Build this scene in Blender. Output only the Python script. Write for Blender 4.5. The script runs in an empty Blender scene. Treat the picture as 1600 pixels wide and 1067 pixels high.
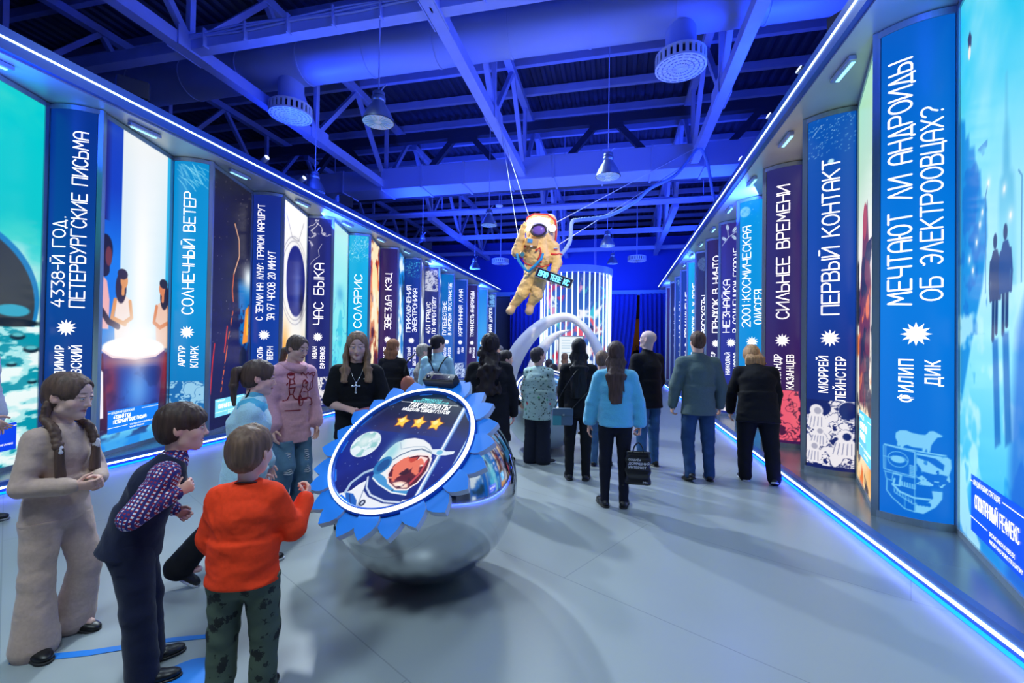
import bpy, bmesh, math, random
import numpy as np
from mathutils import Vector, Matrix, Euler
R_ = random.Random(7)
sc = bpy.context.scene
COL = sc.collection
PI = math.pi

# ------------------------------------------------------------------ camera, world, light, exposure
cam_d = bpy.data.cameras.new('camera'); cam = bpy.data.objects.new('camera', cam_d); COL.objects.link(cam)
CAM_F, CAM_YAW, CAM_PITCH, CAM_ROLL = 701.63, 0.227631, 0.0117267, 0.0140172
cam_d.sensor_width = 36; cam_d.lens = CAM_F*36/1600; cam_d.clip_start = .05; cam_d.clip_end = 200
_fw = Vector((-math.sin(CAM_YAW)*math.cos(CAM_PITCH), math.cos(CAM_YAW)*math.cos(CAM_PITCH), math.sin(CAM_PITCH)))
_r = Vector((math.cos(CAM_YAW), math.sin(CAM_YAW), 0)); _u = _r.cross(_fw)
_r2 = _r*math.cos(CAM_ROLL)+_u*math.sin(CAM_ROLL); _u2 = -_r*math.sin(CAM_ROLL)+_u*math.cos(CAM_ROLL)
cam.matrix_world = Matrix(((_r2.x, _u2.x, -_fw.x, 0), (_r2.y, _u2.y, -_fw.y, 0), (_r2.z, _u2.z, -_fw.z, 1.6), (0, 0, 0, 1)))
sc.camera = cam
sc.view_settings.view_transform = 'Standard'; sc.view_settings.look = 'None'
sc.view_settings.gamma = 1; sc.view_settings.exposure = 0.0; sc.view_settings.use_curve_mapping = False
wd = bpy.data.worlds.new('world'); sc.world = wd; wd.use_nodes = True
wd.node_tree.nodes['Background'].inputs[0].default_value = (.02, .05, .35, 1)
wd.node_tree.nodes['Background'].inputs[1].default_value = .02
try:
    sc.cycles.use_denoising = True; sc.cycles.max_bounces = 6; sc.cycles.glossy_bounces = 4; sc.cycles.diffuse_bounces = 3
    sc.cycles.sample_clamp_indirect = 6; sc.cycles.caustics_reflective = False; sc.cycles.caustics_refractive = False
except Exception: pass

def area(name, loc, to, sx, sy, power, color, spread=180):
    l = bpy.data.lights.new(name, 'AREA'); l.shape = 'RECTANGLE'; l.size = sx; l.size_y = sy; l.energy = power; l.color = color
    l.spread = math.radians(spread)
    o = bpy.data.objects.new(name, l); COL.objects.link(o); o.location = loc
    o.rotation_euler = (Vector(to)-Vector(loc)).to_track_quat('-Z', 'Y').to_euler()
    return o
def spot(name, loc, to, power, color, ang, blend=.5, radius=.1):
    l = bpy.data.lights.new(name, 'SPOT'); l.energy = power; l.color = color; l.spot_size = math.radians(ang); l.spot_blend = blend; l.shadow_soft_size = radius
    o = bpy.data.objects.new(name, l); COL.objects.link(o); o.location = loc
    o.rotation_euler = (Vector(to)-Vector(loc)).to_track_quat('-Z', 'Y').to_euler()
    return o
BLUE = (.02, .07, 1.)
COOL = (.72, .92, 1.)
# blue floods standing on the canopies wash the roof steel
for i, y in enumerate((3., 9., 15., 21.)):
    area('flood_light', (-6.9, y, 4.95), (-3.2, y+1.5, 8.), .5, 2.5, (110, 330, 480, 480)[i], BLUE)
    area('flood_light', (2.8, y, 4.95), (-.8, y+1.5, 8.), .5, 2.5, 420, BLUE)
# unseen white fill lights added under the roof to brighten floor, children and arches
for (x, y, w) in ((-3.0, -.6, 520), (-.2, -.2, 380), (-4.2, 5.0, 240), (.2, 6.4, 230), (-1.6, 10.2, 330), (-2.2, 15., 300), (-2.2, 20., 280)):
    area('hall_fill', (x, y, 6.4), (x+.3, y-.6, 0), 1.0, 1.0, w*.25, COOL, 125)
spot('key_light', (-4.6, 7.6, 5.7), (-.4, 3.6, 0), 1500, (.8, .92, 1.), 60, .6, .12)
spot('key_light', (-4.9, 10.2, 6.1), (.5, 6.4, 0), 1500, (.8, .92, 1.), 50, .6, .12)
spot('show_light', (.6, 3.5, 6.8), (-1.5, 9.0, 3.4), 1600, (1., .86, .62), 22, .4, .1)

# ------------------------------------------------------------------ colour and materials
def lin(c):
    c = np.asarray(c, float)/255.
    return np.where(c <= .04045, c/12.92, ((c+.055)/1.055)**2.4)
def lin4(c): return tuple(float(v) for v in lin(c))+(1.,)
MATS = {}
def mat(name, c, rough=.6, metal=0., spec=.5, noise=0., nscale=20., bump=0., emit=0., ecol=None, stretch=None, sheen=0.):
    """principled material, colour given as sRGB 0-255; noise varies the value a little and bump gives it tooth"""
    if name in MATS: return MATS[name]
    m = bpy.data.materials.new(name); m.use_nodes = True; nt = m.node_tree; b = nt.nodes['Principled BSDF']
    b.inputs['Base Color'].default_value = lin4(c); b.inputs['Roughness'].default_value = rough; b.inputs['Metallic'].default_value = metal
    b.inputs['Specular IOR Level'].default_value = spec
    if sheen: b.inputs['Sheen Weight'].default_value = sheen
    if noise or bump:
        tc = nt.nodes.new('ShaderNodeTexCoord'); mp = nt.nodes.new('ShaderNodeMapping'); nz = nt.nodes.new('ShaderNodeTexNoise')
        if stretch: mp.inputs['Scale'].default_value = stretch
        nt.links.new(tc.outputs['Object'], mp.inputs[0]); nt.links.new(mp.outputs[0], nz.inputs['Vector'])
        nz.inputs['Scale'].default_value = nscale; nz.inputs['Detail'].default_value = 3
        if noise:
            rp = nt.nodes.new('ShaderNodeValToRGB'); c0 = lin(c)
            rp.color_ramp.elements[0].position = .3; rp.color_ramp.elements[1].position = .7
            rp.color_ramp.elements[0].color = tuple(np.clip(c0*(1-noise), 0, 1))+(1,); rp.color_ramp.elements[1].color = tuple(np.clip(c0*(1+noise), 0, 1))+(1,)
            nt.links.new(nz.outputs['Fac'], rp.inputs[0]); nt.links.new(rp.outputs[0], b.inputs['Base Color'])
        if bump:
            bp = nt.nodes.new('ShaderNodeBump'); bp.inputs['Strength'].default_value = bump; bp.inputs['Distance'].default_value = .01
            nt.links.new(nz.outputs['Fac'], bp.inputs['Height']); nt.links.new(bp.outputs[0], b.inputs['Normal'])
    if emit:
        b.inputs['Emission Color'].default_value = lin4(ecol or c); b.inputs['Emission Strength'].default_value = emit
    MATS[name] = m
    return m
def vmat(name, emit=0., rough=.5, spec=.5, metal=0., bump=0., bscale=200., nosample=False):
    """colour comes from the mesh's own 'Col' attribute (prints, pictures on displays, woven patterns)"""
    if name in MATS: return MATS[name]
    m = bpy.data.materials.new(name); m.use_nodes = True; nt = m.node_tree; b = nt.nodes['Principled BSDF']
    a = nt.nodes.new('ShaderNodeAttribute'); a.attribute_name = 'Col'
    b.inputs['Roughness'].default_value = rough; b.inputs['Specular IOR Level'].default_value = spec; b.inputs['Metallic'].default_value = metal
    if emit:
        b.inputs['Base Color'].default_value = (.01, .01, .012, 1)
        nt.links.new(a.outputs['Color'], b.inputs['Emission Color']); b.inputs['Emission Strength'].default_value = emit
    else: nt.links.new(a.outputs['Color'], b.inputs['Base Color'])
    if bump:
        nz = nt.nodes.new('ShaderNodeTexNoise'); nz.inputs['Scale'].default_value = bscale; tc = nt.nodes.new('ShaderNodeTexCoord')
        nt.links.new(tc.outputs['Object'], nz.inputs['Vector'])
        bp = nt.nodes.new('ShaderNodeBump'); bp.inputs['Strength'].default_value = bump; bp.inputs['Distance'].default_value = .004
        nt.links.new(nz.outputs['Fac'], bp.inputs['Height']); nt.links.new(bp.outputs[0], b.inputs['Normal'])
    if nosample: m.cycles.emission_sampling = 'NONE'
    MATS[name] = m
    return m
def glow(name, c, s):
    return mat(name, c, rough=.4, emit=s)

# ------------------------------------------------------------------ meshes and objects
def mesh_np(name, V, F, cols=None, smooth=False):
    """V (n,3), F (m,4) or list of faces"""
    me = bpy.data.meshes.new(name)
    V = np.asarray(V, np.float32)
    if isinstance(F, np.ndarray) and F.ndim == 2:
        k = F.shape[1]
        me.vertices.add(len(V)); me.vertices.foreach_set('co', V.ravel())
        me.loops.add(F.size); me.loops.foreach_set('vertex_index', F.astype(np.int32).ravel())
        me.polygons.add(len(F)); me.polygons.foreach_set('loop_start', np.arange(0, F.size, k, dtype=np.int32))
        me.update(calc_edges=True); me.validate()
    else:
        me.from_pydata([tuple(map(float, v)) for v in V], [], [tuple(map(int, f)) for f in F])
    if smooth: me.polygons.foreach_set('use_smooth', np.ones(len(me.polygons), bool))
    if cols is not None:
        a = me.color_attributes.new('Col', 'FLOAT_COLOR', 'POINT')
        c = np.ones((len(V), 4), np.float32); c[:, :3] = cols
        a.data.foreach_set('color', c.ravel())
    me.update()
    return me
def obj(name, me, m=None, parent=None, loc=None, rot=None):
    o = bpy.data.objects.new(name, me); COL.objects.link(o)
    if m is not None:
        for mm in (m if isinstance(m, (list, tuple)) else [m]): me.materials.append(mm)
    if parent is not None: o.parent = parent
    if loc is not None: o.location = loc
    if rot is not None: o.rotation_euler = rot
    return o
def empty(name, loc=(0, 0, 0), rz=0., rot=None):
    o = bpy.data.objects.new(name, None); COL.objects.link(o); o.location = loc; o.rotation_euler = rot if rot else (0, 0, rz); o.empty_display_size = .1
    return o
def tag(o, label=None, cat=None, group=None, kind=None):
    if label: o['label'] = label
    if cat: o['category'] = cat
    if group: o['group'] = group
    if kind: o['kind'] = kind
    return o
def struct(name, me, m, label=None):
    o = obj(name, me, m); o['kind'] = 'structure'
    if label: o['label'] = label
    return o

class MB:
    """collects shapes into one mesh"""
    def __init__(s): s.V = []; s.F = []; s.M = []; s.n = 0; s.mi = 0; s.S = []
    def add(s, V, F, smooth=False):
        V = np.asarray(V, float).reshape(-1, 3)
        s.V.append(V); s.F += [tuple(int(i)+s.n for i in f) for f in F]; s.M += [s.mi]*len(F); s.S += [smooth]*len(F); s.n += len(V); return s
    def box(s, c, d, R=None):
        c = np.array(c, float); d = np.array(d, float)/2
        P = np.array([(x, y, z) for x in (-1, 1) for y in (-1, 1) for z in (-1, 1)], float)*d
        if R is not None: P = P@np.array(R).T
        return s.add(P+c, [(0, 1, 3, 2), (4, 6, 7, 5), (0, 4, 5, 1), (2, 3, 7, 6), (0, 2, 6, 4), (1, 5, 7, 3)])
    def bar(s, a, b, w, h, up=(0, 0, 1)):
        """box section from a to b"""
        a = np.array(a, float); b = np.array(b, float); t = b-a; L = np.linalg.norm(t); t /= L
        up = np.array(up, float)
        if abs(t@up) > .98: up = np.array((0, 1., 0))
        r = np.cross(t, up); r /= np.linalg.norm(r); u = np.cross(r, t)
        return s.box((a+b)/2, (w, L, h), np.array([r, t, u]).T)
    def ring_loft(s, rings, closed_ends=True, smooth=True, loop=False):
        n = len(rings[0]); V = np.concatenate([np.asarray(r, float) for r in rings]); F = []
        k = len(rings)
        for i in range(k if loop else k-1):
            for j in range(n):
                i2 = (i+1) % k
                F.append((i*n+j, i*n+(j+1) % n, i2*n+(j+1) % n, i2*n+j))
        s.add(V, F, smooth)
        if closed_ends and not loop:
            s.add(rings[0], [tuple(range(n))[::-1]]); s.add(rings[-1], [tuple(range(n))])
        return s
    def tube(s, pts, r, n=10, closed_ends=True, loop=False):
        pts = np.asarray(pts, float); k = len(pts)
        r = np.full(k, r) if np.isscalar(r) else np.asarray(r)
        T = np.gradient(pts, axis=0) if not loop else (np.roll(pts, -1, 0)-np.roll(pts, 1, 0))
        T /= np.linalg.norm(T, axis=1)[:, None]+1e-9
        up = np.array((0, 0, 1.)) if abs(T[0][2]) < .9 else np.array((1., 0, 0))
        rings = []; u = up
        for i in range(k):
            x = np.cross(T[i], u); x /= np.linalg.norm(x)+1e-9; u = np.cross(x, T[i])
            a = np.linspace(0, 2*PI, n, endpoint=False)
            rings.append(pts[i]+r[i]*(np.cos(a)[:, None]*x+np.sin(a)[:, None]*u))
        return s.ring_loft(rings, closed_ends, True, loop)
    def lathe(s, prof, n=32, c=(0, 0, 0), R=None, smooth=True, cap=True, loop=False):
        a = np.linspace(0, 2*PI, n, endpoint=False); rings = []
        for (r, z) in prof:
            P = np.stack([r*np.cos(a), r*np.sin(a), np.full(n, z)], 1)
            if R is not None: P = P@np.array(R).T
            rings.append(P+np.array(c))
        return s.ring_loft(rings, cap, smooth, loop)
    def cyl(s, c, r, h, n=24): return s.lathe([(r, 0), (r, h)], n, c, None, False)
    def prism(s, poly, z0, z1, T=None):
        """polygon (list of xy) extruded; T maps (n,3)->(n,3)"""
        n = len(poly); P = np.array([(x, y, z) for z in (z0, z1) for x, y in poly], float)
        if T is not None: P = T(P)
        return s.add(P, [tuple(range(n))[::-1], tuple(range(n, 2*n))]+[(i, (i+1) % n, n+(i+1) % n, n+i) for i in range(n)])
    def mesh(s, name):
        me = bpy.data.meshes.new(name)
        V = np.concatenate(s.V)
        me.from_pydata([tuple(v) for v in V.tolist()], [], s.F)
        me.polygons.foreach_set('material_index', np.array(s.M, np.int32)); me.polygons.foreach_set('use_smooth', np.array(s.S, bool)); me.update()
        return me
    def build(s, name, m, parent=None, loc=None, rot=None): return obj(name, s.mesh(name), m, parent, loc, rot)
def bevel(o, w, seg=2):
    b = o.modifiers.new('bevel', 'BEVEL'); b.width = w; b.segments = seg; b.limit_method = 'ANGLE'; return o
def frame_to(z, up=(0, 0, 1)):
    """rotation matrix whose third column is z and whose second column points as far as possible to up"""
    z = np.array(z, float); z /= np.linalg.norm(z); u = np.array(up, float); u -= z*(u@z); u /= np.linalg.norm(u)
    return np.array([np.cross(u, z), u, z]).T
def copy_tree(o, parent=None):
    c = o.copy(); COL.objects.link(c)
    if parent is not None: c.parent = parent
    for ch in list(o.children): copy_tree(ch, c)
    return c

# ------------------------------------------------------------------ a little painter for prints and display pictures
class Canvas:
    """RGB picture in sRGB 0-255, origin lower left, unit square coordinates scaled by (W,H) metres"""
    def __init__(s, W, H, res, bg=(0, 0, 0)):
        s.W, s.H = W, H; s.nx = max(3, int(W/res)+1); s.ny = max(3, int(H/res)+1); s.res = res
        x = np.linspace(0, W, s.nx); y = np.linspace(0, H, s.ny); s.X, s.Y = np.meshgrid(x, y)
        s.C = np.zeros((s.ny, s.nx, 3)); s.C[:] = bg
    def put(s, a, c):
        a = np.clip(a, 0, 1)[..., None]; s.C = s.C*(1-a)+np.asarray(c, float)*a; return s
    def grad(s, stops):
        ys = [a for a, _ in stops]; t = s.Y/s.H
        for k in range(3): s.C[..., k] = np.interp(t, ys, [c[k] for _, c in stops])
        return s
    def ell(s, x, y, rx, ry, c, soft=None, rot=0., a=1.):
        soft = soft or s.res*1.2; dx = s.X-x; dy = s.Y-y; co, si = math.cos(rot), math.sin(rot)
        u = (dx*co+dy*si)/rx; v = (-dx*si+dy*co)/ry
        d = (np.sqrt(u*u+v*v)-1)*min(rx, ry)
        return s.put((.5-d/soft)*a, c)
    def glow(s, x, y, rx, ry, c, a=1.):
        u = (s.X-x)/rx; v = (s.Y-y)/ry; return s.put(a*np.exp(-(u*u+v*v)), c)
    def poly(s, pts, c, soft=None, a=1.):
        soft = soft or s.res*1.2; P = np.array(pts, float); n = len(P)
        x0, y0 = P.min(0)-soft; x1, y1 = P.max(0)+soft
        ix = np.where((s.X[0] >= x0) & (s.X[0] <= x1))[0]; iy = np.where((s.Y[:, 0] >= y0) & (s.Y[:, 0] <= y1))[0]
        if len(ix) == 0 or len(iy) == 0: return s
        sl = (slice(iy[0], iy[-1]+1), slice(ix[0], ix[-1]+1)); X = s.X[sl]; Y = s.Y[sl]
        ins = np.zeros(X.shape, bool); d = np.full(X.shape, 1e9)
        for i in range(n):
            ax, ay = P[i]; bx, by = P[(i+1) % n]
            cond = ((ay > Y) != (by > Y))
            xi = (bx-ax)*(Y-ay)/((by-ay) if by != ay else 1e-12)+ax
            ins ^= cond & (X < xi)
            d = np.minimum(d, _segd(X, Y, ax, ay, bx, by))
        d = np.where(ins, -d, d); al = np.clip(.5-d/soft, 0, 1)[..., None]*a
        s.C[sl] = s.C[sl]*(1-al)+np.asarray(c, float)*al
        return s
    def line(s, pts, w, c, a=1., soft=None):
        soft = soft or s.res*1.2; P = np.array(pts, float); m = w+soft
        x0, y0 = P.min(0)-m; x1, y1 = P.max(0)+m
        ix = np.where((s.X[0] >= x0) & (s.X[0] <= x1))[0]; iy = np.where((s.Y[:, 0] >= y0) & (s.Y[:, 0] <= y1))[0]
        if len(ix) == 0 or len(iy) == 0: return s
        sl = (slice(iy[0], iy[-1]+1), slice(ix[0], ix[-1]+1)); X = s.X[sl]; Y = s.Y[sl]; d = np.full(X.shape, 1e9)
        for i in range(len(P)-1): d = np.minimum(d, _segd(X, Y, *P[i], *P[i+1]))
        al = np.clip(.5-(d-w/2)/soft, 0, 1)[..., None]*a
        s.C[sl] = s.C[sl]*(1-al)+np.asarray(c, float)*al
        return s
    def noise(s, scale, seed=0, oct=4, sx=1., sy=1.): return fbm(s.X*scale*sx, s.Y*scale*sy, seed, oct)
    def stars(s, n, c=(255, 255, 255), seed=1, r=(.002, .006), box=(0, 0, 1, 1)):
        rr = random.Random(seed)
        for i in range(n): s.ell((box[0]+rr.random()*(box[2]-box[0]))*s.W, (box[1]+rr.random()*(box[3]-box[1]))*s.H, *(2*[rr.uniform(*r)]), c)
        return s
    def mesh(s, name, T, flip=False):
        """T maps arrays (x,y) in metres to world/local points (n,3)"""
        V = T(s.X.ravel(), s.Y.ravel()); idx = np.arange(s.nx*s.ny).reshape(s.ny, s.nx)
        F = np.stack([idx[:-1, :-1], idx[:-1, 1:], idx[1:, 1:], idx[1:, :-1]], -1).reshape(-1, 4)
        if flip: F = F[:, ::-1]
        return mesh_np(name, V, F, lin(np.clip(s.C, 0, 255)).reshape(-1, 3), True)
def _segd(X, Y, ax, ay, bx, by):
    vx, vy = bx-ax, by-ay; L = vx*vx+vy*vy+1e-12
    t = np.clip(((X-ax)*vx+(Y-ay)*vy)/L, 0, 1)
    return np.hypot(X-ax-t*vx, Y-ay-t*vy)
def _hash(ix, iy, seed):
    h = (ix.astype(np.int64)*374761393+iy.astype(np.int64)*668265263+seed*974711) & 0x7fffffff
    h = ((h ^ (h >> 13))*1274126177) & 0x7fffffff
    return ((h ^ (h >> 16)) & 0xffff)/65535.
def vnoise(x, y, seed=0):
    ix = np.floor(x); iy = np.floor(y); fx = x-ix; fy = y-iy; fx = fx*fx*(3-2*fx); fy = fy*fy*(3-2*fy)
    a = _hash(ix, iy, seed); b = _hash(ix+1, iy, seed); c = _hash(ix, iy+1, seed); d = _hash(ix+1, iy+1, seed)
    return (a*(1-fx)+b*fx)*(1-fy)+(c*(1-fx)+d*fx)*fy
def fbm(x, y, seed=0, oct=4):
    v = 0; a = .5; t = 0
    for i in range(oct): v = v+a*vnoise(x*2**i, y*2**i, seed+i*17); t += a; a *= .5
    return v/t
# ------------------------------------------------------------------ the hall
FLOORM = mat('grey_epoxy_floor', (146, 154, 158), rough=.3, noise=.05, nscale=.8, bump=.02)
nt = FLOORM.node_tree; _b = nt.nodes['Principled BSDF']      # hairline sheet joints and scuffs of the floor covering
_tc = nt.nodes.new('ShaderNodeTexCoord'); _br = nt.nodes.new('ShaderNodeTexBrick'); _br.offset = .5
_br.inputs['Scale'].default_value = 1; _br.inputs['Brick Width'].default_value = 3.6; _br.inputs['Row Height'].default_value = 1.3; _br.inputs['Mortar Size'].default_value = .004
_br.inputs['Color1'].default_value = _br.inputs['Color2'].default_value = (1, 1, 1, 1); _br.inputs['Mortar'].default_value = (.72, .74, .76, 1)
_mp = nt.nodes.new('ShaderNodeMapping'); _mp.inputs['Rotation'].default_value = (0, 0, .5)
nt.links.new(_tc.outputs['Object'], _mp.inputs[0]); nt.links.new(_mp.outputs[0], _br.inputs['Vector'])
_mx = nt.nodes.new('ShaderNodeMix'); _mx.data_type = 'RGBA'; _mx.blend_type = 'MULTIPLY'; _mx.inputs[0].default_value = 1
_src = _b.inputs['Base Color'].links[0].from_socket
nt.links.new(_src, _mx.inputs[6]); nt.links.new(_br.outputs['Color'], _mx.inputs[7]); nt.links.new(_mx.outputs[2], _b.inputs['Base Color'])
DARKW = mat('dark_hall_paint', (120, 125, 140), rough=.8, noise=.1)
ALU = mat('brushed_aluminium', (172, 186, 196), rough=.36, metal=.75, noise=.06, nscale=40, stretch=(1, 1, .05))
SOFM = mat('satin_silver_sheet', (196, 204, 204), rough=.36, metal=.35, noise=.04, nscale=3)
PLATM = mat('satin_grey_platform_sheet', (120, 136, 146), rough=.24, metal=.55, noise=.04, nscale=3)
KERBM = mat('blue_kerb_profile', (60, 100, 170), rough=.4, metal=.3)
LED = glow('white_led_line', (206, 236, 255), 3.5)
LEDBLUE = glow('blue_led_line', (0, 34, 255), 40.0)
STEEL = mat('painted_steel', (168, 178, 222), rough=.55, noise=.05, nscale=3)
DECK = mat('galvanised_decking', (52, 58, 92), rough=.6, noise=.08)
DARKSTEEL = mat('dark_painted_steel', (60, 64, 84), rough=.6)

m = MB(); m.box((-3, 14, -.1), (36, 44, .2)); struct('floor', m.mesh('floor'), FLOORM)
for nm, c, d in (('wall_left', (-17, 14, 5), (.2, 44, 10.2)), ('wall_right', (13, 14, 5), (.2, 44, 10.2)), ('wall_back', (-2, -5, 5), (30, .2, 10.2)), ('wall_far', (-2, 35, 5), (30, .2, 10.2))):
    m = MB(); m.box(c, d); struct(nm, m.mesh(nm), DARKW)
# corrugated roof deck: a real folded sheet, ribs along the hall
per = .30; xs = []
for i in range(int(30/per)):
    x = -17+i*per
    xs += [(x, 0), (x+.10, 0), (x+.14, .07), (x+.25, .07)]
xs.append((13, 0)); xs = np.array(xs)
V = np.concatenate([np.stack([xs[:, 0], np.full(len(xs), y), 9.95+xs[:, 1]], 1) for y in (-5, 35)]); n = len(xs)
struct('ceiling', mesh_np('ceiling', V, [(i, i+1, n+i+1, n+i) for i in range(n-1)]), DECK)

# ------------------------------------------------------------------ platforms and canopies of the two book walls
AL, BL_, AR, BR_ = -6.45, -6.94, 2.33, 2.82
YL0, YR0, PITCH = 4.38, 4.79, 1.612
LEDGEX, REDGEX = -6.16, 2.04
YEND, YSTART = 23.6, -1.0
ZT = 4.55
for side, ex, ox in (('left', LEDGEX, -8.6), ('right', REDGEX, 4.4)):
    s = 1 if side == 'right' else -1
    m = MB(); m.box(((ex+ox)/2+s*.02, (YEND+YSTART)/2, .055), (abs(ox-ex)-.04, YEND-YSTART, .09)); struct('trim_platform_'+side, m.mesh('platform'), PLATM, 'silver platform along the %s book wall' % side)
    m = MB(); m.box(((ex+ox)/2+s*.03, (YEND+YSTART)/2, ZT+.14), (abs(ox-ex)-.06, YEND-YSTART, .26)); struct('trim_canopy_'+side, m.mesh('canopy'), SOFM, 'silver canopy over the %s book wall' % side)
    m = MB(); m.box((ox+s*.05, (YEND+YSTART)/2, ZT/2+.1), (.1, YEND-YSTART, ZT+.3)); struct('trim_backing_'+side, m.mesh('backing'), DARKW)
    # kerb and fascia profiles, each with its LED line
    for nm, zc, hh, lab in (('kerb', .065, .13, 'blue kerb with a glowing LED line along the foot of the %s wall' % side), ('fascia', 4.70, .24, 'blue fascia with a glowing LED line along the top of the %s wall' % side)):
        m = MB(); m.box((ex+s*.03, (YEND+YSTART)/2, zc), (.06, YEND-YSTART, hh)); k = m.build('light_'+nm, KERBM)
        tag(k, lab, 'light strip')
        m = MB(); m.box((ex-s*.004, (YEND+YSTART)/2, zc+.005), (.012, YEND-YSTART, .02)); m.build('led_line', LED, k)
        if nm == 'kerb':
            m = MB(); m.box((ex-s*.004, (YEND+YSTART)/2, .016), (.012, YEND-YSTART, .022)); m.build('led_line', LEDBLUE, k)

# ------------------------------------------------------------------ roof steel
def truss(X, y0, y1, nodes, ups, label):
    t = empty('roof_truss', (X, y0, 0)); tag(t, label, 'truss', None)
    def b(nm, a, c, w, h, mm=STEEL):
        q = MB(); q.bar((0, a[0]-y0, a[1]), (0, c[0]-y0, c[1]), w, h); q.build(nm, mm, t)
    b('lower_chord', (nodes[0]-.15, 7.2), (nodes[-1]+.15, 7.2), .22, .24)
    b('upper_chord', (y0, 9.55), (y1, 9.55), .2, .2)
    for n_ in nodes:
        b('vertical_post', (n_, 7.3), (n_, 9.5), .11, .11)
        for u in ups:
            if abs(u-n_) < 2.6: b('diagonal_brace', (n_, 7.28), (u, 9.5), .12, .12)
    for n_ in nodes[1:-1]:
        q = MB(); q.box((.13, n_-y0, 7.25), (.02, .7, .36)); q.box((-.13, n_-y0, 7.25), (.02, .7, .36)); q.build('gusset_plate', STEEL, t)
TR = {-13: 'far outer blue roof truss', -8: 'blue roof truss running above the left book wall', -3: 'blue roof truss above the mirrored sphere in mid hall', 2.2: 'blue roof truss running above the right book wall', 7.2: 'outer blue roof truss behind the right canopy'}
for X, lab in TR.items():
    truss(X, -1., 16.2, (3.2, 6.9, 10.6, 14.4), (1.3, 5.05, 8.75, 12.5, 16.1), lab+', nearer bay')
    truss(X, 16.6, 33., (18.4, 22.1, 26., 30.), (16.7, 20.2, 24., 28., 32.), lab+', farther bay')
def cross_tie(y, z, w, x0, x1, label):
    q = MB(); q.bar((x0, y, z), (x1, y, z), w, w); k = q.build('cross_beam', STEEL); tag(k, label, 'beam'); return k
k = cross_tie(6.9, 7.22, .22, -15, 10, 'blue cross beam with strapped cables nearest the camera')
q = MB(); xs_ = np.linspace(-8, 7, 60)
for dz in (-.02, .03, .07): q.tube([(x, 6.76, 7.3+dz+.02*math.sin(x*3+dz*40)) for x in xs_], .022, 6)
q.build('cable_bundle', STEEL, k)
q = MB()
for x in np.arange(-7.5, 6, .9): q.box((x, 6.77, 7.25), (.03, .12, .34))
q.build('cable_strap', STEEL, k)
cross_tie(11.2, 9.2, .2, -15, 10, 'blue cross beam high under the roof deck, nearer of two')
cross_tie(22.1, 7.22, .2, -15, 10, 'blue cross beam at truss height beyond the astronaut')
cross_tie(26., 7.22, .2, -15, 10, 'blue cross beam at truss height near the end wall')
for i, y in enumerate(np.arange(.6, 34, 1.5)):
    q = MB(); q.bar((-16.5, y, 9.8), (12.5, y, 9.8), .14, .22); k = q.build('roof_purlin', STEEL); tag(k, 'slim steel purlin crossing under the corrugated roof deck', 'purlin', 'roof purlins under the deck')
# the heavy lattice girder across the hall behind the rectangular duct
t = empty('lattice_girder', (0, 15.4, 0)); tag(t, 'dark lattice girder with V braces across the hall above the duct', 'girder')
q = MB(); q.bar((-16, 0, 9.3), (12, 0, 9.3), .24, .3); q.build('upper_chord', DARKSTEEL, t)
q = MB(); q.bar((-16, 0, 7.25), (12, 0, 7.25), .24, .3); q.build('lower_chord', DARKSTEEL, t)
for xa in (-10.5, -5.5, -.4, 4.7):
    for d in (-1, 1):
        q = MB(); q.bar((xa+d*.3, 0, 9.2), (xa+d*2.0, 0, 7.3), .16, .2); q.build('brace', DARKSTEEL, t)
    q = MB(); q.box((xa, -.1, 9.15), (1.1, .02, .4)); q.build('gusset_plate', DARKSTEEL, t)
# ducts
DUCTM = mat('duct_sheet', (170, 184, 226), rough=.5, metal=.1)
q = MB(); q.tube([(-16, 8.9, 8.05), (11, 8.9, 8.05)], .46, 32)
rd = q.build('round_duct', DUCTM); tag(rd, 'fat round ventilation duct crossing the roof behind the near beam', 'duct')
for x in np.arange(-15, 11, 1.6):
    q = MB(); q.tube([(x, 8.9, 8.05), (x+.05, 8.9, 8.05)], .475, 32); q.build('duct_joint', DUCTM, rd)
q = MB(); q.box((-3.2, 14.55, 7.35), (22.6, .95, .72)); bd = bevel(q.build('rectangular_duct', DUCTM), .02)
tag(bd, 'long rectangular blue-lit duct crossing in front of the girder', 'duct')
for x in np.arange(-14, 8, 1.5):
    q = MB(); q.box((x, 14.55, 7.35), (.06, 1.02, .79)); q.build('duct_flange', DUCTM, bd)
q = MB(); q.box((-3, 17.2, 7.0), (23, .5, .06)); ct = q.build('cable_tray', STEEL); tag(ct, 'thin cable tray hung behind the rectangular duct', 'cable tray')
q = MB()
for i in range(7): q.tube([(x, 17.05+i*.06, 7.08+.025*math.sin(x*1.7+i*2.)) for x in np.linspace(-14, 8, 50)], .025, 6)
q.build('cable_bundle', STEEL, ct)
for x in (-12., -7., -2., 3., 7.):
    q = MB(); q.bar((x, 17.2, 7.0), (x, 17.2, 9.7), .03, .03); q.build('hanger_rod', STEEL, ct)
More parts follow.
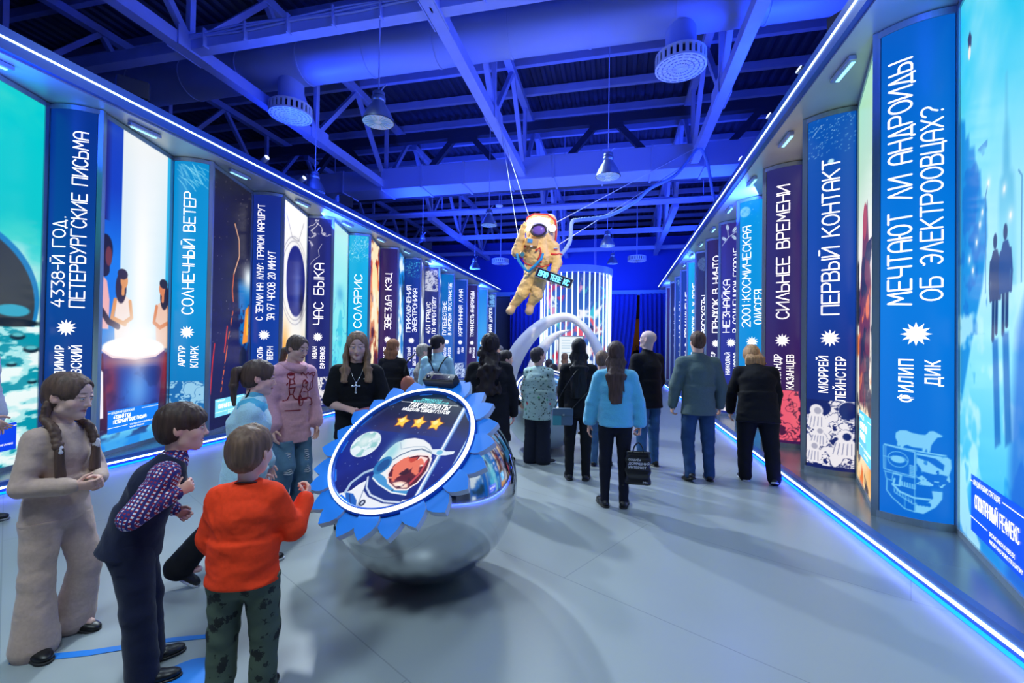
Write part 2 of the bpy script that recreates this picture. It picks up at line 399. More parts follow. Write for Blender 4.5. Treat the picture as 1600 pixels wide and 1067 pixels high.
# pendant high-bay lamps (unlit) hanging from the roof
LAMPM = mat('spun_aluminium', (150, 165, 185), rough=.35, metal=.7); LAMPIN = mat('lamp_reflector', (225, 240, 245), rough=.25, metal=.3); LAMPG = mat('lamp_glass', (190, 225, 235), rough=.1, spec=.8)
def pendant(x, y, z, label, lab_group=None):
    t = empty('pendant_lamp', (x, y, z)); tag(t, label, 'lamp', lab_group)
    q = MB(); q.lathe([(.27, 0), (.265, .02), (.2, .17), (.12, .3), (.105, .34)], 28, cap=False); 
    me = q.mesh('lamp_shade'); obj('lamp_shade', me, LAMPM, t)
    q = MB(); q.lathe([(.255, -.004), (.2, .02), (.06, .035), (.02, .035)], 28); obj('lamp_reflector', q.mesh('lamp_reflector'), LAMPIN, t)
    q = MB()
    for a in np.linspace(0, 2*PI, 18, endpoint=False): q.bar((.06*math.cos(a), .06*math.sin(a), -.008), (.24*math.cos(a), .24*math.sin(a), -.008), .012, .01)
    obj('lamp_grille', q.mesh('lamp_grille'), LAMPG, t)
    q = MB(); q.lathe([(.09, .33), (.115, .35), (.115, .42), (.08, .44)], 20); q.lathe([(.1, .44), (.1, .5), (.03, .53)], 20); obj('lamp_housing', q.mesh('lamp_housing'), LAMPM, t)
    q = MB(); q.tube([(0, 0, .52), (0, 0, 9.97-z)], .012, 6); q.tube([(.02, 0, .5), (.1, 0, .6), (.14, 0, .62)], .012, 6); obj('suspension_rod', q.mesh('suspension_rod'), STEEL, t)
    return t
def at_depth(u, v, dep):
    return Vector((0, 0, 1.6))+(_fw+_r2*((u-800)/CAM_F)+_u2*((533.5-v)/CAM_F))*dep
for u, v, dep, lab in ((591, 191, 7.6, 'nearest bell-shaped lamp hanging left of the middle truss'), (950, 276, 9.7, 'bell-shaped lamp hanging in front of the rectangular duct'), (764, 352, 14.4, 'bell-shaped lamp hanging left of the astronaut'),
                       (949, 384, 15.8, 'bell-shaped lamp hanging right of the astronaut'), (492, 300, 11.6, 'dim bell-shaped lamp half behind the left canopy'), (660, 388, 17.5, 'small lamp over the middle of the left canopy'),
                       (957, 412, 22., 'small distant lamp above the tube-light cylinder'), (742, 420, 22., 'small distant lamp near the far end of left canopy')):
    p = at_depth(u, v, dep); pendant(p.x, p.y, p.z, lab)
# round air diffusers with side louvres
DIFM = mat('white_enamel', (226, 228, 224), rough=.45); DARKG = mat('dark_gap', (14, 16, 24), rough=.8)
def diffuser(x, y, z, label, top, r=.46, nr=.6):
    t = empty('air_diffuser', (x, y, z)); tag(t, label, 'air diffuser')
    q = MB(); q.lathe([(r, 0), (r, .04)], 40, smooth=False); q.lathe([(r, .2), (r, .24), (r*.75, .26)], 40, smooth=False); obj('diffuser_body', q.mesh('diffuser_body'), DIFM, t)
    q = MB(); q.lathe([(r*.9, .04), (r*.9, .2)], 32, smooth=False); obj('dark_core', q.mesh('dark_core'), DARKG, t)
    q = MB()
    for a in np.linspace(0, 2*PI, 26, endpoint=False):
        co, si = math.cos(a), math.sin(a); q.box((r*.97*co, r*.97*si, .12), (.03, .06, .17), [[co, -si, 0], [si, co, 0], [0, 0, 1]])
    obj('side_louvre', q.mesh('side_louvre'), DIFM, t)
    q = MB()
    for rr in (.3, .5, .7, .88):
        for a in np.linspace(0, 2*PI, 20, endpoint=False):
            a0, a1 = a+.06, a+2*PI/20-.03; q.prism([(r*rr*math.cos(a0), r*rr*math.sin(a0)), (r*rr*math.cos(a1), r*rr*math.sin(a1)), (r*(rr+.05)*math.cos(a1), r*(rr+.05)*math.sin(a1)), (r*(rr+.05)*math.cos(a0), r*(rr+.05)*math.sin(a0))], -.003, .0)
    obj('slot_ring', q.mesh('slot_ring'), mat('grey_slot', (120, 124, 128), rough=.6), t)
    q = MB()
    for a in np.linspace(0, 2*PI, 20, endpoint=False): q.bar((r*.12*math.cos(a), r*.12*math.sin(a), -.006), (r*.95*math.cos(a), r*.95*math.sin(a), -.006), .012, .012)
    q.cyl((0, 0, -.012), r*.1, .012, 20); obj('spoke', q.mesh('spoke'), DIFM, t)
    q = MB(); q.lathe([(r*nr, .25), (r*nr, top-z)], 28); obj('neck_duct', q.mesh('neck_duct'), DUCTM, t)
p = at_depth(1064, 104, 8.42); diffuser(p.x, 8.9, p.z, 'round white air diffuser under the round duct at upper right', 7.66)
p = at_depth(430, 165, 9.93); diffuser(p.x, 8.9, p.z, 'round white air diffuser half hidden by the left truss', 7.66)
p = at_depth(995, 408, 23.); diffuser(p.x, p.y, p.z, 'distant round air diffuser above the end curtains', 9.97, nr=.06)
p = at_depth(782, 412, 24.); diffuser(p.x, p.y, p.z, 'distant round air diffuser near the left canopy end', 9.97, nr=.06)
p = at_depth(780, 322, 16.6); q = MB(); q.lathe([(.06, -.05), (.12, -.03), (.14, .02), (.1, .05)], 20); k = q.build('smoke_detector', DIFM, None, p); tag(k, 'small white ceiling sensor just left of the astronaut wires', 'sensor')
q = MB(); q.tube([(0, 0, .04), (0, 0, 9.97-p.z)], .01, 6); q.build('suspension_rod', STEEL, k)

# ------------------------------------------------------------------ spotlights, speakers and cables on the canopies
BLK = mat('black_plastic', (16, 17, 22), rough=.45)
def speaker(p, rz, label, w=.36):
    t = empty('loudspeaker', p, rz); tag(t, label, 'speaker')
    q = MB(); q.box((0, 0, .14), (w, .26, .26)); bevel(obj('cabinet', q.mesh('cabinet'), BLK, t), .03, 3)
    q = MB(); q.box((0, -.135, .14), (w*.9, .012, .22)); obj('grille', q.mesh('grille'), mat('speaker_grille', (34, 36, 46), rough=.7), t)
    q = MB(); q.box((0, .0, -.02), (w*.5, .05, .06)); obj('bracket', q.mesh('bracket'), DARKSTEEL, t)
speaker((-6.45, 4.75, 4.87), .9, 'black loudspeaker on the left canopy, nearest one')
speaker((-6.4, 9.55, 4.87), .9, 'black loudspeaker on the left canopy beside the dim lamp')
speaker((-6.4, 14.3, 4.87), .9, 'black loudspeaker on the left canopy, farthest one')
speaker((2.35, 5.3, 4.87), -.9, 'black loudspeaker peeking over the right canopy, nearest one')
speaker((2.35, 10.4, 4.87), -.9, 'black loudspeaker on the right canopy where the hose ends')
def canopy_spot(p, d, label):
    t = empty('spotlight', p); tag(t, label, 'spotlight')
    R = frame_to(d)
    q = MB(); q.lathe([(.03, -.14), (.045, -.12), (.045, .1), (.05, .12)], 18, (0, 0, .1), R); obj('lamp_body', q.mesh('lamp_body'), DIFM, t)
    q = MB(); q.lathe([(.042, .122), (.001, .122)], 18, (0, 0, .1), R); obj('lens', q.mesh('lens'), mat('spot_lens', (230, 240, 255), emit=1.2), t)
    q = MB(); q.box((0, 0, .02), (.03, .03, .1)); obj('bracket', q.mesh('bracket'), DARKSTEEL, t)
for i, y in enumerate((6.9, 7.9)): canopy_spot((-6.3, y, 4.82), (.8, -.2, .35), ('small white spotlight on left canopy above the rocket trail screen', 'small white spotlight on left canopy beside the dim lamp')[i])
for i, y in enumerate((6.0, 7.1, 8.6)): canopy_spot((2.2, y, 4.82), (-.8, -.2, .45), ('small spotlight on right canopy, nearest of three', 'small spotlight on right canopy, middle of three', 'small spotlight on right canopy, farthest of three')[i])
# small linear lamps recessed under the canopies, one per screen
for side, X, Y0 in (('left', -6.40, YL0), ('right', 2.27, YR0)):
    for k_ in range(-1, 8):
        y = Y0+PITCH*k_+.5; t = empty('canopy_lamp', (X, y, ZT)); s = -1 if side == 'left' else 1
        tag(t, 'slim silver lamp under the %s canopy in front of a screen' % side, 'lamp', '%s canopy lamps' % side)
        q = MB(); q.box((0, 0, -.02), (.07, .42, .05)); bevel(obj('lamp_housing', q.mesh('lamp_housing'), ALU, t), .008)
        q = MB(); q.box((s*.02, 0, -.048), (.035, .34, .008)); obj('lamp_lens', q.mesh('lamp_lens'), glow('lamp_lens_glow', (150, 220, 255), 1.5), t)

# ------------------------------------------------------------------ far end: curtains, fascia, dark doorway
CURT = mat('blue_velvet_curtain', (24, 60, 190), rough=.75, noise=.1, sheen=.3)
def curtain(x0, x1, y, z0, z1, label, amp=.09, per=.26, skew=0.):
    n = int((x1-x0)/.02); x = np.linspace(x0, x1, n); nz = 26; z = np.linspace(z0, z1, nz)
    XX, ZZ = np.meshgrid(x, z); t = (ZZ-z0)/(z1-z0)
    ph = XX/per*2*PI+1.5*vnoise(XX*1.3, ZZ*.4, 3)*2
    Yv = y+amp*np.sin(ph)*(1-.4*t)+.05*vnoise(XX*.8, ZZ*.5, 9)
    XX = XX+skew*(1-t)**2*(XX-x0)/(x1-x0)
    idx = np.arange(n*nz).reshape(nz, n); F = np.stack([idx[:-1, :-1], idx[:-1, 1:], idx[1:, 1:], idx[1:, :-1]], -1).reshape(-1, 4)
    o = obj('curtain', mesh_np('curtain', np.stack([XX, Yv, ZZ], -1).reshape(-1, 3), F, smooth=True), CURT); tag(o, label, 'curtain')
    sm = o.modifiers.new('thick', 'SOLIDIFY'); sm.thickness = .01
    return o
curtain(-6.3, -3.9, 26.6, 0.02, 4.75, 'blue curtain behind the astronaut, left of the tube-light cylinder')
curtain(-3.8, 1.15, 26.9, 0.02, 4.75, 'wide blue curtain behind the tube-light cylinder', skew=-.55)
curtain(1.3, 3.4, 26.7, 0.02, 4.75, 'blue curtain right of the dark doorway', skew=0)
q = MB(); q.box((-1.5, 27.3, 4.87), (13, .25, .28)); struct('trim_end_fascia', q.mesh('fascia'), mat('pale_end_fascia', (150, 190, 225), rough=.5))
q = MB(); q.box((-8.5, 27.5, 2.4), (12, .1, 4.8)); q.box((7.6, 27.5, 2.4), (12, .1, 4.8)); struct('wall_end', q.mesh('end_wall'), DARKW)
q = MB(); q.box((-2, 27.6, 6.6), (28, .1, 3.2)); struct('wall_end_upper', q.mesh('end_upper'), mat('blue_end_wall', (50, 80, 200), rough=.8))
q = MB(); q.box((1.2, 31.5, 1.8), (3.4, .1, 3.6)); struct('wall_corridor', q.mesh('corridor'), mat('brown_corridor_wall', (120, 84, 40), rough=.8))
bpy_l = area('corridor_light', (1.2, 29.5, 3.4), (1.2, 31, 1), .8, .8, 14, (1, .7, .35))
area('end_wash', (-2., 24.2, 5.2), (-1.5, 27.6, 4.2), 7, .3, 130, (.03, .14, 1))
# ------------------------------------------------------------------ a thin single-stroke display alphabet for the big titles
def _arc(cx, cy, rx, ry, a0, a1, n=8): return [(cx+rx*math.cos(math.radians(a0+(a1-a0)*i/n)), cy+ry*math.sin(math.radians(a0+(a1-a0)*i/n))) for i in range(n+1)]
_O = _arc(.5, .5, .5, .5, 0, 360, 18)
_P = [(0, 0), (0, 1), (.7, 1)]+_arc(.7, .75, .3, .25, 90, -90, 6)+[(0, .5)]
_S = [(1, .82)]+_arc(.5, .5, .5, .5, 40, 320, 14)+[(1, .18)]
G = {
 'А': [[(0, 0), (0, .6)]+_arc(.5, .6, .5, .4, 180, 0, 8)+[(1, 0)], [(0, .42), (1, .42)]],
 'Λ': [[(0, 0), (.5, 1), (1, 0)], [(.22, .34), (.78, .34)]],
 'Б': [[(.95, 1), (0, 1), (0, 0), (.7, 0)]+_arc(.7, .28, .3, .28, -90, 90, 6)+[(0, .56)]],
 'В': [[(0, 0), (0, 1), (.6, 1)]+_arc(.6, .77, .3, .23, 90, -90, 6)+[(0, .54)], [(.6, .54)]+_arc(.65, .27, .35, .27, 90, -90, 6)+[(0, 0)]],
 'Г': [[(0, 0), (0, 1), (1, 1)]],
 'Д': [[(0, -.12), (0, 0), (1, 0), (1, -.12)], [(.12, 0), (.5, 1), (.88, 0)]],
 'Е': [[(1, 1), (0, 1), (0, 0), (1, 0)], [(0, .5), (.8, .5)]],
 'Ж': [[(0, 1), (1, 0)], [(0, 0), (1, 1)], [(.5, 0), (.5, 1)]],
 'З': [[(0, 1), (1, 1), (.45, .56)]+_arc(.5, .28, .5, .28, 90, -120, 8)],
 'И': [[(0, 1), (0, 0), (1, 1), (1, 0)]],
 'Й': [[(0, 1), (0, 0), (1, 1), (1, 0)], [(.25, 1.18), (.75, 1.18)]],
 'К': [[(0, 0), (0, 1)], [(1, 1), (0, .45)], [(.3, .6), (1, 0)]],
 'Л': [[(0, 0), (.5, 1), (1, 0)]],
 'М': [[(0, 0), (.12, 1), (.5, .35), (.88, 1), (1, 0)]],
 'Н': [[(0, 0), (0, 1)], [(1, 0), (1, 1)], [(0, .5), (1, .5)]],
 'О': [_O], 'П': [[(0, 0), (0, 1), (1, 1), (1, 0)]], 'Р': [_P], 'С': [_S],
 'Т': [[(0, 1), (1, 1)], [(.5, 1), (.5, 0)]],
 'У': [[(0, 1), (.5, .42)], [(1, 1), (.2, 0)]],
 'Ф': [_arc(.5, .52, .5, .3, 0, 360, 16), [(.5, 0), (.5, 1)]],
 'Х': [[(0, 0), (1, 1)], [(0, 1), (1, 0)]],
 'Ц': [[(0, 1), (0, 0), (1, 0), (1, -.14)], [(.88, 0), (.88, 1)]],
 'Ч': [[(0, 1), (0, .55), (.15, .42), (1, .42)], [(1, 1), (1, 0)]],
 'Щ': [[(0, 1), (0, 0), (1, 0), (1, -.14)], [(.45, 0), (.45, 1)], [(.9, 0), (.9, 1)]],
 'Ш': [[(0, 1), (0, 0), (1, 0), (1, 1)], [(.5, 0), (.5, 1)]],
 'Ь': [[(0, 1), (0, 0), (.7, 0)]+_arc(.7, .28, .3, .28, -90, 90, 6)+[(0, .56)]],
 'Ы': [[(0, 1), (0, 0), (.4, 0)]+_arc(.4, .28, .28, .28, -90, 90, 6)+[(0, .56)], [(1, 0), (1, 1)]],
 'Э': [[(0, .85)]+_arc(.5, .5, .5, .5, 140, -140, 14), [(.35, .5), (1, .5)]],
 'Ю': [[(0, 0), (0, 1)], [(0, .5), (.3, .5)], _arc(.65, .5, .35, .5, 0, 360, 16)],
 'Я': [[(1, 0), (1, 1), (.3, 1)]+_arc(.3, .75, .3, .25, 90, 270, 6)+[(1, .5)], [(.45, .5), (0, 0)]],
 '0': [_O], '1': [[(.3, .8), (.6, 1), (.6, 0)]], '2': [[(0, .8)]+_arc(.5, .72, .5, .28, 160, -20, 8)+[(0, 0), (1, 0)]],
 '3': [[(0, 1), (1, 1), (.45, .56)]+_arc(.5, .28, .5, .28, 90, -120, 8)],
 '4': [[(1, .3), (0, .3), (.6, 1)], [(.75, .65), (.75, 0)]], '5': [[(.9, 1), (.1, 1), (.05, .56), (.6, .56)]+_arc(.6, .28, .4, .28, 90, -90, 6)+[(0, 0)]],
 '7': [[(0, 1), (1, 1), (.4, 0)]], '8': [_arc(.5, .76, .4, .24, 0, 360, 12), _arc(.5, .27, .5, .27, 0, 360, 12)], '9': [_arc(.5, .72, .48, .28, 0, 360, 12), [(.98, .72), (.6, 0)]],
 '?': [[(0, .8)]+_arc(.5, .74, .5, .26, 165, -70, 8)+[(.5, .25)], [(.5, .04), (.5, 0)]], ':': [[(.5, .75), (.5, .7)], [(.5, .25), (.5, .2)]], '.': [[(.5, .04), (.5, 0)]], '-': [[(0, .5), (1, .5)]], '!': [[(.5, 1), (.5, .3)], [(.5, .04), (.5, 0)]],
 ' ': []}
GW = {'М': 1.2, 'И': 1.05, 'Й': 1.05, 'Ю': 1.3, 'Ж': 1.15, 'Ш': 1.2, 'Щ': 1.25, 'Ф': 1.15, 'Ы': 1.2, '.': .35, ':': .35, '!': .35, '1': .6, ' ': .75, '-': .6, 'О': 1.1}
def stroke_text(text, x0, length, cap, w, slant=0.):
    """strokes of TEXT laid along x from x0 to x0+length, height cap; returns quads/discs as (V2,F)"""
    gap = .28; tot = sum(GW.get(c, 1.)+gap for c in text)-gap; k = length/tot; x = x0; V = []; F = []
    def quad(a, b):
        a = np.array(a); b = np.array(b); t = b-a; L = np.hypot(*t)
        if L < 1e-6: return
        n_ = max(1, int(L/.06)); nn = np.array([-t[1], t[0]])/L*w/2; i0 = len(V)
        for j in range(n_+1):
            p = a+t*j/n_; V.append(p+nn); V.append(p-nn)
        for j in range(n_): F.append((i0+2*j, i0+2*j+1, i0+2*j+3, i0+2*j+2))
    for c in text:
        gw = GW.get(c, 1.)*k
        for pl in G.get(c, [[(0, 0), (1, 0), (1, 1), (0, 1), (0, 0)]]):
            P = [(x+px*gw+slant*py*cap, py*cap) for px, py in pl]
            for a, b in zip(P[:-1], P[1:]): quad(a, b)
            for p in P:
                i0 = len(V); F.append(tuple(range(i0, i0+8)))
                for a in range(8): V.append(np.array(p)+w/2*np.array([math.cos(a*PI/4), math.sin(a*PI/4)]))
        x += gw+gap*k
    return np.array(V), F
_FC = {}
def font_mesh(text, size, bold=0.):
    """built-in lettering as plain vertices, origin at the lower left; cap height about .73*size"""
    key = (text, size, bold)
    if key in _FC: return _FC[key]
    cu = bpy.data.curves.new('t', 'FONT'); cu.body = text; cu.size = size; cu.offset = bold*size; cu.resolution_u = 3
    o = bpy.data.objects.new('t', cu); COL.objects.link(o)
    dg = bpy.context.evaluated_depsgraph_get(); me = bpy.data.meshes.new_from_object(o.evaluated_get(dg))
    V = np.array([v.co[:2] for v in me.vertices]) if len(me.vertices) else np.zeros((0, 2)); F = [tuple(p.vertices) for p in me.polygons]
    bpy.data.objects.remove(o); bpy.data.curves.remove(cu); bpy.data.meshes.remove(me)
    _FC[key] = (V, F); return V, F
def star_poly(cx, cy, r, n=12, inner=.55): return [(cx+(r if i % 2 == 0 else r*inner)*math.sin(i*PI/n), cy+(r if i % 2 == 0 else r*inner)*math.cos(i*PI/n)) for i in range(2*n)]

WHITE = glow('white_backlit_letters', (255, 250, 246), 1.15); WHITE.cycles.emission_sampling = 'NONE'
PANEL = vmat('backlit_printed_panel', 1.0, rough=.35, spec=.4)
SCREEN = vmat('display_picture', 1.0, rough=.3, spec=.4)

class Spine:
    """a tall convex panel between ground points a (left in view) and b (right in view)"""
    def __init__(s, a, b, bulge=.07):
        s.a = np.array(a, float); s.b = np.array(b, float); s.w = np.linalg.norm(s.b-s.a); d = (s.b-s.a)/s.w
        s.n = np.array([d[1], -d[0]]); s.bulge = bulge; s.o = (s.a+s.b)/2
    def T(s, x, z, off=0.):
        """x across in metres from the left edge, z up; returns points relative to the spine's own foot point"""
        x = np.asarray(x, float); t = x/s.w; dep = s.bulge*(1-(2*t-1)**2)+off
        p = s.a[None]+(s.b-s.a)[None]*t[:, None]+s.n[None]*dep[:, None]-s.o[None]
        return np.stack([p[:, 0], p[:, 1], np.asarray(z, float)+0*x], 1)

def comic(cv, x0, y0, x1, y1, ink, paper, seed, ragged=True, scale=9., dens=.0):
    """a block of busy pen drawing: paper with inked contours, edges ragged"""
    n1 = cv.noise(scale, seed, 4); n2 = cv.noise(scale*2.2, seed+5, 3); n3 = cv.noise(scale*.6, seed+9, 3)
    edge = np.minimum(np.minimum(cv.X-x0, x1-cv.X), np.minimum(cv.Y-y0, y1-cv.Y))
    if ragged: edge = edge+(n3-.62)*.12*np.clip((cv.Y-(y0+.75*(y1-y0)))/(.25*(y1-y0)+1e-6), 0, 1)
    inside = np.clip(edge/cv.res, 0, 1)
    cv.put(inside, paper)
    w = .018+.03*n2
    lines = np.clip(1.2-np.abs(n1-.5)/w, 0, 1)+np.clip(1.1-np.abs(n3-.45)/.012, 0, 1)+np.clip((n1-.63-dens)/.02, 0, 1)
    cv.put(np.clip(lines, 0, 1)*inside, ink)
def rings(cv, x, y, r, c, w, n=3):
    for i in range(n): cv.line([(x+(r-i*w*3)*math.cos(a), y+(r-i*w*3)*math.sin(a)) for a in np.linspace(0, 2*PI, 40)], w, c)

def paint_sheep_skull(cv, W):
    pale = (124, 205, 250)
    S = lambda p: [(W*(x-690)/560, .02+(835-y)*W/560*1.2) for x, y in p]
    cv.poly(S([(1070, 155), (1100, 150), (1130, 165), (1168, 185), (1160, 195), (1130, 200), (1105, 235), (1085, 270), (1075, 330), (1058, 333), (1050, 300), (1035, 330), (1020, 330), (1020, 300), (950, 300), (905, 287), (885, 295), (870, 320), (855, 318), (850, 300), (840, 310), (828, 300), (830, 270), (815, 235), (818, 195), (850, 170), (900, 165), (940, 180), (1000, 188), (1040, 188), (1060, 170)]), pale)
    L = lambda p, w=.006: cv.line(S(p), w, pale)
    cv.poly(S([(975, 345), (1080, 350), (1200, 355), (1228, 375), (1232, 440), (1215, 500), (1222, 555), (1195, 570), (1170, 600), (1165, 700), (1120, 770), (1030, 840), (968, 838), (968, 760), (1060, 745), (1100, 700), (1090, 640), (975, 600), (1010, 570), (975, 545)]), pale)
    blue = (0, 108, 214)
    cv.poly(S([(980, 360), (1050, 365), (1120, 375), (1180, 420), (1175, 470), (1120, 440), (1060, 400), (985, 385)]), blue)
    cv.poly(S([(1020, 490), (1100, 505), (1160, 500), (1205, 510), (1190, 555), (1120, 560), (1050, 550), (1015, 520)]), blue)
    cv.poly(S([(980, 430), (1010, 470), (1020, 520), (990, 545), (978, 540)]), blue)
    for x in (990, 1015, 1040, 1065): cv.ell(*S([(x, 625)])[0], .018, .022, blue); cv.ell(*S([(x+4, 760)])[0], .014, .018, blue)
    n = cv.noise(26, 4, 3); m = (cv.X > W*.5) & (cv.Y < .95)
    cv.put(np.clip((n-.62)/.03, 0, 1)*np.clip(1.3-abs(cv.Y-.32)/.2, 0, 1)*m, blue)
    L([(730, 310), (965, 340), (965, 545), (725, 520), (722, 320)], .008); L([(740, 318), (740, 520)], .004); L([(722, 410), (770, 412)], .005)
    L([(730, 308), (1190, 345)], .012)
    c = S([(835, 420)])[0]
    rings(cv, c[0], c[1], .068, pale, .005, 1); cv.ell(c[0], c[1], .048, .03, pale); L([(770, 415), (800, 395), (880, 395), (910, 430)], .004)
    for y in range(455, 540, 14): L([(928, y), (958, y+4)], .009)
    L([(725, 540), (965, 555)]); L([(735, 540), (745, 600), (790, 610), (800, 540)]); L([(805, 545), (860, 550), (850, 640), (800, 640), (810, 590)], .014); L([(750, 610), (748, 700), (790, 750), (890, 825), (965, 835)], .008); L([(965, 340), (965, 835)], .005)
    for i in range(6): L([(850+i*20, 600+i*2), (852+i*20, 634+i*2), (866+i*20, 636+i*2), (866+i*20, 602+i*2)], .006)
    for i in range(7): L([(806+i*22, 672+i*11), (812+i*22, 706+i*11), (830+i*22, 712+i*10)], .006)
    L([(795, 640), (850, 690), (960, 720), (1080, 715)], .016); L([(890, 740), (890, 825)], .004)

def spine_column(side, k, title, author, c_top, c_mid, c_bot, label, star_z=1.76, art=None, cap=.19, rev=True, span=(2.02, 4.15), caps=None):
    if side == 'right': a = (AR, YR0+PITCH*k); b = (BR_, YR0-.26+PITCH*k)
    else: a = (BL_, YL0-.26+PITCH*k); b = (AL, YL0+PITCH*k)
    near = k < 5
    s = Spine(a, b); t = empty('book_spine_column', (s.o[0], s.o[1], 0)); tag(t, label, 'illuminated column', 'book spine columns of the %s wall' % side)
    e = .035; z0, z1 = .16, ZT-.05
    # aluminium frame: two posts, head and sill following the curve
    q = MB()
    for x in (0., s.w):
        p = s.T([x], [0.])[0]; q.box((p[0]+s.n[0]*-.01, p[1]+s.n[1]*-.01, (ZT+.1)/2), (.055, .055, ZT-.1), [[s.n[1]*-1, s.n[0], 0], [s.n[0], s.n[1], 0], [0, 0, 1]])
    for zz, hh in ((.13, .06), (ZT-.03, .06)):
        xs_ = np.linspace(0, s.w, 13); f = s.T(xs_, zz-hh/2+0*xs_, .012); bk = s.T(xs_, zz-hh/2+0*xs_, -.05)
        q.prism([(p[0], p[1]) for p in f]+[(p[0], p[1]) for p in bk[::-1]], zz-hh/2, zz+hh/2)
    q.build('frame', ALU, t)
    q = MB(); xs_ = np.linspace(-.02, s.w+.02, 3); bk = s.T(np.clip(xs_, 0, s.w), 0*xs_, -.16-.0*xs_); f = s.T(np.linspace(0, s.w, 9), np.zeros(9), -.02)
    q.prism([(p[0], p[1]) for p in f]+[(bk[2][0], bk[2][1]), (bk[0][0], bk[0][1])], .1, ZT-.01); q.build('casing', ALU, t)
    cv = Canvas(s.w-2*e, z1-z0, .045 if near else .07); cv.grad([(0, c_bot), (.5, c_mid), (1, c_top)])
    obj('lit_panel', cv.mesh('lit_panel', lambda x, y: s.T(x+e, y+z0)), PANEL, t)
    # lettering runs upward, tops to the left
    def put(V2, F, xb, name, m=WHITE, off=.006):
        if len(V2) == 0: return
        x = xb-V2[:, 1]; obj(name, mesh_np(name, s.T(x, V2[:, 0], off), F), m, t)
    lines = title.split('\n'); n = len(lines); VV = []; FF = []; nn = 0
    for i, ln in enumerate(lines):
        cp = (caps[i] if caps else cap) if n == 1 else (caps or (.15, .13))[i]
        xb = s.w*.5+cp/2 if n == 1 else (s.w*.44, s.w*.80)[i]
        L = span[1]-span[0] if n == 1 or not isinstance(span[0], tuple) else 0
        z0_, z1_ = span if n == 1 else span[i]
        V2, F = stroke_text(ln, z0_, z1_-z0_, cp, cp*.108 if near else cp*.135)
        if len(V2) == 0: continue
        P = V2.copy(); P[:, 1] = P[:, 1]-xb; VV.append(P); FF += [tuple(j+nn for j in f) for f in F]; nn += len(P)
    if VV: put(np.concatenate(VV), FF, 0., 'title_lettering')
    sp = star_poly(0, 0, .105); q = np.array([(0, 0)]+sp); q = np.stack([q[:, 1]+star_z, q[:, 0]-s.w*.5], 1)
    put(q, [(0, 1+i, 1+(i+1) % 24) for i in range(24)], 0., 'star_emblem')
    al = author.split('\n'); VV = []; FF = []; nn = 0
    for i, ln in enumerate(al):
        V2, F = font_mesh(ln, .135, .012)
        if len(V2) == 0: continue
        V2 = V2*np.array((.76, 1.)); wdt = V2[:, 0].max(); xb = (s.w*.47, s.w*.78)[i] if len(al) > 1 else s.w*.56
        P = V2.copy(); P[:, 0] += star_z-.22-wdt; P[:, 1] -= xb; VV.append(P); FF += [tuple(j+nn for j in f) for f in F]; nn += len(P)
    if VV: put(np.concatenate(VV), FF, 0., 'author_lettering')
    if art:
        for (ya, yb, res, fn) in art:
            W = s.w-2*e; cv2 = Canvas(W, yb-ya, res); tt = np.clip((cv2.Y+ya-z0)/(z1-z0), 0, 1)
            for c in range(3): cv2.C[..., c] = np.interp(tt, (0, .5, 1), (c_bot[c], c_mid[c], c_top[c]))
            fn(cv2, W); obj('illustration', cv2.mesh('illustration', lambda x, y: s.T(x+e, y+ya, .003)), PANEL, t)
    return t
PW = (236, 232, 238)
def art_comic(ink, paper, seed, scale=9.): return lambda cv, W: comic(cv, .0, .0, W, cv.H, ink, paper, seed, True, scale)
def art_night(cv, W):
    cv.stars(120, (190, 235, 255), 3, (.0015, .004), (0, .25, 1, 1)); cv.ell(W*.5, cv.H*.12, .03, .03, (190, 235, 250)); cv.line([(W*.1, cv.H*.7), (W*.3, cv.H*.88)], .003, (220, 240, 255))
def art_scrib(c, seed):
    def f(cv, W):
        rr = random.Random(seed)
        for i in range(34):
            x, y = W*rr.uniform(.1, .75), cv.H*rr.uniform(.3, .95); a = rr.uniform(-1.2, -.4); L = rr.uniform(.08, .3)
            cv.line([(x, y), (x+L*.5*math.cos(a), y+L*.5*math.sin(a)+.02), (x+L*math.cos(a), y+L*math.sin(a))], .005, c)
    return f
def art_crew(cv, W):
    navy = (18, 34, 104)
    comic(cv, 0, 0, W, cv.H, navy, PW, 21, False, 10.)
    rings(cv, W*.9, cv.H*.86, .12, navy, .006, 2); cv.ell(W*.88, cv.H*.86, .09, .1, navy); cv.ell(W*.2, cv.H*.88, .16, .12, navy)
    for x, y, r in ((.22, .83, .07), (.28, .52, .055), (.82, .47, .075), (.16, .28, .06)):
        cv.ell(W*x, cv.H*y-r*1.8, r*1.5, r*1.6, PW); cv.ell(W*x, cv.H*y, r, r*1.1, PW); cv.ell(W*x+r*.2, cv.H*y, r*.55, r*.6, navy if x > .7 else (170, 170, 190))
        for j in range(5): cv.line([(W*x+r*(j*.5-1.2), cv.H*y-r*1.1), (W*x+r*(j*.6-1.6), cv.H*y-r*2.9)], .004, navy)
def art_moon(cv, W):
    cv.ell(W*.2, cv.H*.6, .1, .1, (120, 205, 245)); comic(cv, -1, -1, -.9, -.9, (0, 0, 0), (0, 0, 0), 1)
    cv.put(np.clip((cv.noise(22, 3)-.55)/.05, 0, 1)*(np.hypot(cv.X-W*.2, cv.Y-cv.H*.6) < .09)*.6, (60, 170, 235)); cv.stars(14, (200, 240, 255), 8, (.002, .004))
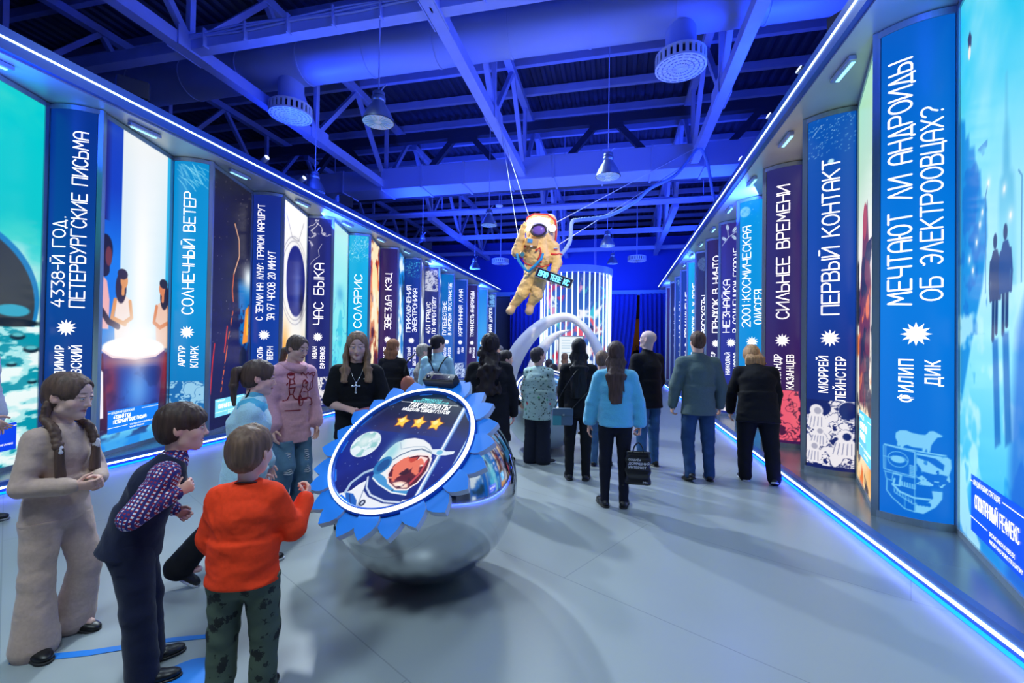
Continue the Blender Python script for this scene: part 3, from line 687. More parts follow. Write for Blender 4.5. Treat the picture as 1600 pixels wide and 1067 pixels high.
def art_branch(cv, W):
    c = (196, 222, 246)
    cv.line([(W*.05, .05), (W*.35, .22), (W*.6, .3), (W*.95, .42)], .012, c); cv.line([(W*.35, .22), (W*.3, .42)], .01, c)
    for x, y, a in ((.3, .45, 1.8), (.62, .38, 1.), (.8, .3, -.4), (.15, .2, 2.4), (.6, .2, -.9)): cv.ell(W*x, y, .07, .03, c, rot=a); cv.line([(W*x-.06*math.cos(a), y-.06*math.sin(a)), (W*x+.06*math.cos(a), y+.06*math.sin(a))], .004, (30, 40, 120))
def art_spiral(cv, W):
    for j in range(3): cv.line([(W*.5+(.01+.2*a/18)*math.cos(a+j*2.1), cv.H*.5+(.01+.2*a/18)*math.sin(a+j*2.1)) for a in np.linspace(0, 18, 90)], .007, (110, 150, 200))
def art_wave(c1, c2, seed): return lambda cv, W: cv.put(np.clip(1.2-np.abs(np.sin(cv.noise(5, seed)*26))/.35, 0, 1)*np.clip((cv.noise(3, seed+2)-.3)/.1, 0, 1)*np.clip(cv.Y/.2, 0, 1), c1)
NV = (16, 30, 96); NV2 = (20, 34, 104); DKN = (30, 26, 78); LB = (0, 130, 214)
RS = [
 ('МЕЧТАЮТ ЛИ АНДРОИДЫ\nОБ ЭЛЕКТРООВЦАХ?', 'ФИЛИП\nДИК', (0, 92, 196), (0, 126, 228), (0, 104, 210), 'bright blue spine column on the right wall with sheep above half-robot skull', dict(span=((2.02, 4.2), (2.05, 3.72)), caps=(.155, .138), art=[(.2, 1.06, .006, paint_sheep_skull)])),
 ('ПЕРВЫЙ КОНТАКТ', 'МЮРРЕЙ\nЛЕЙНСТЕР', (2, 84, 178), (20, 66, 166), NV, 'navy spine column on right wall with starry top and crew-in-cabin drawing at foot', dict(span=(2.05, 3.95), cap=.17, art=[(.2, 1.0, .007, art_crew), (3.85, 4.48, .01, art_night)])),
 ('СИЛЬНЕЕ ВРЕМЕНИ', 'АЛЕКСАНДР\nКАЗАНЦЕВ', (40, 40, 106), (44, 34, 104), (60, 20, 76), 'dark purple spine column on right wall with a red drawing at its foot', dict(span=(2.1, 4.2), cap=.17, art=[(.2, 1.0, .009, art_comic((70, 20, 60), (236, 92, 116), 33, 6.))])),
 ('2001:КОСМИЧЕСКАЯ\nОДИССЕЯ', 'АРТУР\nКЛАРК', (0, 150, 226), (0, 146, 224), (0, 130, 210), 'light blue spine column on right wall with pale moon near its top', dict(span=((2.05, 4.0), (2.1, 2.75)), art=[(4.0, 4.48, .012, art_moon)])),
 ('НЕЗНАЙКА\nВ СОЛНЕЧНОМ ГОРОДЕ', 'НИКОЛАЙ\nНОСОВ', (50, 40, 128), (40, 50, 156), (30, 44, 140), 'blue-violet spine column on right wall with leafy branch near its top', dict(span=((2.0, 3.2), (2.0, 3.9)), caps=(.15, .13), art=[(3.95, 4.48, .012, art_branch), (.2, .75, .012, art_comic((30, 44, 120), PW, 41))])),
 ('ПРЫЖОК В НИЧТО', 'АЛЕКСАНДР\nБЕЛЯЕВ', (44, 34, 96), (40, 36, 100), (34, 32, 96), 'plain dark violet spine column sixth along the right wall', dict(span=(2.05, 4.05), cap=.17)),
 ('РАССКАЗЫ', 'РЭЙ\nБРЭДБЕРИ', (36, 46, 96), (38, 40, 100), (30, 34, 96), 'dark spine column with grey spiral near top, seventh along the right wall', dict(span=(2.05, 3.2), cap=.16, art=[(3.85, 4.45, .02, art_spiral)])),
 ('ПАРАЖ В Ж ВЕКЕ', 'ЖЮЛЬ\nВЕРН', (20, 170, 226), (10, 150, 220), (10, 130, 200), 'cyan spine column eighth along the right wall', dict(span=(2.05, 3.8), cap=.17)),
 ('ПРИКЛЮЧЕНИЕ', 'АНАТОЛИЙ', (24, 60, 150), (20, 50, 150), NV, 'navy spine column ninth along the right wall', dict(span=(2.05, 3.7), cap=.17)),
 ('МАЛЫШ', 'АРКАДИЙ', (20, 70, 170), (16, 56, 160), NV, 'blue spine column tenth along the right wall, with a wave-patterned top', dict(span=(2.05, 3.5), cap=.17, art=[(3.7, 4.45, .03, art_wave((140, 190, 240), 0, 5))])),
 ('ЛУНА', 'АРТУР', (24, 30, 110), (20, 30, 110), NV, 'dark blue spine column eleventh along the right wall', dict(span=(2.05, 3.5), cap=.17)),
 ('КОСМОС', 'ИВАН', (50, 24, 90), (44, 24, 90), DKN, 'dark plum spine column farthest along the right wall', dict(span=(2.05, 3.5), cap=.17)),
]
LS = [
 ('4338-Й ГОД.\nПЕТЕРБУРГСКИЕ ПИСЬМА', 'ВЛАДИМИР\nОДОЕВСКИЙ', (2, 46, 136), (4, 74, 158), (16, 44, 124), 'navy spine column nearest on the left wall, behind the girl with braids', dict(span=((2.02, 3.15), (2.02, 4.22)), caps=(.14, .14))),
 ('СОЛНЕЧНЫЙ ВЕТЕР', 'АРТУР\nКЛАРК', (0, 140, 206), (0, 150, 220), (20, 110, 180), 'light blue spine column on left wall with burst drawing near its top', dict(span=(2.05, 4.0), cap=.155, art=[(4.02, 4.48, .008, art_scrib((150, 226, 250), 5)), (.55, 1.0, .008, art_comic((30, 110, 180), (150, 205, 236), 12, 7.)), ])),
 ('С ЗЕМЛИ НА ЛУНУ: ПРЯМОМ МАРШРУТ\nЗА 97 ЧАСОВ 20 МИНУТ', 'ЖЮЛЬ\nВЕРН', (22, 40, 130), (12, 60, 160), (20, 60, 150), 'royal blue spine column with two long title lines, third along the left wall', dict(span=((2.05, 4.3), (2.05, 3.4)), caps=(.12, .12))),
 ('ЧАС БЫКА', 'ИВАН\nЕФРЕМОВ', (34, 38, 110), (28, 36, 112), (26, 34, 108), 'dark navy spine column with white swirl at top and pen drawing at foot', dict(span=(2.05, 3.45), cap=.2, art=[(3.4, 4.46, .01, lambda cv, W: (cv.put(np.clip(1-np.abs(cv.noise(5, 13)-.5)/.05, 0, 1)*np.clip((cv.Y-.35)/.15, 0, 1), PW), cv.line([(W*.6, .5), (W*.45, .35), (W*.5, .22), (W*.2, .1), (W*.1, .02)], .008, PW))), (.2, .85, .01, art_comic(NV2, PW, 52, 8.))])),
 ('СОЛЯРИС', 'СТАНИСЛАВ\nЛЕМ', (30, 180, 226), (0, 168, 226), (0, 150, 214), 'cyan spine column on left wall with foaming water drawing at its top', dict(span=(2.05, 3.45), cap=.19, art=[(3.75, 4.46, .014, art_wave((170, 240, 250), 0, 8))])),
 ('ЗВЕЗДА КЭЦ', 'АЛЕКСАНДР\nБЕЛЯЕВ', (40, 26, 88), (52, 30, 92), (44, 28, 96), 'dark plum spine column behind the ginger-haired woman', dict(span=(2.05, 3.75), cap=.17)),
 ('ПРИКЛЮЧЕНИЯ\nЭЛЕКТРОНИКА', 'ЕВГЕНИЙ\nВЕЛТИСТОВ', (14, 60, 150), (24, 40, 130), (30, 40, 130), 'navy spine column with blue creature drawing near top, seventh along the left wall', dict(span=((2.05, 3.6), (2.05, 3.5)), caps=(.14, .14), art=[(3.8, 4.4, .02, art_wave((80, 200, 240), 0, 21)), (.2, .85, .02, art_comic((30, 50, 140), (150, 190, 240), 61))])),
 ('451 ГРАДУС\nПО ФАРЕНГЕЙТУ', 'РЭЙ\nБРЭДБЕРИ', (50, 54, 110), (30, 44, 130), (24, 40, 130), 'grey-blue spine column with white smoke drawing near top on the left wall', dict(span=((2.05, 3.2), (2.05, 3.4)), caps=(.14, .13), art=[(3.6, 4.45, .025, art_comic((40, 48, 110), (200, 205, 225), 71, 6.))])),
 ('ПУТЕШЕСТВИЕ\nВ МИРОВОМ ПРОСТРАНСТВЕ', 'НИКОЛАЙ\nМОРОЗОВ', (0, 110, 190), (40, 100, 190), (60, 110, 200), 'mid blue spine column with two title lines, ninth along the left wall', dict(span=((2.05, 3.4), (2.05, 4.15)), caps=(.14, .12), art=[(.2, .9, .03, art_comic((40, 80, 170), (180, 205, 240), 81))])),
 ('КАРТИННАЯ ЛУНА', 'ИВАН\nЛЕМ', (10, 60, 160), (10, 54, 160), (16, 50, 150), 'royal blue spine column tenth along the left wall', dict(span=(2.05, 4.1), cap=.16, art=[(.2, .9, .03, art_comic((30, 60, 150), (190, 210, 245), 91))])),
 ('ТУМАННОСТЬ АНДРОМЕДЫ', 'ИВАН\nЕФРЕМОВ', (40, 30, 90), (36, 34, 100), (60, 30, 90), 'dark violet spine column eleventh along the left wall, behind the woman with dark curls', dict(span=(2.05, 4.2), cap=.16)),
 (' ', ' ', (30, 130, 226), (60, 160, 240), (40, 130, 226), 'plain pale blue spine column without a title near the left wall end', dict()),
 ('ЛУННАЯ ДОРОГА', 'АБРАМ', (16, 40, 120), (14, 34, 110), (14, 30, 104), 'dark blue spine column last along the left wall before the curtains', dict(span=(2.05, 3.7), cap=.16, art=[(3.75, 4.45, .03, art_comic((16, 36, 110), (110, 170, 230), 97))])),
]
for k, (ti, au, c1, c2, c3, lab, kw) in enumerate(RS): spine_column('right', k, ti, au, c1, c2, c3, lab, **kw)
for k, (ti, au, c1, c2, c3, lab, kw) in enumerate(LS): spine_column('left', k, ti, au, c1, c2, c3, lab, **kw)

spine_column('right', -1, ' ', ' ', (0, 92, 196), (0, 110, 214), (0, 100, 200), 'plain blue spine column just behind the camera on the right wall')
spine_column('left', -1, ' ', ' ', (2, 46, 136), (4, 74, 158), (16, 44, 124), 'plain navy spine column outside the picture on the left wall')

# ------------------------------------------------------------------ the tall displays standing between the spines
def clouds(cv, c, seed, lo=.45, hi=.75, sc_=1.2, mask=None):
    a = np.clip((cv.noise(sc_, seed, 5, 1, 1.6)-lo)/(hi-lo), 0, 1); cv.put(a if mask is None else a*mask, c)
def pic_dome(cv):
    W, H = cv.W, cv.H
    cv.grad([(0, (150, 225, 226)), (.32, (200, 240, 236)), (.5, (120, 228, 224)), (.66, (10, 200, 204)), (1, (0, 206, 210))])
    clouds(cv, (240, 248, 246), 4, .42, .6, 1.5, np.clip(1.2-abs(cv.Y/H-.46)/.16, 0, 1)); clouds(cv, (70, 216, 206), 9, .5, .8, 1.0, cv.Y/H > .6)
    cv.ell(.32, 1.92, .96, .86, (26, 130, 196)); cv.ell(.27, 1.88, .95, .85, (52, 60, 64)); cv.glow(.4, 1.95, .5, .35, (84, 88, 84), .7)
    m = cv.Y < 1.62
    cv.put(m*1., (170, 232, 234)); n = cv.noise(4, 5, 4, 1, 3.); cv.put(np.clip((n-.5)/.08, 0, 1)*m, (236, 250, 248)); cv.put(np.clip((.42-n)/.05, 0, 1)*m, (0, 150, 170))
    for x, y, r in ((.8, .345, .09), (.6, .33, .05), (.93, .31, .1), (.75, .27, .06), (.55, .29, .07), (.95, .22, .06)): cv.ell(W*x, H*y, r, r*.45, (12, 40, 52)); cv.ell(W*x, H*y+.02, r*.8, r*.25, (90, 190, 200))
    cv.ell(W*.75, 1.80, .2, .07, (60, 170, 200)); cv.ell(W*.7, 1.66, .4, .05, (14, 30, 36))
def person_fig(cv, x, y, h, skin, top, hair, flip=1):
    cv.poly([(x-.10*h, y), (x-.12*h, y+.3*h), (x-.09*h, y+.55*h), (x+.0*h, y+.6*h), (x+.1*h, y+.55*h), (x+.11*h, y+.25*h), (x+.1*h, y)], top)
    cv.line([(x-.11*h, y+.52*h), (x-.15*h, y+.32*h), (x+.04*h*flip, y+.26*h)], .05*h, skin); cv.line([(x+.11*h, y+.52*h), (x+.14*h, y+.34*h), (x+.02*h*flip, y+.27*h)], .05*h, skin)
    cv.ell(x-.03*h*flip, y+.66*h, .08*h, .17*h, hair); cv.ell(x+.015*h*flip, y+.75*h, .055*h, .085*h, skin); cv.ell(x-.01*h*flip, y+.82*h, .075*h, .06*h, hair); cv.line([(x, y+.6*h), (x+.005*h, y+.7*h)], .045*h, skin)
def pic_cauldron(cv):
    W, H = cv.W, cv.H
    cv.grad([(0, (40, 150, 240)), (.05, (80, 180, 245)), (.07, (20, 20, 70)), (.27, (60, 30, 90)), (.33, (150, 220, 250)), (1, (226, 236, 238))])
    cv.put((cv.Y > 1.3)*np.clip(1.2-np.abs(cv.X-W*.6)/(W*.6), 0, 1)*.75, (246, 247, 247)); cv.put(np.clip((.31-cv.X)/.02, 0, 1)*(cv.Y > 1.2), (16, 120, 236)); cv.put(np.clip((.31-cv.X)/.02, 0, 1)*np.clip((cv.Y-2.6)/.9, 0, 1), (14, 60, 190)); cv.put(np.clip((.12-cv.X)/.1, 0, 1)*(cv.Y > H*.7), (30, 30, 120)); cv.put(np.clip((cv.X-1.21)/.02, 0, 1)*(cv.Y > 1.3), (50, 180, 230))
    cv.poly([(0, .12), (W, .12), (W, 1.3), (0, 1.3)], (44, 16, 54))
    cv.poly([(W*.12, .3), (W*.86, .3), (W*.97, 1.34), (W*.03, 1.34)], (34, 50, 150)); cv.glow(W*.52, .75, .3, .32, (60, 140, 235), .9); cv.glow(W*.12, .9, .16, .45, (140, 44, 60), .85); cv.glow(W*.98, 1.0, .16, .45, (150, 34, 40), .85); cv.glow(W*.5, 1.18, .55, .07, (240, 150, 110), .6); cv.put(np.clip((cv.noise(3, 4)-.5)/.1, 0, 1)*(cv.Y < 1.1)*(cv.Y > .3)*.35, (20, 20, 80))
    cv.poly([(0, .45), (.07, .45), (.05, 1.05), (0, 1.1)], (250, 244, 250))
    person_fig(cv, .36, 1.38, 1.22, (226, 150, 84), (246, 226, 216), (44, 28, 50)); person_fig(cv, 1.17, 1.36, 1.22, (222, 130, 74), (240, 196, 170), (44, 24, 40), -1)
    cv.line([(.01, 2.72), (.02, 2.4)], .2, (24, 18, 50)); cv.ell(.05, 2.66, .115, .2, (24, 18, 40)); cv.ell(.1, 2.58, .055, .13, (110, 50, 50)); cv.poly([(0, 1.62), (.12, 1.62), (.13, 2.0), (.08, 2.25), (0, 2.32)], (238, 176, 178)); cv.line([(0, 1.86), (.12, 1.72), (.28, 1.66)], .085, (40, 24, 40))
    cv.ell(.62, 1.37, .6, .15, (255, 255, 255)); cv.glow(.62, 1.5, .5, .28, (255, 255, 255), 1); cv.line([(.03, 1.34), (.2, 1.25), (.62, 1.215), (1.04, 1.25), (1.22, 1.34)], .03, (250, 226, 226))
    cv.glow(.7, 2.4, .17, 1.3, (255, 255, 255), .95)
    m = cv.Y < .3; n = cv.noise(3, 8, 3, 1, 2.); cv.put(m*np.clip((n-.5)/.1, 0, 1), (140, 230, 250)); cv.put(m*.7*np.clip((.3-cv.Y)/.2, 0, 1), (30, 140, 236))
def pic_launch(cv):
    W, H = cv.W, cv.H
    cv.grad([(0, (18, 18, 62)), (.3, (26, 24, 84)), (.6, (20, 18, 40)), (1, (30, 28, 36))]); cv.stars(60, (230, 220, 210), 4, (.003, .006), (0, .3, 1, 1))
    m = np.clip((cv.X-W*.62-(H*.62-cv.Y)*.09)/.1, 0, 1)*np.clip((H*.62-cv.Y)/.2, 0, 1)*np.clip((cv.Y-H*.28)/.3, 0, 1); cv.put(m, (10, 110, 190)); cv.glow(W*.97, 2.7, .22, .25, (240, 252, 255), 1)
    tr = [(.7, 3.6), (.86, 3.35), (.88, 3.05), (.7, 2.7), (.66, 2.4), (.72, 2.1), (.57, 1.6), (.46, 1.1), (.34, .55)]
    cv.line(tr, .028, (236, 110, 40)); cv.line(tr[:4], .014, (255, 240, 210)); n = cv.noise(14, 8); cv.put(np.clip((n-.56)/.03, 0, 1)*(cv.Y < 2.2)*.9, (24, 22, 74)); cv.line([(W*.1, H*.33), (W*.06, H*.26), (W*.02, H*.14)], .03, (220, 40, 30)); cv.line([(W*.4, H*.4), (W*.34, H*.3)], .04, (200, 50, 40))
    cv.poly([(W*.82, H*.33), (W*.98, H*.34), (W*.99, H*.5), (W*.9, H*.48)], (250, 150, 20)); cv.poly([(W*.93, H*.37), (W*.98, H*.37), (W*.98, H*.46), (W*.95, H*.46)], (255, 200, 60)); cv.ell(W*.85, H*.27, .14, .2, (14, 20, 46))
def pic_porthole(cv):
    W, H = cv.W, cv.H
    cv.grad([(0, (250, 248, 240)), (.1, (252, 248, 236)), (1, (255, 254, 250))]); cv.glow(W*.1, H*.3, .25, .5, (250, 170, 40), .9); cv.glow(W*.1, H*.12, .3, .4, (250, 150, 40), .8); cv.glow(W*.95, H*.25, .2, .5, (226, 190, 120), .7)
    for r in (.60, .54): cv.line([(W*.5+W*r*math.cos(a), 2.8+.84*r/.54*math.sin(a)) for a in np.linspace(0, 2*PI, 60)], .02, (170, 170, 180))
    cv.ell(W*.54, 2.8, W*.42, .76, (26, 34, 120)); cv.glow(W*.6, 2.7, .2, .5, (90, 110, 190), .8); cv.line([(W*.25+W*.12*math.cos(a), 2.8+.6*math.sin(a)) for a in np.linspace(1.6, 4.6, 30)], .03, (240, 240, 250)); cv.glow(W*.8, 2.35, .12, .3, (30, 30, 50), .9)
    cv.line([(W*.1, 4.1), (W*.35, 3.68), (W*.62, 3.68), (W*.85, 4.15)], .02, (150, 150, 160)); cv.put(np.clip((cv.noise(3, 6)-.66)/.04, 0, 1)*(cv.Y < H*.35), (200, 190, 180))
def pic_mist(cv):
    W, H = cv.W, cv.H
    cv.grad([(0, (40, 190, 214)), (.4, (120, 226, 226)), (1, (190, 236, 228))]); n = cv.noise(2.5, 31, 4); cv.put(np.clip(1-np.abs(n-.5)/.03, 0, 1)*(cv.Y < H*.6), (20, 150, 200)); cv.ell(W*.55, H*.42, .2, .5, (70, 196, 214)); cv.glow(W*.5, H*.62, .3, .2, (20, 130, 190), .6)
def pic_fire(cv):
    W, H = cv.W, cv.H
    cv.grad([(0, (60, 20, 20)), (.3, (150, 60, 20)), (.6, (240, 150, 60)), (.85, (230, 90, 20)), (1, (90, 20, 20))]); n = cv.noise(2.2, 12, 5); cv.put(np.clip((n-.5)/.1, 0, 1), (255, 236, 190)); cv.put(np.clip((.4-n)/.06, 0, 1), (70, 16, 30)); cv.ell(W*.55, H*.75, .4, .5, (255, 230, 160)); cv.glow(W*.5, H*.62, .3, .4, (255, 250, 230), .8)
def pic_gen(c0, c1, c2, seed):
    def f(cv):
        cv.grad([(0, c0), (.5, c1), (1, c2)]); n = cv.noise(2., seed, 5); cv.put(np.clip((n-.52)/.1, 0, 1), (232, 246, 252)); cv.put(np.clip((.4-n)/.07, 0, 1), tuple(int(v*.4) for v in c1))
    return f
def pic_street(cv):
    W, H = cv.W, cv.H
    cv.grad([(0, (30, 130, 230)), (.1, (60, 190, 240)), (.3, (130, 226, 246)), (.45, (190, 240, 248)), (.62, (140, 224, 240)), (.8, (60, 204, 232)), (1, (0, 190, 226))])
    n = cv.noise(.9, 7, 5); cv.put(np.clip((n-.5)/.25, 0, 1)*(cv.Y > H*.5)*.6, (200, 240, 240))
    # the tower in haze, house fronts at the left, lamp posts
    cv.poly([(.80, 1.9), (.81, 2.45), (.83, 2.62), (.875, 2.66), (.89, 2.9), (.925, 3.02), (.935, 3.3), (.945, 3.02), (.98, 2.9), (.995, 2.66), (1.05, 2.6), (1.07, 2.4), (1.08, 1.9)], (84, 182, 216), .07); cv.glow(.94, 2.2, .35, .35, (150, 226, 240), .8)
    cv.poly([(0, 1.0), (0, 3.4), (.1, 3.35), (.12, 3.2), (.2, 3.2), (.22, 3.08), (.33, 3.05), (.36, 2.85), (.46, 2.82), (.48, 2.62), (.58, 2.55), (.6, 2.3), (.5, 1.95), (.3, 1.6)], (24, 140, 214), .05)
    n = cv.noise(6, 9, 3); cv.put(np.clip((n-.5)/.1, 0, 1)*(cv.X < .6)*(cv.Y > 1.6)*(cv.Y < 3.0)*.5, (10, 90, 190))
    cv.poly([(.17, 3.98), (.22, 4.02), (.26, 3.95), (.25, 3.88), (.19, 3.88)], (60, 50, 60)); cv.ell(.21, 3.85, .03, .055, (250, 240, 220)); cv.line([(.565, 1.9), (.565, 2.6), (.6, 2.66)], .012, (20, 80, 160)); cv.line([(1.16, 1.9), (1.17, 2.55), (1.12, 2.6)], .01, (30, 100, 170))
    for x, y in ((.5, 2.5), (.45, 2.42), (.38, 2.3), (.3, 2.1), (.22, 2.2), (.62, 2.68), (.9, 2.55), (1.0, 2.35)): cv.ell(x, y, .014, .02, (255, 250, 235)); cv.glow(x, y, .045, .045, (250, 250, 240), .6)
    cv.put((cv.Y < 1.9)*np.clip((cv.noise(3, 17, 4, 1, 1.)-.5)/.1, 0, 1)*.8, (190, 244, 250)); cv.put((cv.Y < 1.4)*np.clip((cv.noise(2, 27, 4, 1.5, 1.)-.56)/.06, 0, 1)*.8, (0, 140, 226)); cv.poly([(.95, 0), (W, 0), (W, 1.9), (1.1, 1.6), (1.0, .9)], (0, 70, 200), .12, .6)
    for x, y0, s_, coat in ((.745, 1.56, .53, (44, 52, 92)), (.92, 1.6, .52, (24, 60, 124))):
        X0 = x; dk = (16, 38, 86)
        cv.line([(X0-.03, y0+.62*s_), (X0-.04, y0)], .05, dk); cv.line([(X0+.03, y0+.62*s_), (X0+.02, y0+.05)], .05, dk)
        cv.poly([(X0-.07, y0+.5*s_), (X0+.07, y0+.5*s_), (X0+.085, y0+1.0*s_), (X0+.04, y0+1.16*s_), (X0-.04, y0+1.16*s_), (X0-.085, y0+1.0*s_)], coat); cv.line([(X0-.08, y0+1.02*s_), (X0-.1, y0+.75*s_), (X0-.085, y0+.52*s_)], .035, coat); cv.line([(X0+.08, y0+1.02*s_), (X0+.1, y0+.75*s_), (X0+.085, y0+.52*s_)], .035, coat); cv.ell(X0, y0+1.27*s_, .035, .055, dk)
        cv.poly([(X0-.05, y0), (X0+.05, y0), (X0+.1, y0-.7), (X0, y0-.75)], (16, 96, 180), .03, .8)
def pic_figure(cv):
    W, H = cv.W, cv.H
    cv.grad([(0, (246, 206, 140)), (.25, (250, 240, 216)), (.6, (250, 246, 236)), (.8, (190, 224, 190)), (1, (170, 226, 190))]); n = cv.noise(2.6, 3, 5)
    cv.poly([(W*.1, H*.2), (W*.05, H*.45), (W*.25, H*.58), (W*.3, H*.68), (W*.55, H*.7), (W*.62, H*.6), (W*.75, H*.5), (W*.7, H*.3), (W*.5, H*.2)], (110, 40, 44), .05); cv.put(np.clip((n-.55)/.06, 0, 1)*(cv.Y < H*.6), (30, 22, 36)); cv.put(np.clip((.42-n)/.06, 0, 1)*(cv.Y < H*.5), (236, 120, 40)); cv.ell(W*.4, H*.66, .14, .2, (180, 60, 50)); cv.glow(W*.9, H*.1, .4, .4, (250, 150, 40), .9)

def screen(side, k, pic, label, res, caption=None):
    """display between the aisle corner of spine k and the recessed corner of spine k+1"""
    if side == 'right':
        a = np.array((BR_-.03, YR0-.26+PITCH*(k+1)-.04)); b = np.array((AR+.03, YR0+PITCH*k+.05))
    else:
        a = np.array((AL-.03, YL0+PITCH*k+.05)); b = np.array((BL_+.03, YL0-.26+PITCH*(k+1)-.04))
    w = np.linalg.norm(b-a); d = (b-a)/w; n = np.array([d[1], -d[0]]); o = (a+b)/2
    t = empty('display_screen', (o[0], o[1], 0)); tag(t, label, 'display screen', 'displays between spines of the %s wall' % side)
    z0, z1 = .14, ZT-.06
    def T(x, y, off=0.):
        p = a[None]+d[None]*np.asarray(x)[:, None]+n[None]*off-o[None]; return np.stack([p[:, 0], p[:, 1], np.asarray(y)+z0], 1)
    q = MB(); RR = [[d[0], n[0], 0], [d[1], n[1], 0], [0, 0, 1]]
    for xx in (0, w): p = a+d*xx-o; q.box((p[0]-n[0]*.02, p[1]-n[1]*.02, (ZT+.1)/2), (.05, .07, ZT-.1), RR)
    for zz in (z0-.02, z1+.03): q.box((-n[0]*.02, -n[1]*.02, zz), (w, .07, .06), RR)
    q.build('frame', ALU, t)
    q = MB(); q.box((-n[0]*.05, -n[1]*.05, (z0+z1)/2), (w-.02, .05, z1-z0), RR); q.build('display_cabinet', BLK, t)
    cv = Canvas(w-.05, z1-z0, res); pic(cv); obj('picture', cv.mesh('picture', lambda x, y: T(x+.025, y)), SCREEN, t)
    if caption:
        cx0, cy0, cw, chh, bg, big, small, small2 = caption
        q = MB(); q.add(T(np.array([cx0, cx0+cw, cx0+cw, cx0]), np.array([cy0, cy0, cy0+chh, cy0+chh]), .004), [(0, 1, 2, 3)]); cs = q.build('caption_sign', glow('caption_'+str(side)+str(k), bg, 1.), t)
        VV = []; FF = []; nn = 0
        def add(V2, F, x, y, fit=None):
            nonlocal nn
            if len(V2) == 0: return
            sx = fit/V2[:, 0].max() if fit else 1
            VV.append(np.stack([V2[:, 0]*sx+x, V2[:, 1]+y], 1)); FF.extend([tuple(j+nn for j in f) for f in F]); nn += len(V2)
        add(*font_mesh(small, .13*chh, .01), cx0+.06*cw, cy0+.84*chh, min(.54*cw, .075*len(small)*chh))
        ll = big.split('\n')
        for i, ln in enumerate(ll): add(*stroke_text(ln, 0, min(.84*cw, .1*len(ln)*chh), (.14 if len(ll) > 1 else .22)*chh, .026*chh), cx0+.1*cw, cy0+(.62-.21*i if len(ll) > 1 else .46)*chh)
        for i, ln in enumerate(small2.split('\n')): add(*font_mesh(ln, .095*chh, .008), cx0+.4*cw, cy0+(.2-.12*i)*chh, min(.56*cw, .055*len(ln)*chh))
        for (xa, xb, yy) in ((0., .05, .88), (.64, 1., .88), (.0, .36, .24)):
            VV.append(np.array([(cx0+xa*cw, cy0+yy*chh), (cx0+xb*cw, cy0+yy*chh), (cx0+xb*cw, cy0+yy*chh+.006), (cx0+xa*cw, cy0+yy*chh+.006)])); FF.append((nn, nn+1, nn+2, nn+3)); nn += 4
        P = np.concatenate(VV); obj('caption_lettering', mesh_np('caption_lettering', T(P[:, 0], P[:, 1], .007), FF), WHITE, cs)
CB = (4, 60, 200)
screen('left', -2, pic_gen((60, 160, 200), (20, 120, 190), (0, 190, 210), 3), 'blue display outside the picture edge beside the domed landscape display', .05)
screen('left', -1, pic_dome, 'teal display with dark dome over icy rocks, nearest on the left wall', .012, (.08, .19, .98, .31, (6, 60, 196), 'РЕСТОРАН\nУ КОНЦА ВСЕЛЕННОЙ»', 'ДУГЛАС АДАМС', 'THE RESTAURANT AT THE END OF THE UNIVERSE\nDOUGLAS ADAMS'))
screen('left', 0, pic_cauldron, 'white display with women around a glowing cauldron on the left wall', .01, (.165, .22, .975, .31, (20, 116, 206), '4338-Й ГОД\nПЕТЕРБУРГСКИЕ ПИСЬМА', 'ВЛАДИМИР ОДОЕВСКИЙ', 'THE YEAR 4338: PETERSBURG LETTERS\nVLADIMIR ODOEVSKY'))
screen('left', 1, pic_launch, 'dark display with orange rocket trail on the left wall', .014, (.2, .2, 1.0, .3, (120, 206, 220), 'СОЛНЕЧНЫЙ ВЕТЕР', 'АРТУР КЛАРК', 'THE WIND FROM THE SUN\nARTHUR CLARKE'))
screen('left', 2, pic_porthole, 'white display with big dark blue porthole on the left wall', .02)
screen('left', 3, pic_mist, 'pale turquoise display with misty figure on the left wall', .03)
screen('left', 4, pic_fire, 'orange fiery display on the left wall', .03)
for k, (a_, b_, c_, s_, lab) in enumerate((((20, 90, 190), (40, 150, 220), (10, 120, 210), 40, 'bright blue and white display sixth along the left wall'), ((120, 120, 120), (170, 180, 190), (90, 90, 110), 44, 'grey rocky display seventh along the left wall'), ((40, 90, 160), (20, 60, 140), (30, 70, 160), 48, 'dim blue display eighth along the left wall'),
        ((40, 120, 200), (60, 150, 220), (40, 120, 210), 50, 'soft blue display ninth along the left wall'), ((20, 60, 140), (40, 80, 160), (20, 60, 140), 53, 'dark blue display tenth along the left wall'), ((60, 150, 230), (110, 190, 245), (60, 160, 236), 56, 'pale blue display eleventh along the left wall'), ((60, 150, 230), (110, 190, 245), (60, 160, 236), 58, 'pale blue display last along the left wall'))):
    screen('left', 5+k, pic_gen(a_, b_, c_, s_), lab, .06)
screen('right', -1, pic_street, 'cyan display of a snowy street with a walking couple, nearest on the right wall', .009, (.31, .1, .96, .43, (0, 62, 200), 'СПОНТАННЫЙ РЕФЛЕКС', 'АРКАДИЙ И БОРИС СТРУГАЦКИЕ', 'SPONTANEOUS REFLEX\nARKADY AND BORIS STRUGATSKY'))
screen('right', -2, pic_gen((20, 90, 190), (40, 150, 220), (10, 120, 210), 62), 'blue display on the right wall beside the camera', .06)
screen('right', 0, pic_figure, 'cream display with a red cloaked figure between the first two right columns', .014, (.2, .3, 1.0, .5, (70, 176, 226), 'МЕЧТАЮТ ЛИ\nАНДРОИДЫ', 'ФИЛИП ДИК', 'DO ANDROIDS DREAM\nPHILIP DICK'))
screen('right', 1, pic_fire, 'red glowing display behind the dark purple column on the right wall', .04)
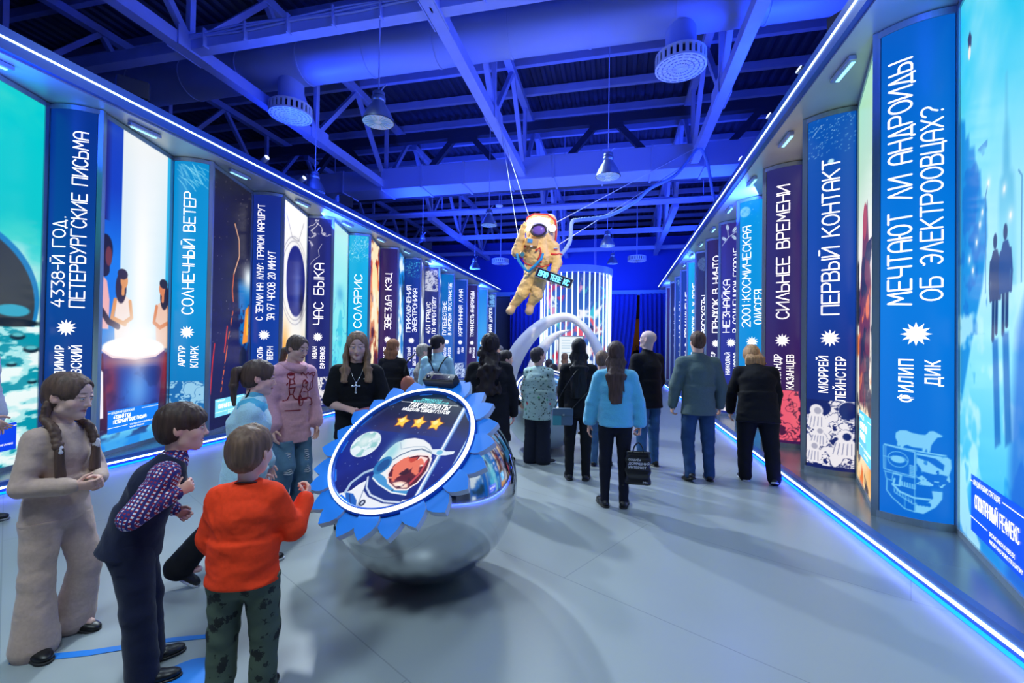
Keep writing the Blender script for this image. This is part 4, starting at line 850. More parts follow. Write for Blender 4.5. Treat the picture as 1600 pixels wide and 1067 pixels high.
for k in range(2, 11): screen('right', k, pic_gen((60, 150, 230), (170, 225, 245), (120, 200, 240), 70+k), 'pale display number %s along the right wall, seen nearly edge-on' % ('three four five six seven eight nine ten eleven'.split()[k-2]), .07)
# ------------------------------------------------------------------ soft-bodied figures: blended volumes turned into one smooth skin
def _n(v): v = np.array(v, float); return v/(np.linalg.norm(v)+1e-12)
def _h3(a, b, c, s):
    h = (a*374761393+b*668265263+c*1442695041+s*974711) & 0x7fffffff
    h = ((h ^ (h >> 13))*1274126177) & 0x7fffffff
    return ((h ^ (h >> 16)) & 0xffff)/65535.
def noise3(P, seed=0):
    I = np.floor(P).astype(np.int64); f = P-I; f = f*f*(3-2*f); r = 0
    for i in (0, 1):
        for j in (0, 1):
            for k in (0, 1):
                w = (f[:, 0] if i else 1-f[:, 0])*(f[:, 1] if j else 1-f[:, 1])*(f[:, 2] if k else 1-f[:, 2])
                r = r+w*_h3(I[:, 0]+i, I[:, 1]+j, I[:, 2]+k, seed)
    return r
class Sdf:
    def __init__(s): s.ops = []; s.lo = np.full(3, 1e9); s.hi = np.full(3, -1e9)
    def _add(s, kind, fn, lo, hi, k):
        lo = np.array(lo); hi = np.array(hi); s.ops.append((kind, fn, lo, hi, k))
        if kind == 'u': s.lo = np.minimum(s.lo, lo); s.hi = np.maximum(s.hi, hi)
        return s
    def cap(s, a, b, ra, rb, k=.02, kind='u'):
        a = np.array(a, float); b = np.array(b, float); ba = b-a; L2 = ba@ba+1e-12
        def fn(X, Y, Z):
            px, py, pz = X-a[0], Y-a[1], Z-a[2]; t = np.clip((px*ba[0]+py*ba[1]+pz*ba[2])/L2, 0, 1)
            return np.sqrt((px-t*ba[0])**2+(py-t*ba[1])**2+(pz-t*ba[2])**2)-(ra+(rb-ra)*t)
        m = max(ra, rb); return s._add(kind, fn, np.minimum(a, b)-m, np.maximum(a, b)+m, k)
    def ecap(s, a, b, ra, rb, lat, k=.02, kind='u', endr=None):
        """ra, rb = (half width along lat, half depth) at the ends; the ends are rounded by endr"""
        a = np.array(a, float); b = np.array(b, float); ba = b-a; L = np.linalg.norm(ba)+1e-9; t_ = ba/L; lat = np.array(lat, float); lat = _n(lat-t_*(lat@t_)); dp = np.cross(lat, t_)
        e = endr or min(ra[0], ra[1], rb[0], rb[1])
        def fn(X, Y, Z):
            px, py, pz = X-a[0], Y-a[1], Z-a[2]; u = px*t_[0]+py*t_[1]+pz*t_[2]; t = np.clip(u/L, 0, 1)
            w = ra[0]+(rb[0]-ra[0])*t; d = ra[1]+(rb[1]-ra[1])*t; ax = (u-t*L)/e
            x = (px*lat[0]+py*lat[1]+pz*lat[2])/w; y = (px*dp[0]+py*dp[1]+pz*dp[2])/d
            return (np.sqrt(x*x+y*y+ax*ax)-1)*np.minimum(w, d)*.9
        m = max(ra+rb+(e,)); return s._add(kind, fn, np.minimum(a, b)-m, np.maximum(a, b)+m, k)
    def ell(s, c, r, R=None, k=.01, kind='u'):
        c = np.array(c, float); r = np.array(r, float); R = np.eye(3) if R is None else np.array(R)
        def fn(X, Y, Z):
            p = [X-c[0], Y-c[1], Z-c[2]]; q = [sum(p[i]*R[i, j] for i in range(3))/r[j] for j in range(3)]
            return (np.sqrt(q[0]**2+q[1]**2+q[2]**2)-1)*r.min()
        m = r.max(); return s._add(kind, fn, c-m, c+m, k)
    def cut(s, p, n, k=.006):
        """remove what lies on the side n points to"""
        p = np.array(p, float); n = _n(n)
        fn = lambda X, Y, Z: (X-p[0])*n[0]+(Y-p[1])*n[1]+(Z-p[2])*n[2]
        s.ops.append(('c', fn, None, None, k)); return s
    def mesh(s, res, disp=None):
        lo = s.lo-res*3; n = np.ceil((s.hi-lo)/res).astype(int)+4
        ax = [lo[i]+np.arange(n[i])*res for i in range(3)]; D = np.full(n, .2, np.float64)
        for kind, fn, l, h, k in s.ops:
            if l is None: sl = (slice(None),)*3
            else:
                i0 = np.clip(np.floor((l-k-3*res-lo)/res).astype(int), 0, n); i1 = np.clip(np.ceil((h+k+3*res-lo)/res).astype(int)+1, 0, n)
                if np.any(i1 <= i0): continue
                sl = tuple(slice(i0[i], i1[i]) for i in range(3))
            X = ax[0][sl[0]][:, None, None]; Y = ax[1][sl[1]][None, :, None]; Z = ax[2][sl[2]][None, None, :]
            d = fn(X, Y, Z); B = D[sl]
            if kind == 'u': hh = np.clip(.5+.5*(d-B)/k, 0, 1); D[sl] = d*(1-hh)+B*hh-k*hh*(1-hh)
            else:
                dd = d if kind == 'c' else -d
                hh = np.clip(.5-.5*(dd-B)/k, 0, 1); D[sl] = dd*(1-hh)+B*hh+k*hh*(1-hh)
        if disp is not None:
            m = np.abs(D) < .035; I = np.argwhere(m)
            if len(I): D[m] += disp(I*res+lo)
        return surf_net(D, lo, res)
_CO = np.array([(i, j, k) for i in (0, 1) for j in (0, 1) for k in (0, 1)])
_ED = [(a, b) for a in range(8) for b in range(a+1, 8) if np.abs(_CO[a]-_CO[b]).sum() == 1]
def surf_net(D, lo, res):
    S = D < 0; nx, ny, nz = D.shape
    cnt = sum(S[i:nx-1+i, j:ny-1+j, k:nz-1+k].astype(np.int8) for i, j, k in _CO)
    act = np.argwhere((cnt > 0) & (cnt < 8))
    if len(act) == 0: return np.zeros((0, 3)), np.zeros((0, 4), int)
    vals = np.stack([D[act[:, 0]+i, act[:, 1]+j, act[:, 2]+k] for i, j, k in _CO], 1)
    P = np.zeros((len(act), 3)); N = np.zeros(len(act))
    for a, b in _ED:
        da, db = vals[:, a], vals[:, b]; c = (da < 0) != (db < 0); t = np.where(c, da/np.where(c, da-db, 1), 0)
        P += np.where(c[:, None], _CO[a]+t[:, None]*(_CO[b]-_CO[a]), 0); N += c
    V = (act+P/N[:, None])*res+lo
    idx = np.full((nx-1, ny-1, nz-1), -1, np.int64); idx[act[:, 0], act[:, 1], act[:, 2]] = np.arange(len(act)); F = []
    for axis in range(3):
        a1, a2 = [(1, 2), (2, 0), (0, 1)][axis]
        s0 = [slice(1, -1)]*3; s0[axis] = slice(0, -1); s1 = list(s0); s1[axis] = slice(1, None)
        A = S[tuple(s0)]; B = S[tuple(s1)]; e = np.argwhere(A != B)
        if len(e) == 0: continue
        off = np.array([1, 1, 1]); off[axis] = 0; g = e+off; inside = A[e[:, 0], e[:, 1], e[:, 2]]
        def cell(d1, d2):
            c = g.copy(); c[:, a1] -= d1; c[:, a2] -= d2; return idx[c[:, 0], c[:, 1], c[:, 2]]
        q = np.stack([cell(1, 1), cell(0, 1), cell(0, 0), cell(1, 0)], 1)
        q[~inside] = q[~inside][:, ::-1]; F.append(q)
    F = np.concatenate(F); F = F[(F >= 0).all(1)]
    return V, F
def join(parts):
    V = []; F = []; C = []; n = 0
    for v, f, c in parts:
        if len(v) == 0: continue
        V.append(v); F.append(np.asarray(f)+n); n += len(v); c = np.asarray(c, float); C.append(np.broadcast_to(c, (len(v), 3)) if c.ndim == 1 else c)
    return np.concatenate(V), np.concatenate(F), np.concatenate(C)
def wrinkles(amp, seed, fx=10., fz=20.):
    def f(P):
        w = noise3(P*4+7, seed+3)[:, None]*np.array([.8, .8, 1.6]); a = noise3(P*np.array([fx, fx, fz])+w*2, seed); b = noise3(P*np.array([fx*2.2, fx*2.2, fz*1.7])+w*3, seed+11)
        return amp*((a-.5)*1.5+(np.abs(b-.5)-.25)*.9)
    return f
def strands(amp, seed, f=90., fz=9.):
    def g(P):
        w = (noise3(P*9, seed+5)-.5)[:, None]*np.array([.02, .02, .0])
        Q = P+w; return amp*((noise3(Q*np.array([f, f, fz]), seed)-.5)*1.6+(noise3(Q*np.array([f*.35, f*.35, fz*.6]), seed+1)-.5)*1.8)
    return g
def Rot(yaw=0, pitch=0, roll=0):
    """yaw about z (left positive), pitch (nod down positive) about x, roll about y (to the right positive)"""
    y, p, r = (math.radians(v) for v in (yaw, -pitch, roll))
    return np.array(Matrix.Rotation(y, 3, 'Z') @ Matrix.Rotation(p, 3, 'X') @ Matrix.Rotation(r, 3, 'Y'))
SKINM = vmat('skin', rough=.5, spec=.35)
HAIRM = {}
def hair_mat(c):
    key = 'hair_%d_%d_%d' % tuple(c)
    return mat(key, c, rough=.58, spec=.3, noise=.35, nscale=60, stretch=(1, 1, .12), bump=.3)
def cloth(name, c, rough=.85, noise=.06, nscale=60, bump=.12, sheen=.0): return mat(name, c, rough=rough, spec=.25, noise=noise, nscale=nscale, bump=bump, sheen=sheen)

def head_sdf(S, M, sc_, smile=0., male=False, k=1.):
    """M(p): head coordinates (metres for a 0.235 head) -> body coordinates; sc_ scale; only rotation+scale in M"""
    R = M.R
    def E(c, r, k_=.012, kind='u', Rx=None): S.ell(M(c), np.array(r)*sc_, R if Rx is None else R@Rx, k_*sc_, kind)
    def Cc(a, b, ra, rb, k_=.012, kind='u'): S.cap(M(a), M(b), ra*sc_, rb*sc_, k_*sc_, kind)
    E((0, -.014, .03), (.077, .098, .087), .02); E((0, .024, -.03), (.063, .071, .083), .04)
    E((0, .0, .06), (.064, .082, .052), .03)
    Cc((-.042, .012, -.072), (0, .062, -.094), .026, .02, .03); Cc((.042, .012, -.072), (0, .062, -.094), .026, .02, .03); E((0, .07, -.097), (.02, .016, .015), .02)
    E((.04, .058, -.03), (.026, .024, .026), .025); E((-.04, .058, -.03), (.026, .024, .026), .025)
    Cc((-.05, .066, .024), (.05, .066, .024), .013, .013, .02)
    for sx in (-1, 1): E((sx*.031, .104, .006), (.02, .018, .012), .014, 'd')
    Cc((0, .084, .014), (0, .105, -.03), .0075, .0105, .013); E((0, .108, -.034), (.0105, .0105, .009), .008); E((.012, .098, -.037), (.008, .009, .007), .007); E((-.012, .098, -.037), (.008, .009, .007), .007)
    w = .021+.007*smile
    for sx in (-1, 1):
        Cc((0, .093, -.06), (sx*w, .08, -.0635+.006*smile), .0055, .003, .006); Cc((0, .0915, -.07), (sx*w*.85, .08, -.067+.006*smile), .0062, .003, .006)
    if smile > .5: E((0, .1, -.066), (.016, .014, .0045), .003, 'd')
    for sx in (-1, 1):
        Re = np.array(Matrix.Rotation(sx*.35, 3, 'Z')); E((sx*.079, -.012, -.004), (.009, .02, .031), .006, 'u', Re); E((sx*.09, -.006, .0), (.008, .011, .018), .005, 'd', Re)
        E((sx*.031, .087, .0142), (.0155, .0125, .0074), .004); E((sx*.031, .0865, -.0035), (.0145, .0112, .006), .004)
class HM:
    def __init__(s, c, R, k): s.c = np.array(c); s.R = R; s.k = k
    def __call__(s, p): return s.c+s.R@(np.array(p, float)*s.k)
    def inv(s, V): return ((V-s.c)@s.R)/s.k
def face_cols(P, skin, lips, brow, mk=0.):
    """P head coordinates of the vertices"""
    C = np.broadcast_to(np.array(skin, float), P.shape).copy()
    def blob(c, r, col, a):
        d = np.sqrt((((P-np.array(c))/np.array(r))**2).sum(1)); w = np.clip(1.6-1.2*d, 0, 1)[:, None]*a; C[:] = C*(1-w)+np.array(col, float)*w
    for sx in (-1, 1):
        blob((sx*.045, .07, -.03), (.026, .03, .022), (226, 140, 126), .3); blob((sx*.032, .09, .034), (.021, .03, .0045), brow, .85); blob((sx*.031, .095, .0135), (.017, .03, .0028), (46, 32, 30), .9)
        blob((sx*.031, .097, -.0035), (.014, .03, .002), (120, 84, 76), .6); blob((sx*.01, .1, -.043), (.005, .02, .003), (120, 70, 64), .6); blob((sx*.082, -.01, 0), (.02, .03, .035), (230, 150, 130), .3)
    blob((0, .092, -.0655), (.023, .03, .009), lips, .75); blob((0, .11, -.035), (.013, .013, .01), (230, 150, 130), .3); blob((0, .095, -.0655), (.022, .03, .0018), (90, 40, 40), .7)
    return lin(C)
def eye_parts(M, k, gaze=(0, 1, 0), iris=(70, 90, 110)):
    out = []; a = np.linspace(0, 2*PI, 17)[:-1]; g = M.R@_n(gaze); B = frame_to(g)
    for sx in (-1, 1):
        c = M((sx*.031, .0852, .0055)); r = .0113*k; th = np.radians([0, 12, 24, 27, 45, 62, 70, 90]); V = []; C = []
        for t in th:
            for x in a: V.append(c+r*(B@np.array([math.sin(t)*math.cos(x), math.sin(t)*math.sin(x), math.cos(t)]))); C.append((8, 8, 10) if t < .25 else iris if t < .45 else (226, 224, 222))
        F = [(i*16+j, i*16+(j+1) % 16, (i+1)*16+(j+1) % 16, (i+1)*16+j) for i in range(len(th)-1) for j in range(16)]
        V = np.array(V); ins = M.inv(V)[:, 2]*1.0
        out.append((V, np.array(F), lin(np.array(C))))
    return out
def hand_sdf(S, w, f, n, L, curl=.5, thumb=None, spread=.1, pts=None):
    """w wrist, f along the forearm, n the way the palm faces; thumb = sideways direction of the thumb"""
    f = _n(f); n = _n(n-f*(np.dot(n, f))); l = _n(thumb-f*np.dot(thumb, f)-n*np.dot(thumb, n)) if thumb is not None else np.cross(f, n)
    pe = w+f*.46*L
    S.ecap(w-f*.12*L, w+f*.1*L, (.13*L, .1*L), (.15*L, .1*L), l, .02*L+.004); S.ecap(w+f*.1*L, pe, (.17*L, .09*L), (.2*L, .075*L), l, .05*L)
    for i, (o, ln) in enumerate(((.155, .42), (.052, .48), (-.052, .45), (-.15, .36))):
        p = pe+l*o*L-f*.04*L; d = _n(f+l*o*spread*4); ang = curl*(.85+.12*i)
        r = .05*L if i < 3 else .043*L
        for sg, fr in enumerate((.44, .31, .25)):
            ca, sa = math.cos(ang*(.7, 1.5, 2.2)[sg]), math.sin(ang*(.7, 1.5, 2.2)[sg]); q = p+(d*ca+n*sa)*ln*L*fr
            S.cap(p, q, r, r*.9, .004*(sg == 0)+.0025); p = q; r *= .9
    p = w+f*.12*L+l*.13*L+n*.04*L; d = _n(f*.62+l*.62+n*(.3+.35*curl)); q = p+d*.24*L; S.cap(p, q, .068*L, .056*L, .02*L+.002)
    d = _n(f*.85+l*.2+n*(.3+.4*curl)); q2 = q+d*.2*L; S.cap(q, q2, .054*L, .044*L, .003)
DEF = dict(H=1.7, hh=.228, bw=1., sw=1., lean=(4, 0), head=(0, 0, 0), aL=((.13, .02, -1), (.06, .2, -1)), aR=((.13, .02, -1), (.06, .2, -1)), lL=((.03, .03, -1), (.0, -.04, -1)), lR=((.03, .03, -1), (.0, -.04, -1)),
           fyL=8, fyR=8, fpL=0, fpR=0, skin=(226, 180, 160), lips=(196, 110, 104), brow=(90, 66, 52), near=False, curl=.45, curlL=None, curlR=None, smile=0., male=False, sleeve=1., hem=.03, ease=.012, tease=.01, flare=0., hair=None, hc=(60, 42, 34),
           palmL=None, palmR=None, thumbL=None, thumbR=None, top=None, pants=None, shoe=None, sole=None, collar=.0, iris=(70, 90, 110), gaze=(0, 1, 0), topname='sweater', pantsname='trousers', extra=None, wr=.007, cropw=0., barefore=False, belly=0., cuff=True)
def person(loc, face, label, **kw):
    A = dict(DEF); A.update(kw); H = A['H']; near = A['near']; g = lambda *k: [A[x] for x in k]
    hh = A['hh']; ks = hh/.235; up = np.array((0, 0, 1.)); X = np.array((1., 0, 0))
    lf, ls = A['lean']; R1 = Rot(0, lf*.6, ls*.6); R2 = Rot(0, lf*1.2, ls*1.2)
    pel = np.zeros(3); waist = pel+R1@up*.11*H; chest = waist+R2@up*.1*H; nb = chest+R2@up*(.105*H)
    sx_ = .094*H*A['sw']
    sh = {s: nb-R2@up*.046*H+R2@X*sx_*s for s in (-1, 1)}; hipj = {s: pel+X*.052*H*A['bw']*s-up*.012*H for s in (-1, 1)}
    RH = R2@Rot(*A['head']) if A.get('headrel') else Rot(*A['head'])
    hj = nb+_n(R2@up*.55+RH@up*.45)*.045*H; hc = hj+RH@np.array((0, .012, .105))*ks; M = HM(hc, RH, ks)
    J = {}
    for s, nm in ((-1, 'L'), (1, 'R')):
        u, f = A['a'+nm]; Rb = R2 if A.get('armrel') else np.eye(3)
        u = Rb@_n((u[0]*s, u[1], u[2])); f = Rb@_n((f[0]*s, f[1], f[2])); e = sh[s]+u*.168*H; w = e+f*.142*H; J['a', s] = (sh[s], e, w, u, f)
        t, b = A['l'+nm]; t = _n((t[0]*s, t[1], t[2])); b = _n((b[0]*s, b[1], b[2])); kn = hipj[s]+t*.247*H; an = kn+b*.232*H; J['l', s] = (hipj[s], kn, an, t, b)
    zmin = min(J['l', s][2][2]-.047*H+(-.06*H*math.sin(math.radians(max(0, A['fp'+nm]))) if False else 0) for s, nm in ((-1, 'L'), (1, 'R')))
    sh_z = np.array((0, 0, -zmin))
    # ---- skin: one surface from head to feet, finer at face and hands
    fr = .0034 if near else .0055; hr = .0034 if near else .006; cr = .0085 if near else .012
    body = Sdf(); bw = A['bw']
    body.ecap(pel-up*.02*H, waist, (.078*H*bw, .055*H*bw), (.066*H*bw, .048*H*bw), X, .03); body.ecap(waist, chest, (.066*H*bw, .048*H*bw), (.078*H*bw, .055*H*bw), X, .03); body.ecap(chest, nb-R2@up*.03*H, (.078*H*bw, .055*H*bw), (.06*H, .035*H), X, .03)
    body.cap(sh[-1], sh[1], .026*H, .026*H, .03); body.cap(nb-R2@up*.02*H, hc-RH@up*.05*ks, .034*H*(1.08 if A['male'] else .95), .031*H, .02)
    for s in (-1, 1):
        a, e, w, u, f = J['a', s]; body.cap(a, e, .027*H, .021*H, .02); body.cap(e, e+f*.05*H, .0215*H, .0215*H, .01); body.cap(e+f*.04*H, w, .0215*H, .0145*H, .01)
        h_, kn, an, t, b = J['l', s]; body.cap(h_, kn, .045*H, .031*H, .03); body.cap(kn, an, .031*H, .019*H, .02)
        fd = Rot(-s*A['fy'+('L' if s < 0 else 'R')])@np.array((0, 1., 0)); body.cap(an-up*.02*H, an+fd*.07*H-up*.028*H, .02*H, .016*H, .02)
    parts = []; SK = np.array(A['skin'], float)
    V, F = body.mesh(.011 if near else .015); parts.append((V, F, lin(SK)))
    hs = Sdf(); head_sdf(hs, M, ks, A['smile'], A['male']); hs.cap(M((0, -.02, -.06)), nb, .036*H, .036*H, .02)
    V, F = hs.mesh(fr); parts.append((V, F, face_cols(M.inv(V), A['skin'], A['lips'], A['brow'])))
    parts += eye_parts(M, ks, A['gaze'], A['iris'])
    for s, nm in ((-1, 'L'), (1, 'R')):
        a, e, w, u, f = J['a', s]; hd = Sdf(); pn = A['palm'+nm]; pn = np.array((-s*1., .1, 0)) if pn is None else np.array(pn, float); th = A['thumb'+nm]; th = np.array((0, 1., .3)) if th is None else np.array(th, float)
        hf = A.get('hand'+nm); hf = f if hf is None else _n(hf); cu_ = A['curl'+nm]; hand_sdf(hd, w, hf, pn, A.get('handk', .108)*H, A['curl'] if cu_ is None else cu_, th); hd.cap(e+f*.09*H, w, .0175*H, .0145*H, .01)
        V, F = hd.mesh(hr); parts.append((V, F, lin(SK*np.array((1., .96, .95)))))
    V, F, C = join(parts); root = obj('person', mesh_np('person', V+sh_z, F, C, True), SKINM, None, (loc[0], loc[1], A.get('z0', 0.)), (0, 0, face)); tag(root, label, 'person')
    def child(nm, V, F, m, par=root): return obj(nm, mesh_np(nm, V+sh_z, F, None, True), m, par)
    # ---- top
    ea = A['ease']; T = Sdf(); hp = pel-R1@up*A['hem']*H; bl = A['belly']*H; fwd = R1@np.array((0, 1., 0))
    hw_ = max(.093*H*bw+ea, .106*H*bw+A['tease']+.004) if A['hem'] > .03 else .093*H*bw+ea; T.ecap(hp, waist, (hw_, .072*H*bw+ea+bl*.5), (.084*H*bw+ea, .062*H*bw+ea+bl), X, .03, endr=.02); T.ecap(waist, chest, (.082*H*bw+ea, .06*H*bw+ea+bl), (.088*H*bw+ea, .064*H*bw+ea), X, .04); T.ecap(chest, nb-R2@up*.045*H, (.088*H*bw+ea, .064*H*bw+ea), (.075*H+ea, .045*H+ea), X, .04)
    T.cap(sh[-1], sh[1], .034*H+ea*.5, .034*H+ea*.5, .04); T.cap(nb-R2@up*.04*H, nb-R2@up*.004*H, .045*H, .038*H+A['collar']*.4, .025)
    sl = A['sleeve']
    for s in (-1, 1):
        a, e, w, u, f = J['a', s]; r0, r1, r2 = .034*H+ea*.6, .029*H+ea*.7, .021*H+ea*.7
        if sl > .55:
            T.cap(a, e, r0, r1, .025); w2 = e+(w-e)*(sl-.0)*.97; T.cap(e, w2-f*.02*H, r1, r2+A.get('puff', 0)*.6, .015)
            if A['cuff']: T.cap(w2-f*.018*H, w2, r2*.93, r2*.93, .006)
        else: T.cap(a, a+(e-a)*sl*2, r0, r0*.98+.006, .025); T.cut(a+(e-a)*sl*2+u*.3, u) if False else None
    if A['cuff'] and A.get('rib', False): T.ecap(hp, hp+R1@up*.03*H, (.086*H*bw+ea, .062*H*bw+ea+bl*.5), (.086*H*bw+ea, .062*H*bw+ea+bl*.5), X, .008, endr=.012)
    T.cut(hp-R1@up*.012, -(R1@up)) if A.get('cuthem', True) else None
    V, F = T.mesh(cr*.85, wrinkles(A['wr'], int(H*1000) % 97)); tp = child(A['topname'], V, F, A['top']); A['_tp'] = (tp, V, F)
    if A['collar']:
        c = Sdf(); c.cap(nb-R2@up*.012*H, nb+_n(hc-nb)*A['collar'], .044*H, .040*H, .01); V, F = c.mesh(cr*.7); child('collar', V, F, A.get('collarm') or A['top'], tp)
    # ---- trousers
    te = A['tease']; Q = Sdf(); Q.ecap(pel-up*.03*H, pel+R1@up*.05*H, (.088*H*bw+te, .064*H*bw+te), (.08*H*bw+te*.6, .058*H*bw+te*.6), X, .03)
    for s in (-1, 1):
        Q.ell(hipj[s]+np.array((0, -.02*H, -.02*H)), (.042*H*bw, .04*H*bw, .05*H), None, .04)
        h_, kn, an, t, b = J['l', s]; an2 = an+b*.012*H-up*0; Q.cap(h_-up*.01*H, kn, .052*H*bw+te, .036*H+te, .03); Q.cap(kn, an2, .036*H+te, .0265*H+te+A['flare'], .025)
    if A['hem'] > .03: Q.cut(hp+R1@up*.02, R1@up, .004)
    V, F = Q.mesh(cr*.9, wrinkles(A['wr']*.9, 31+int(H*1000) % 53)); child(A['pantsname'], V, F, A['pants'])
    # ---- shoes
    for s, nm in ((-1, 'L'), (1, 'R')):
        an = J['l', s][2]; fp = A['fp'+nm]; Rf = Rot(-s*A['fy'+nm], fp); fd = Rf@np.array((0, 1., 0)); fu = Rf@up; fl = Rf@X; b0 = an-fu*.047*H; bt = A.get('boot', 0)
        q = Sdf(); q.ecap(b0+fu*.022*H-fd*.022*H, b0+fu*.022*H+fd*.05*H, (.023*H, .021*H), (.029*H, .02*H), fl, .02); q.ell(b0+fd*.075*H+fu*.019*H, (.028*H, .045*H, .018*H), Rf, .015); q.cap(b0+fu*.03*H, an+fu*(.005+bt)*H, .024*H, .023*H+bt*.03, .02)
        q.cut(b0+fu*.004*H, -fu); V, F = q.mesh(cr*.62); so = child('shoe', V, F, A['shoe'])
        q = Sdf(); q.ecap(b0+fu*.0055*H-fd*.022*H, b0+fu*.0055*H+fd*.05*H, (.026*H, .02), (.031*H, .02), fl, .01, endr=.026*H); q.ell(b0+fd*.08*H+fu*.0055*H, (.03*H, .044*H, .02), Rf, .01); q.cut(b0, -fu, .002); q.cut(b0+fu*.011*H, fu, .002); V, F = q.mesh(cr*.62)
        if len(V): child('sole', V, F, A['sole'] or A['shoe'], so)
    # ---- hair
    if A['hair']: make_hair(A['hair'], M, ks, A, nb, R2, waist, lambda nm, V, F, m: child(nm, V, F, m), near)
    if A['extra']: A['extra'](dict(root=root, J=J, M=M, nb=nb, R2=R2, R1=R1, chest=chest, waist=waist, pel=pel, H=H, dz=sh_z, sh=sh, child=child, ks=ks, A=A))
    return root
def make_hair(st, M, ks, A, nb, R2, waist, child, near):
    hm = hair_mat(A['hc']); res = .0045 if near else .0075; S = Sdf(); R = M.R; up = np.array((0, 0, 1.)); H = A['H']
    def E(c, r, k_=.012, kind='u', Rx=None): S.ell(M(c), np.array(r)*ks, R if Rx is None else R@Rx, k_*ks, kind)
    back = R2@np.array((0, -1., 0)); X = R2@np.array((1., 0, 0))
    vol = A.get('vol', 1.)
    E((0, -.012, .036), (.0915*vol, .117*vol, .101*vol), .02); E((0, -.045, -.02), (.076*vol, .072*vol, .076), .03)
    if st == 'short':
        S.cut(M((0, .0, -.03)), R@np.array((0, .70, -.71)), .01*ks)
        for sx in (-1, 1): E((sx*.095, .0, -.02), (.03, .03, .036), .01, 'd')
        S.cut(M((0, .078, .05)), R@np.array((0, .98, -.2)), .012*ks)
    elif st == 'bowl':
        S.cut(M((0, .045, -.0)), R@np.array((0, .5, -.87)), .008*ks); S.ops.pop()
        E((0, .04, .05), (.076, .066, .045), .02)
        E((0, .1, -.045), (.085, .062, .07), .012, 'd'); E((0, .125, .0), (.06, .04, .024), .01, 'd')
        S.cut(M((0, -.03, -.075)), R@np.array((0, .35, -.94)), .01*ks)
        for sx in (-1, 1): E((sx*.1, .012, -.03), (.04, .028, .04), .01, 'd')
    else:
        E((0, .118, -.03), (.073, .08, .124), .012, 'd')
        if st in ('pony', 'braids', 'bun'):
            for sx in (-1, 1): E((sx*.1, .0, -.02), (.035, .03, .036), .01, 'd')
            S.cut(M((0, -.04, -.075)), R@np.array((0, .2, -.98)), .01*ks)
    V, F = S.mesh(res, strands(.0035 if st != 'curly' else .012, 5, 95 if st != 'curly' else 40, 14)) if False else S.mesh(res, lambda P: strands(.0036 if st != 'curly' else .009, 5)(M.inv(P)*ks))
    child('hair', V, F, hm)
    L = A.get('hlen', .25)
    if st in ('long', 'curly', 'bob'):
        Q = Sdf(); w0, w1 = A.get('hw', (.078, .07)); p0 = M((0, -.05, .0)); p1 = M((0, -.062, -.1)); p1 = p1 if (p1-nb)@back > .02 else nb+back*.055*1.2+up*.02
        p2 = nb+back*(.058*H*A['bw']+A['ease'])-R2@up*.06; p3 = nb+back*(.066*H*A['bw']+A['ease'])-R2@up*max(.08, L)
        Q.ecap(p0, p1, (.08*ks*A.get('vol', 1), .055*ks), (w0, .045), X, .03)
        if st == 'bob': Q.ecap(p1, p1-up*L*.4+back*.01, (w0, .045), (w1, .04), X, .03)
        else: Q.ecap(p1, p2, (w0, .045), (w0, .04), X, .03); Q.ecap(p2, p3, (w0, .038), (w1*.75, .018), X, .03)
        if A.get('hfront'):
            for sx in (-1, 1):
                a = M((sx*.08, -.012, .03)); b = M((sx*.092, -.006, -.1)); fy = R2@np.array((0, 1., 0)); c = nb+X*sx*.092+fy*(.052*H)-R2@up*.03; d = nb+X*sx*.1+fy*(.07*H+A['ease'])-R2@up*A['hfront']
                Q.ecap(a, b, (.016, .05), (.022, .05), X, .03); Q.ecap(b, c, (.022, .05), (.034, .03), X, .03); Q.ecap(c, d, (.036, .026), (.03, .013), X, .03)
        sd = strands(.006, 9, 70, 7) if st == 'long' else strands(.02 if st == 'curly' else .005, 9, 26 if st == 'curly' else 80, 16 if st == 'curly' else 7)
        V, F = Q.mesh(res, sd); child('hair_length', V, F, hm)
    if st in ('pony', 'bun'):
        Q = Sdf(); pz = A.get('ponyz', .02); a = M((0, -.105, pz)); b = M((0, -.15, pz-.02)); c = M((0, -.155, pz-.12)); d = M((0, -.13, pz-.12-L))
        Q.cap(M((0, -.09, pz)), a, .03*ks, .02*ks, .01); Q.cap(a, b, .02*ks, .03*ks, .02); Q.ecap(b, c, (.034*ks, .03*ks), (.036*ks, .028*ks), R@np.array((1., 0, 0)), .02); Q.ecap(c, d, (.034*ks, .026*ks), (.014*ks, .01*ks), R@np.array((1., 0, 0)), .02)
        V, F = Q.mesh(res, strands(.005, 3, 90, 8)); child('ponytail', V, F, hm)
        t = MB(); ang = np.linspace(0, 2*PI, 16, endpoint=False); cc = M((0, -.1, pz)); B = frame_to(R@np.array((0, -1., -.1))); t.tube([cc+.022*ks*(B@np.array((math.cos(x), math.sin(x), 0))) for x in ang], .006, 6, loop=True)
        me = t.mesh('hair_tie'); vv = np.array([v.co for v in me.vertices]); child('hair_tie', vv, [tuple(p.vertices) for p in me.polygons], A.get('tiem') or mat('hair_tie_black', (20, 22, 30)))
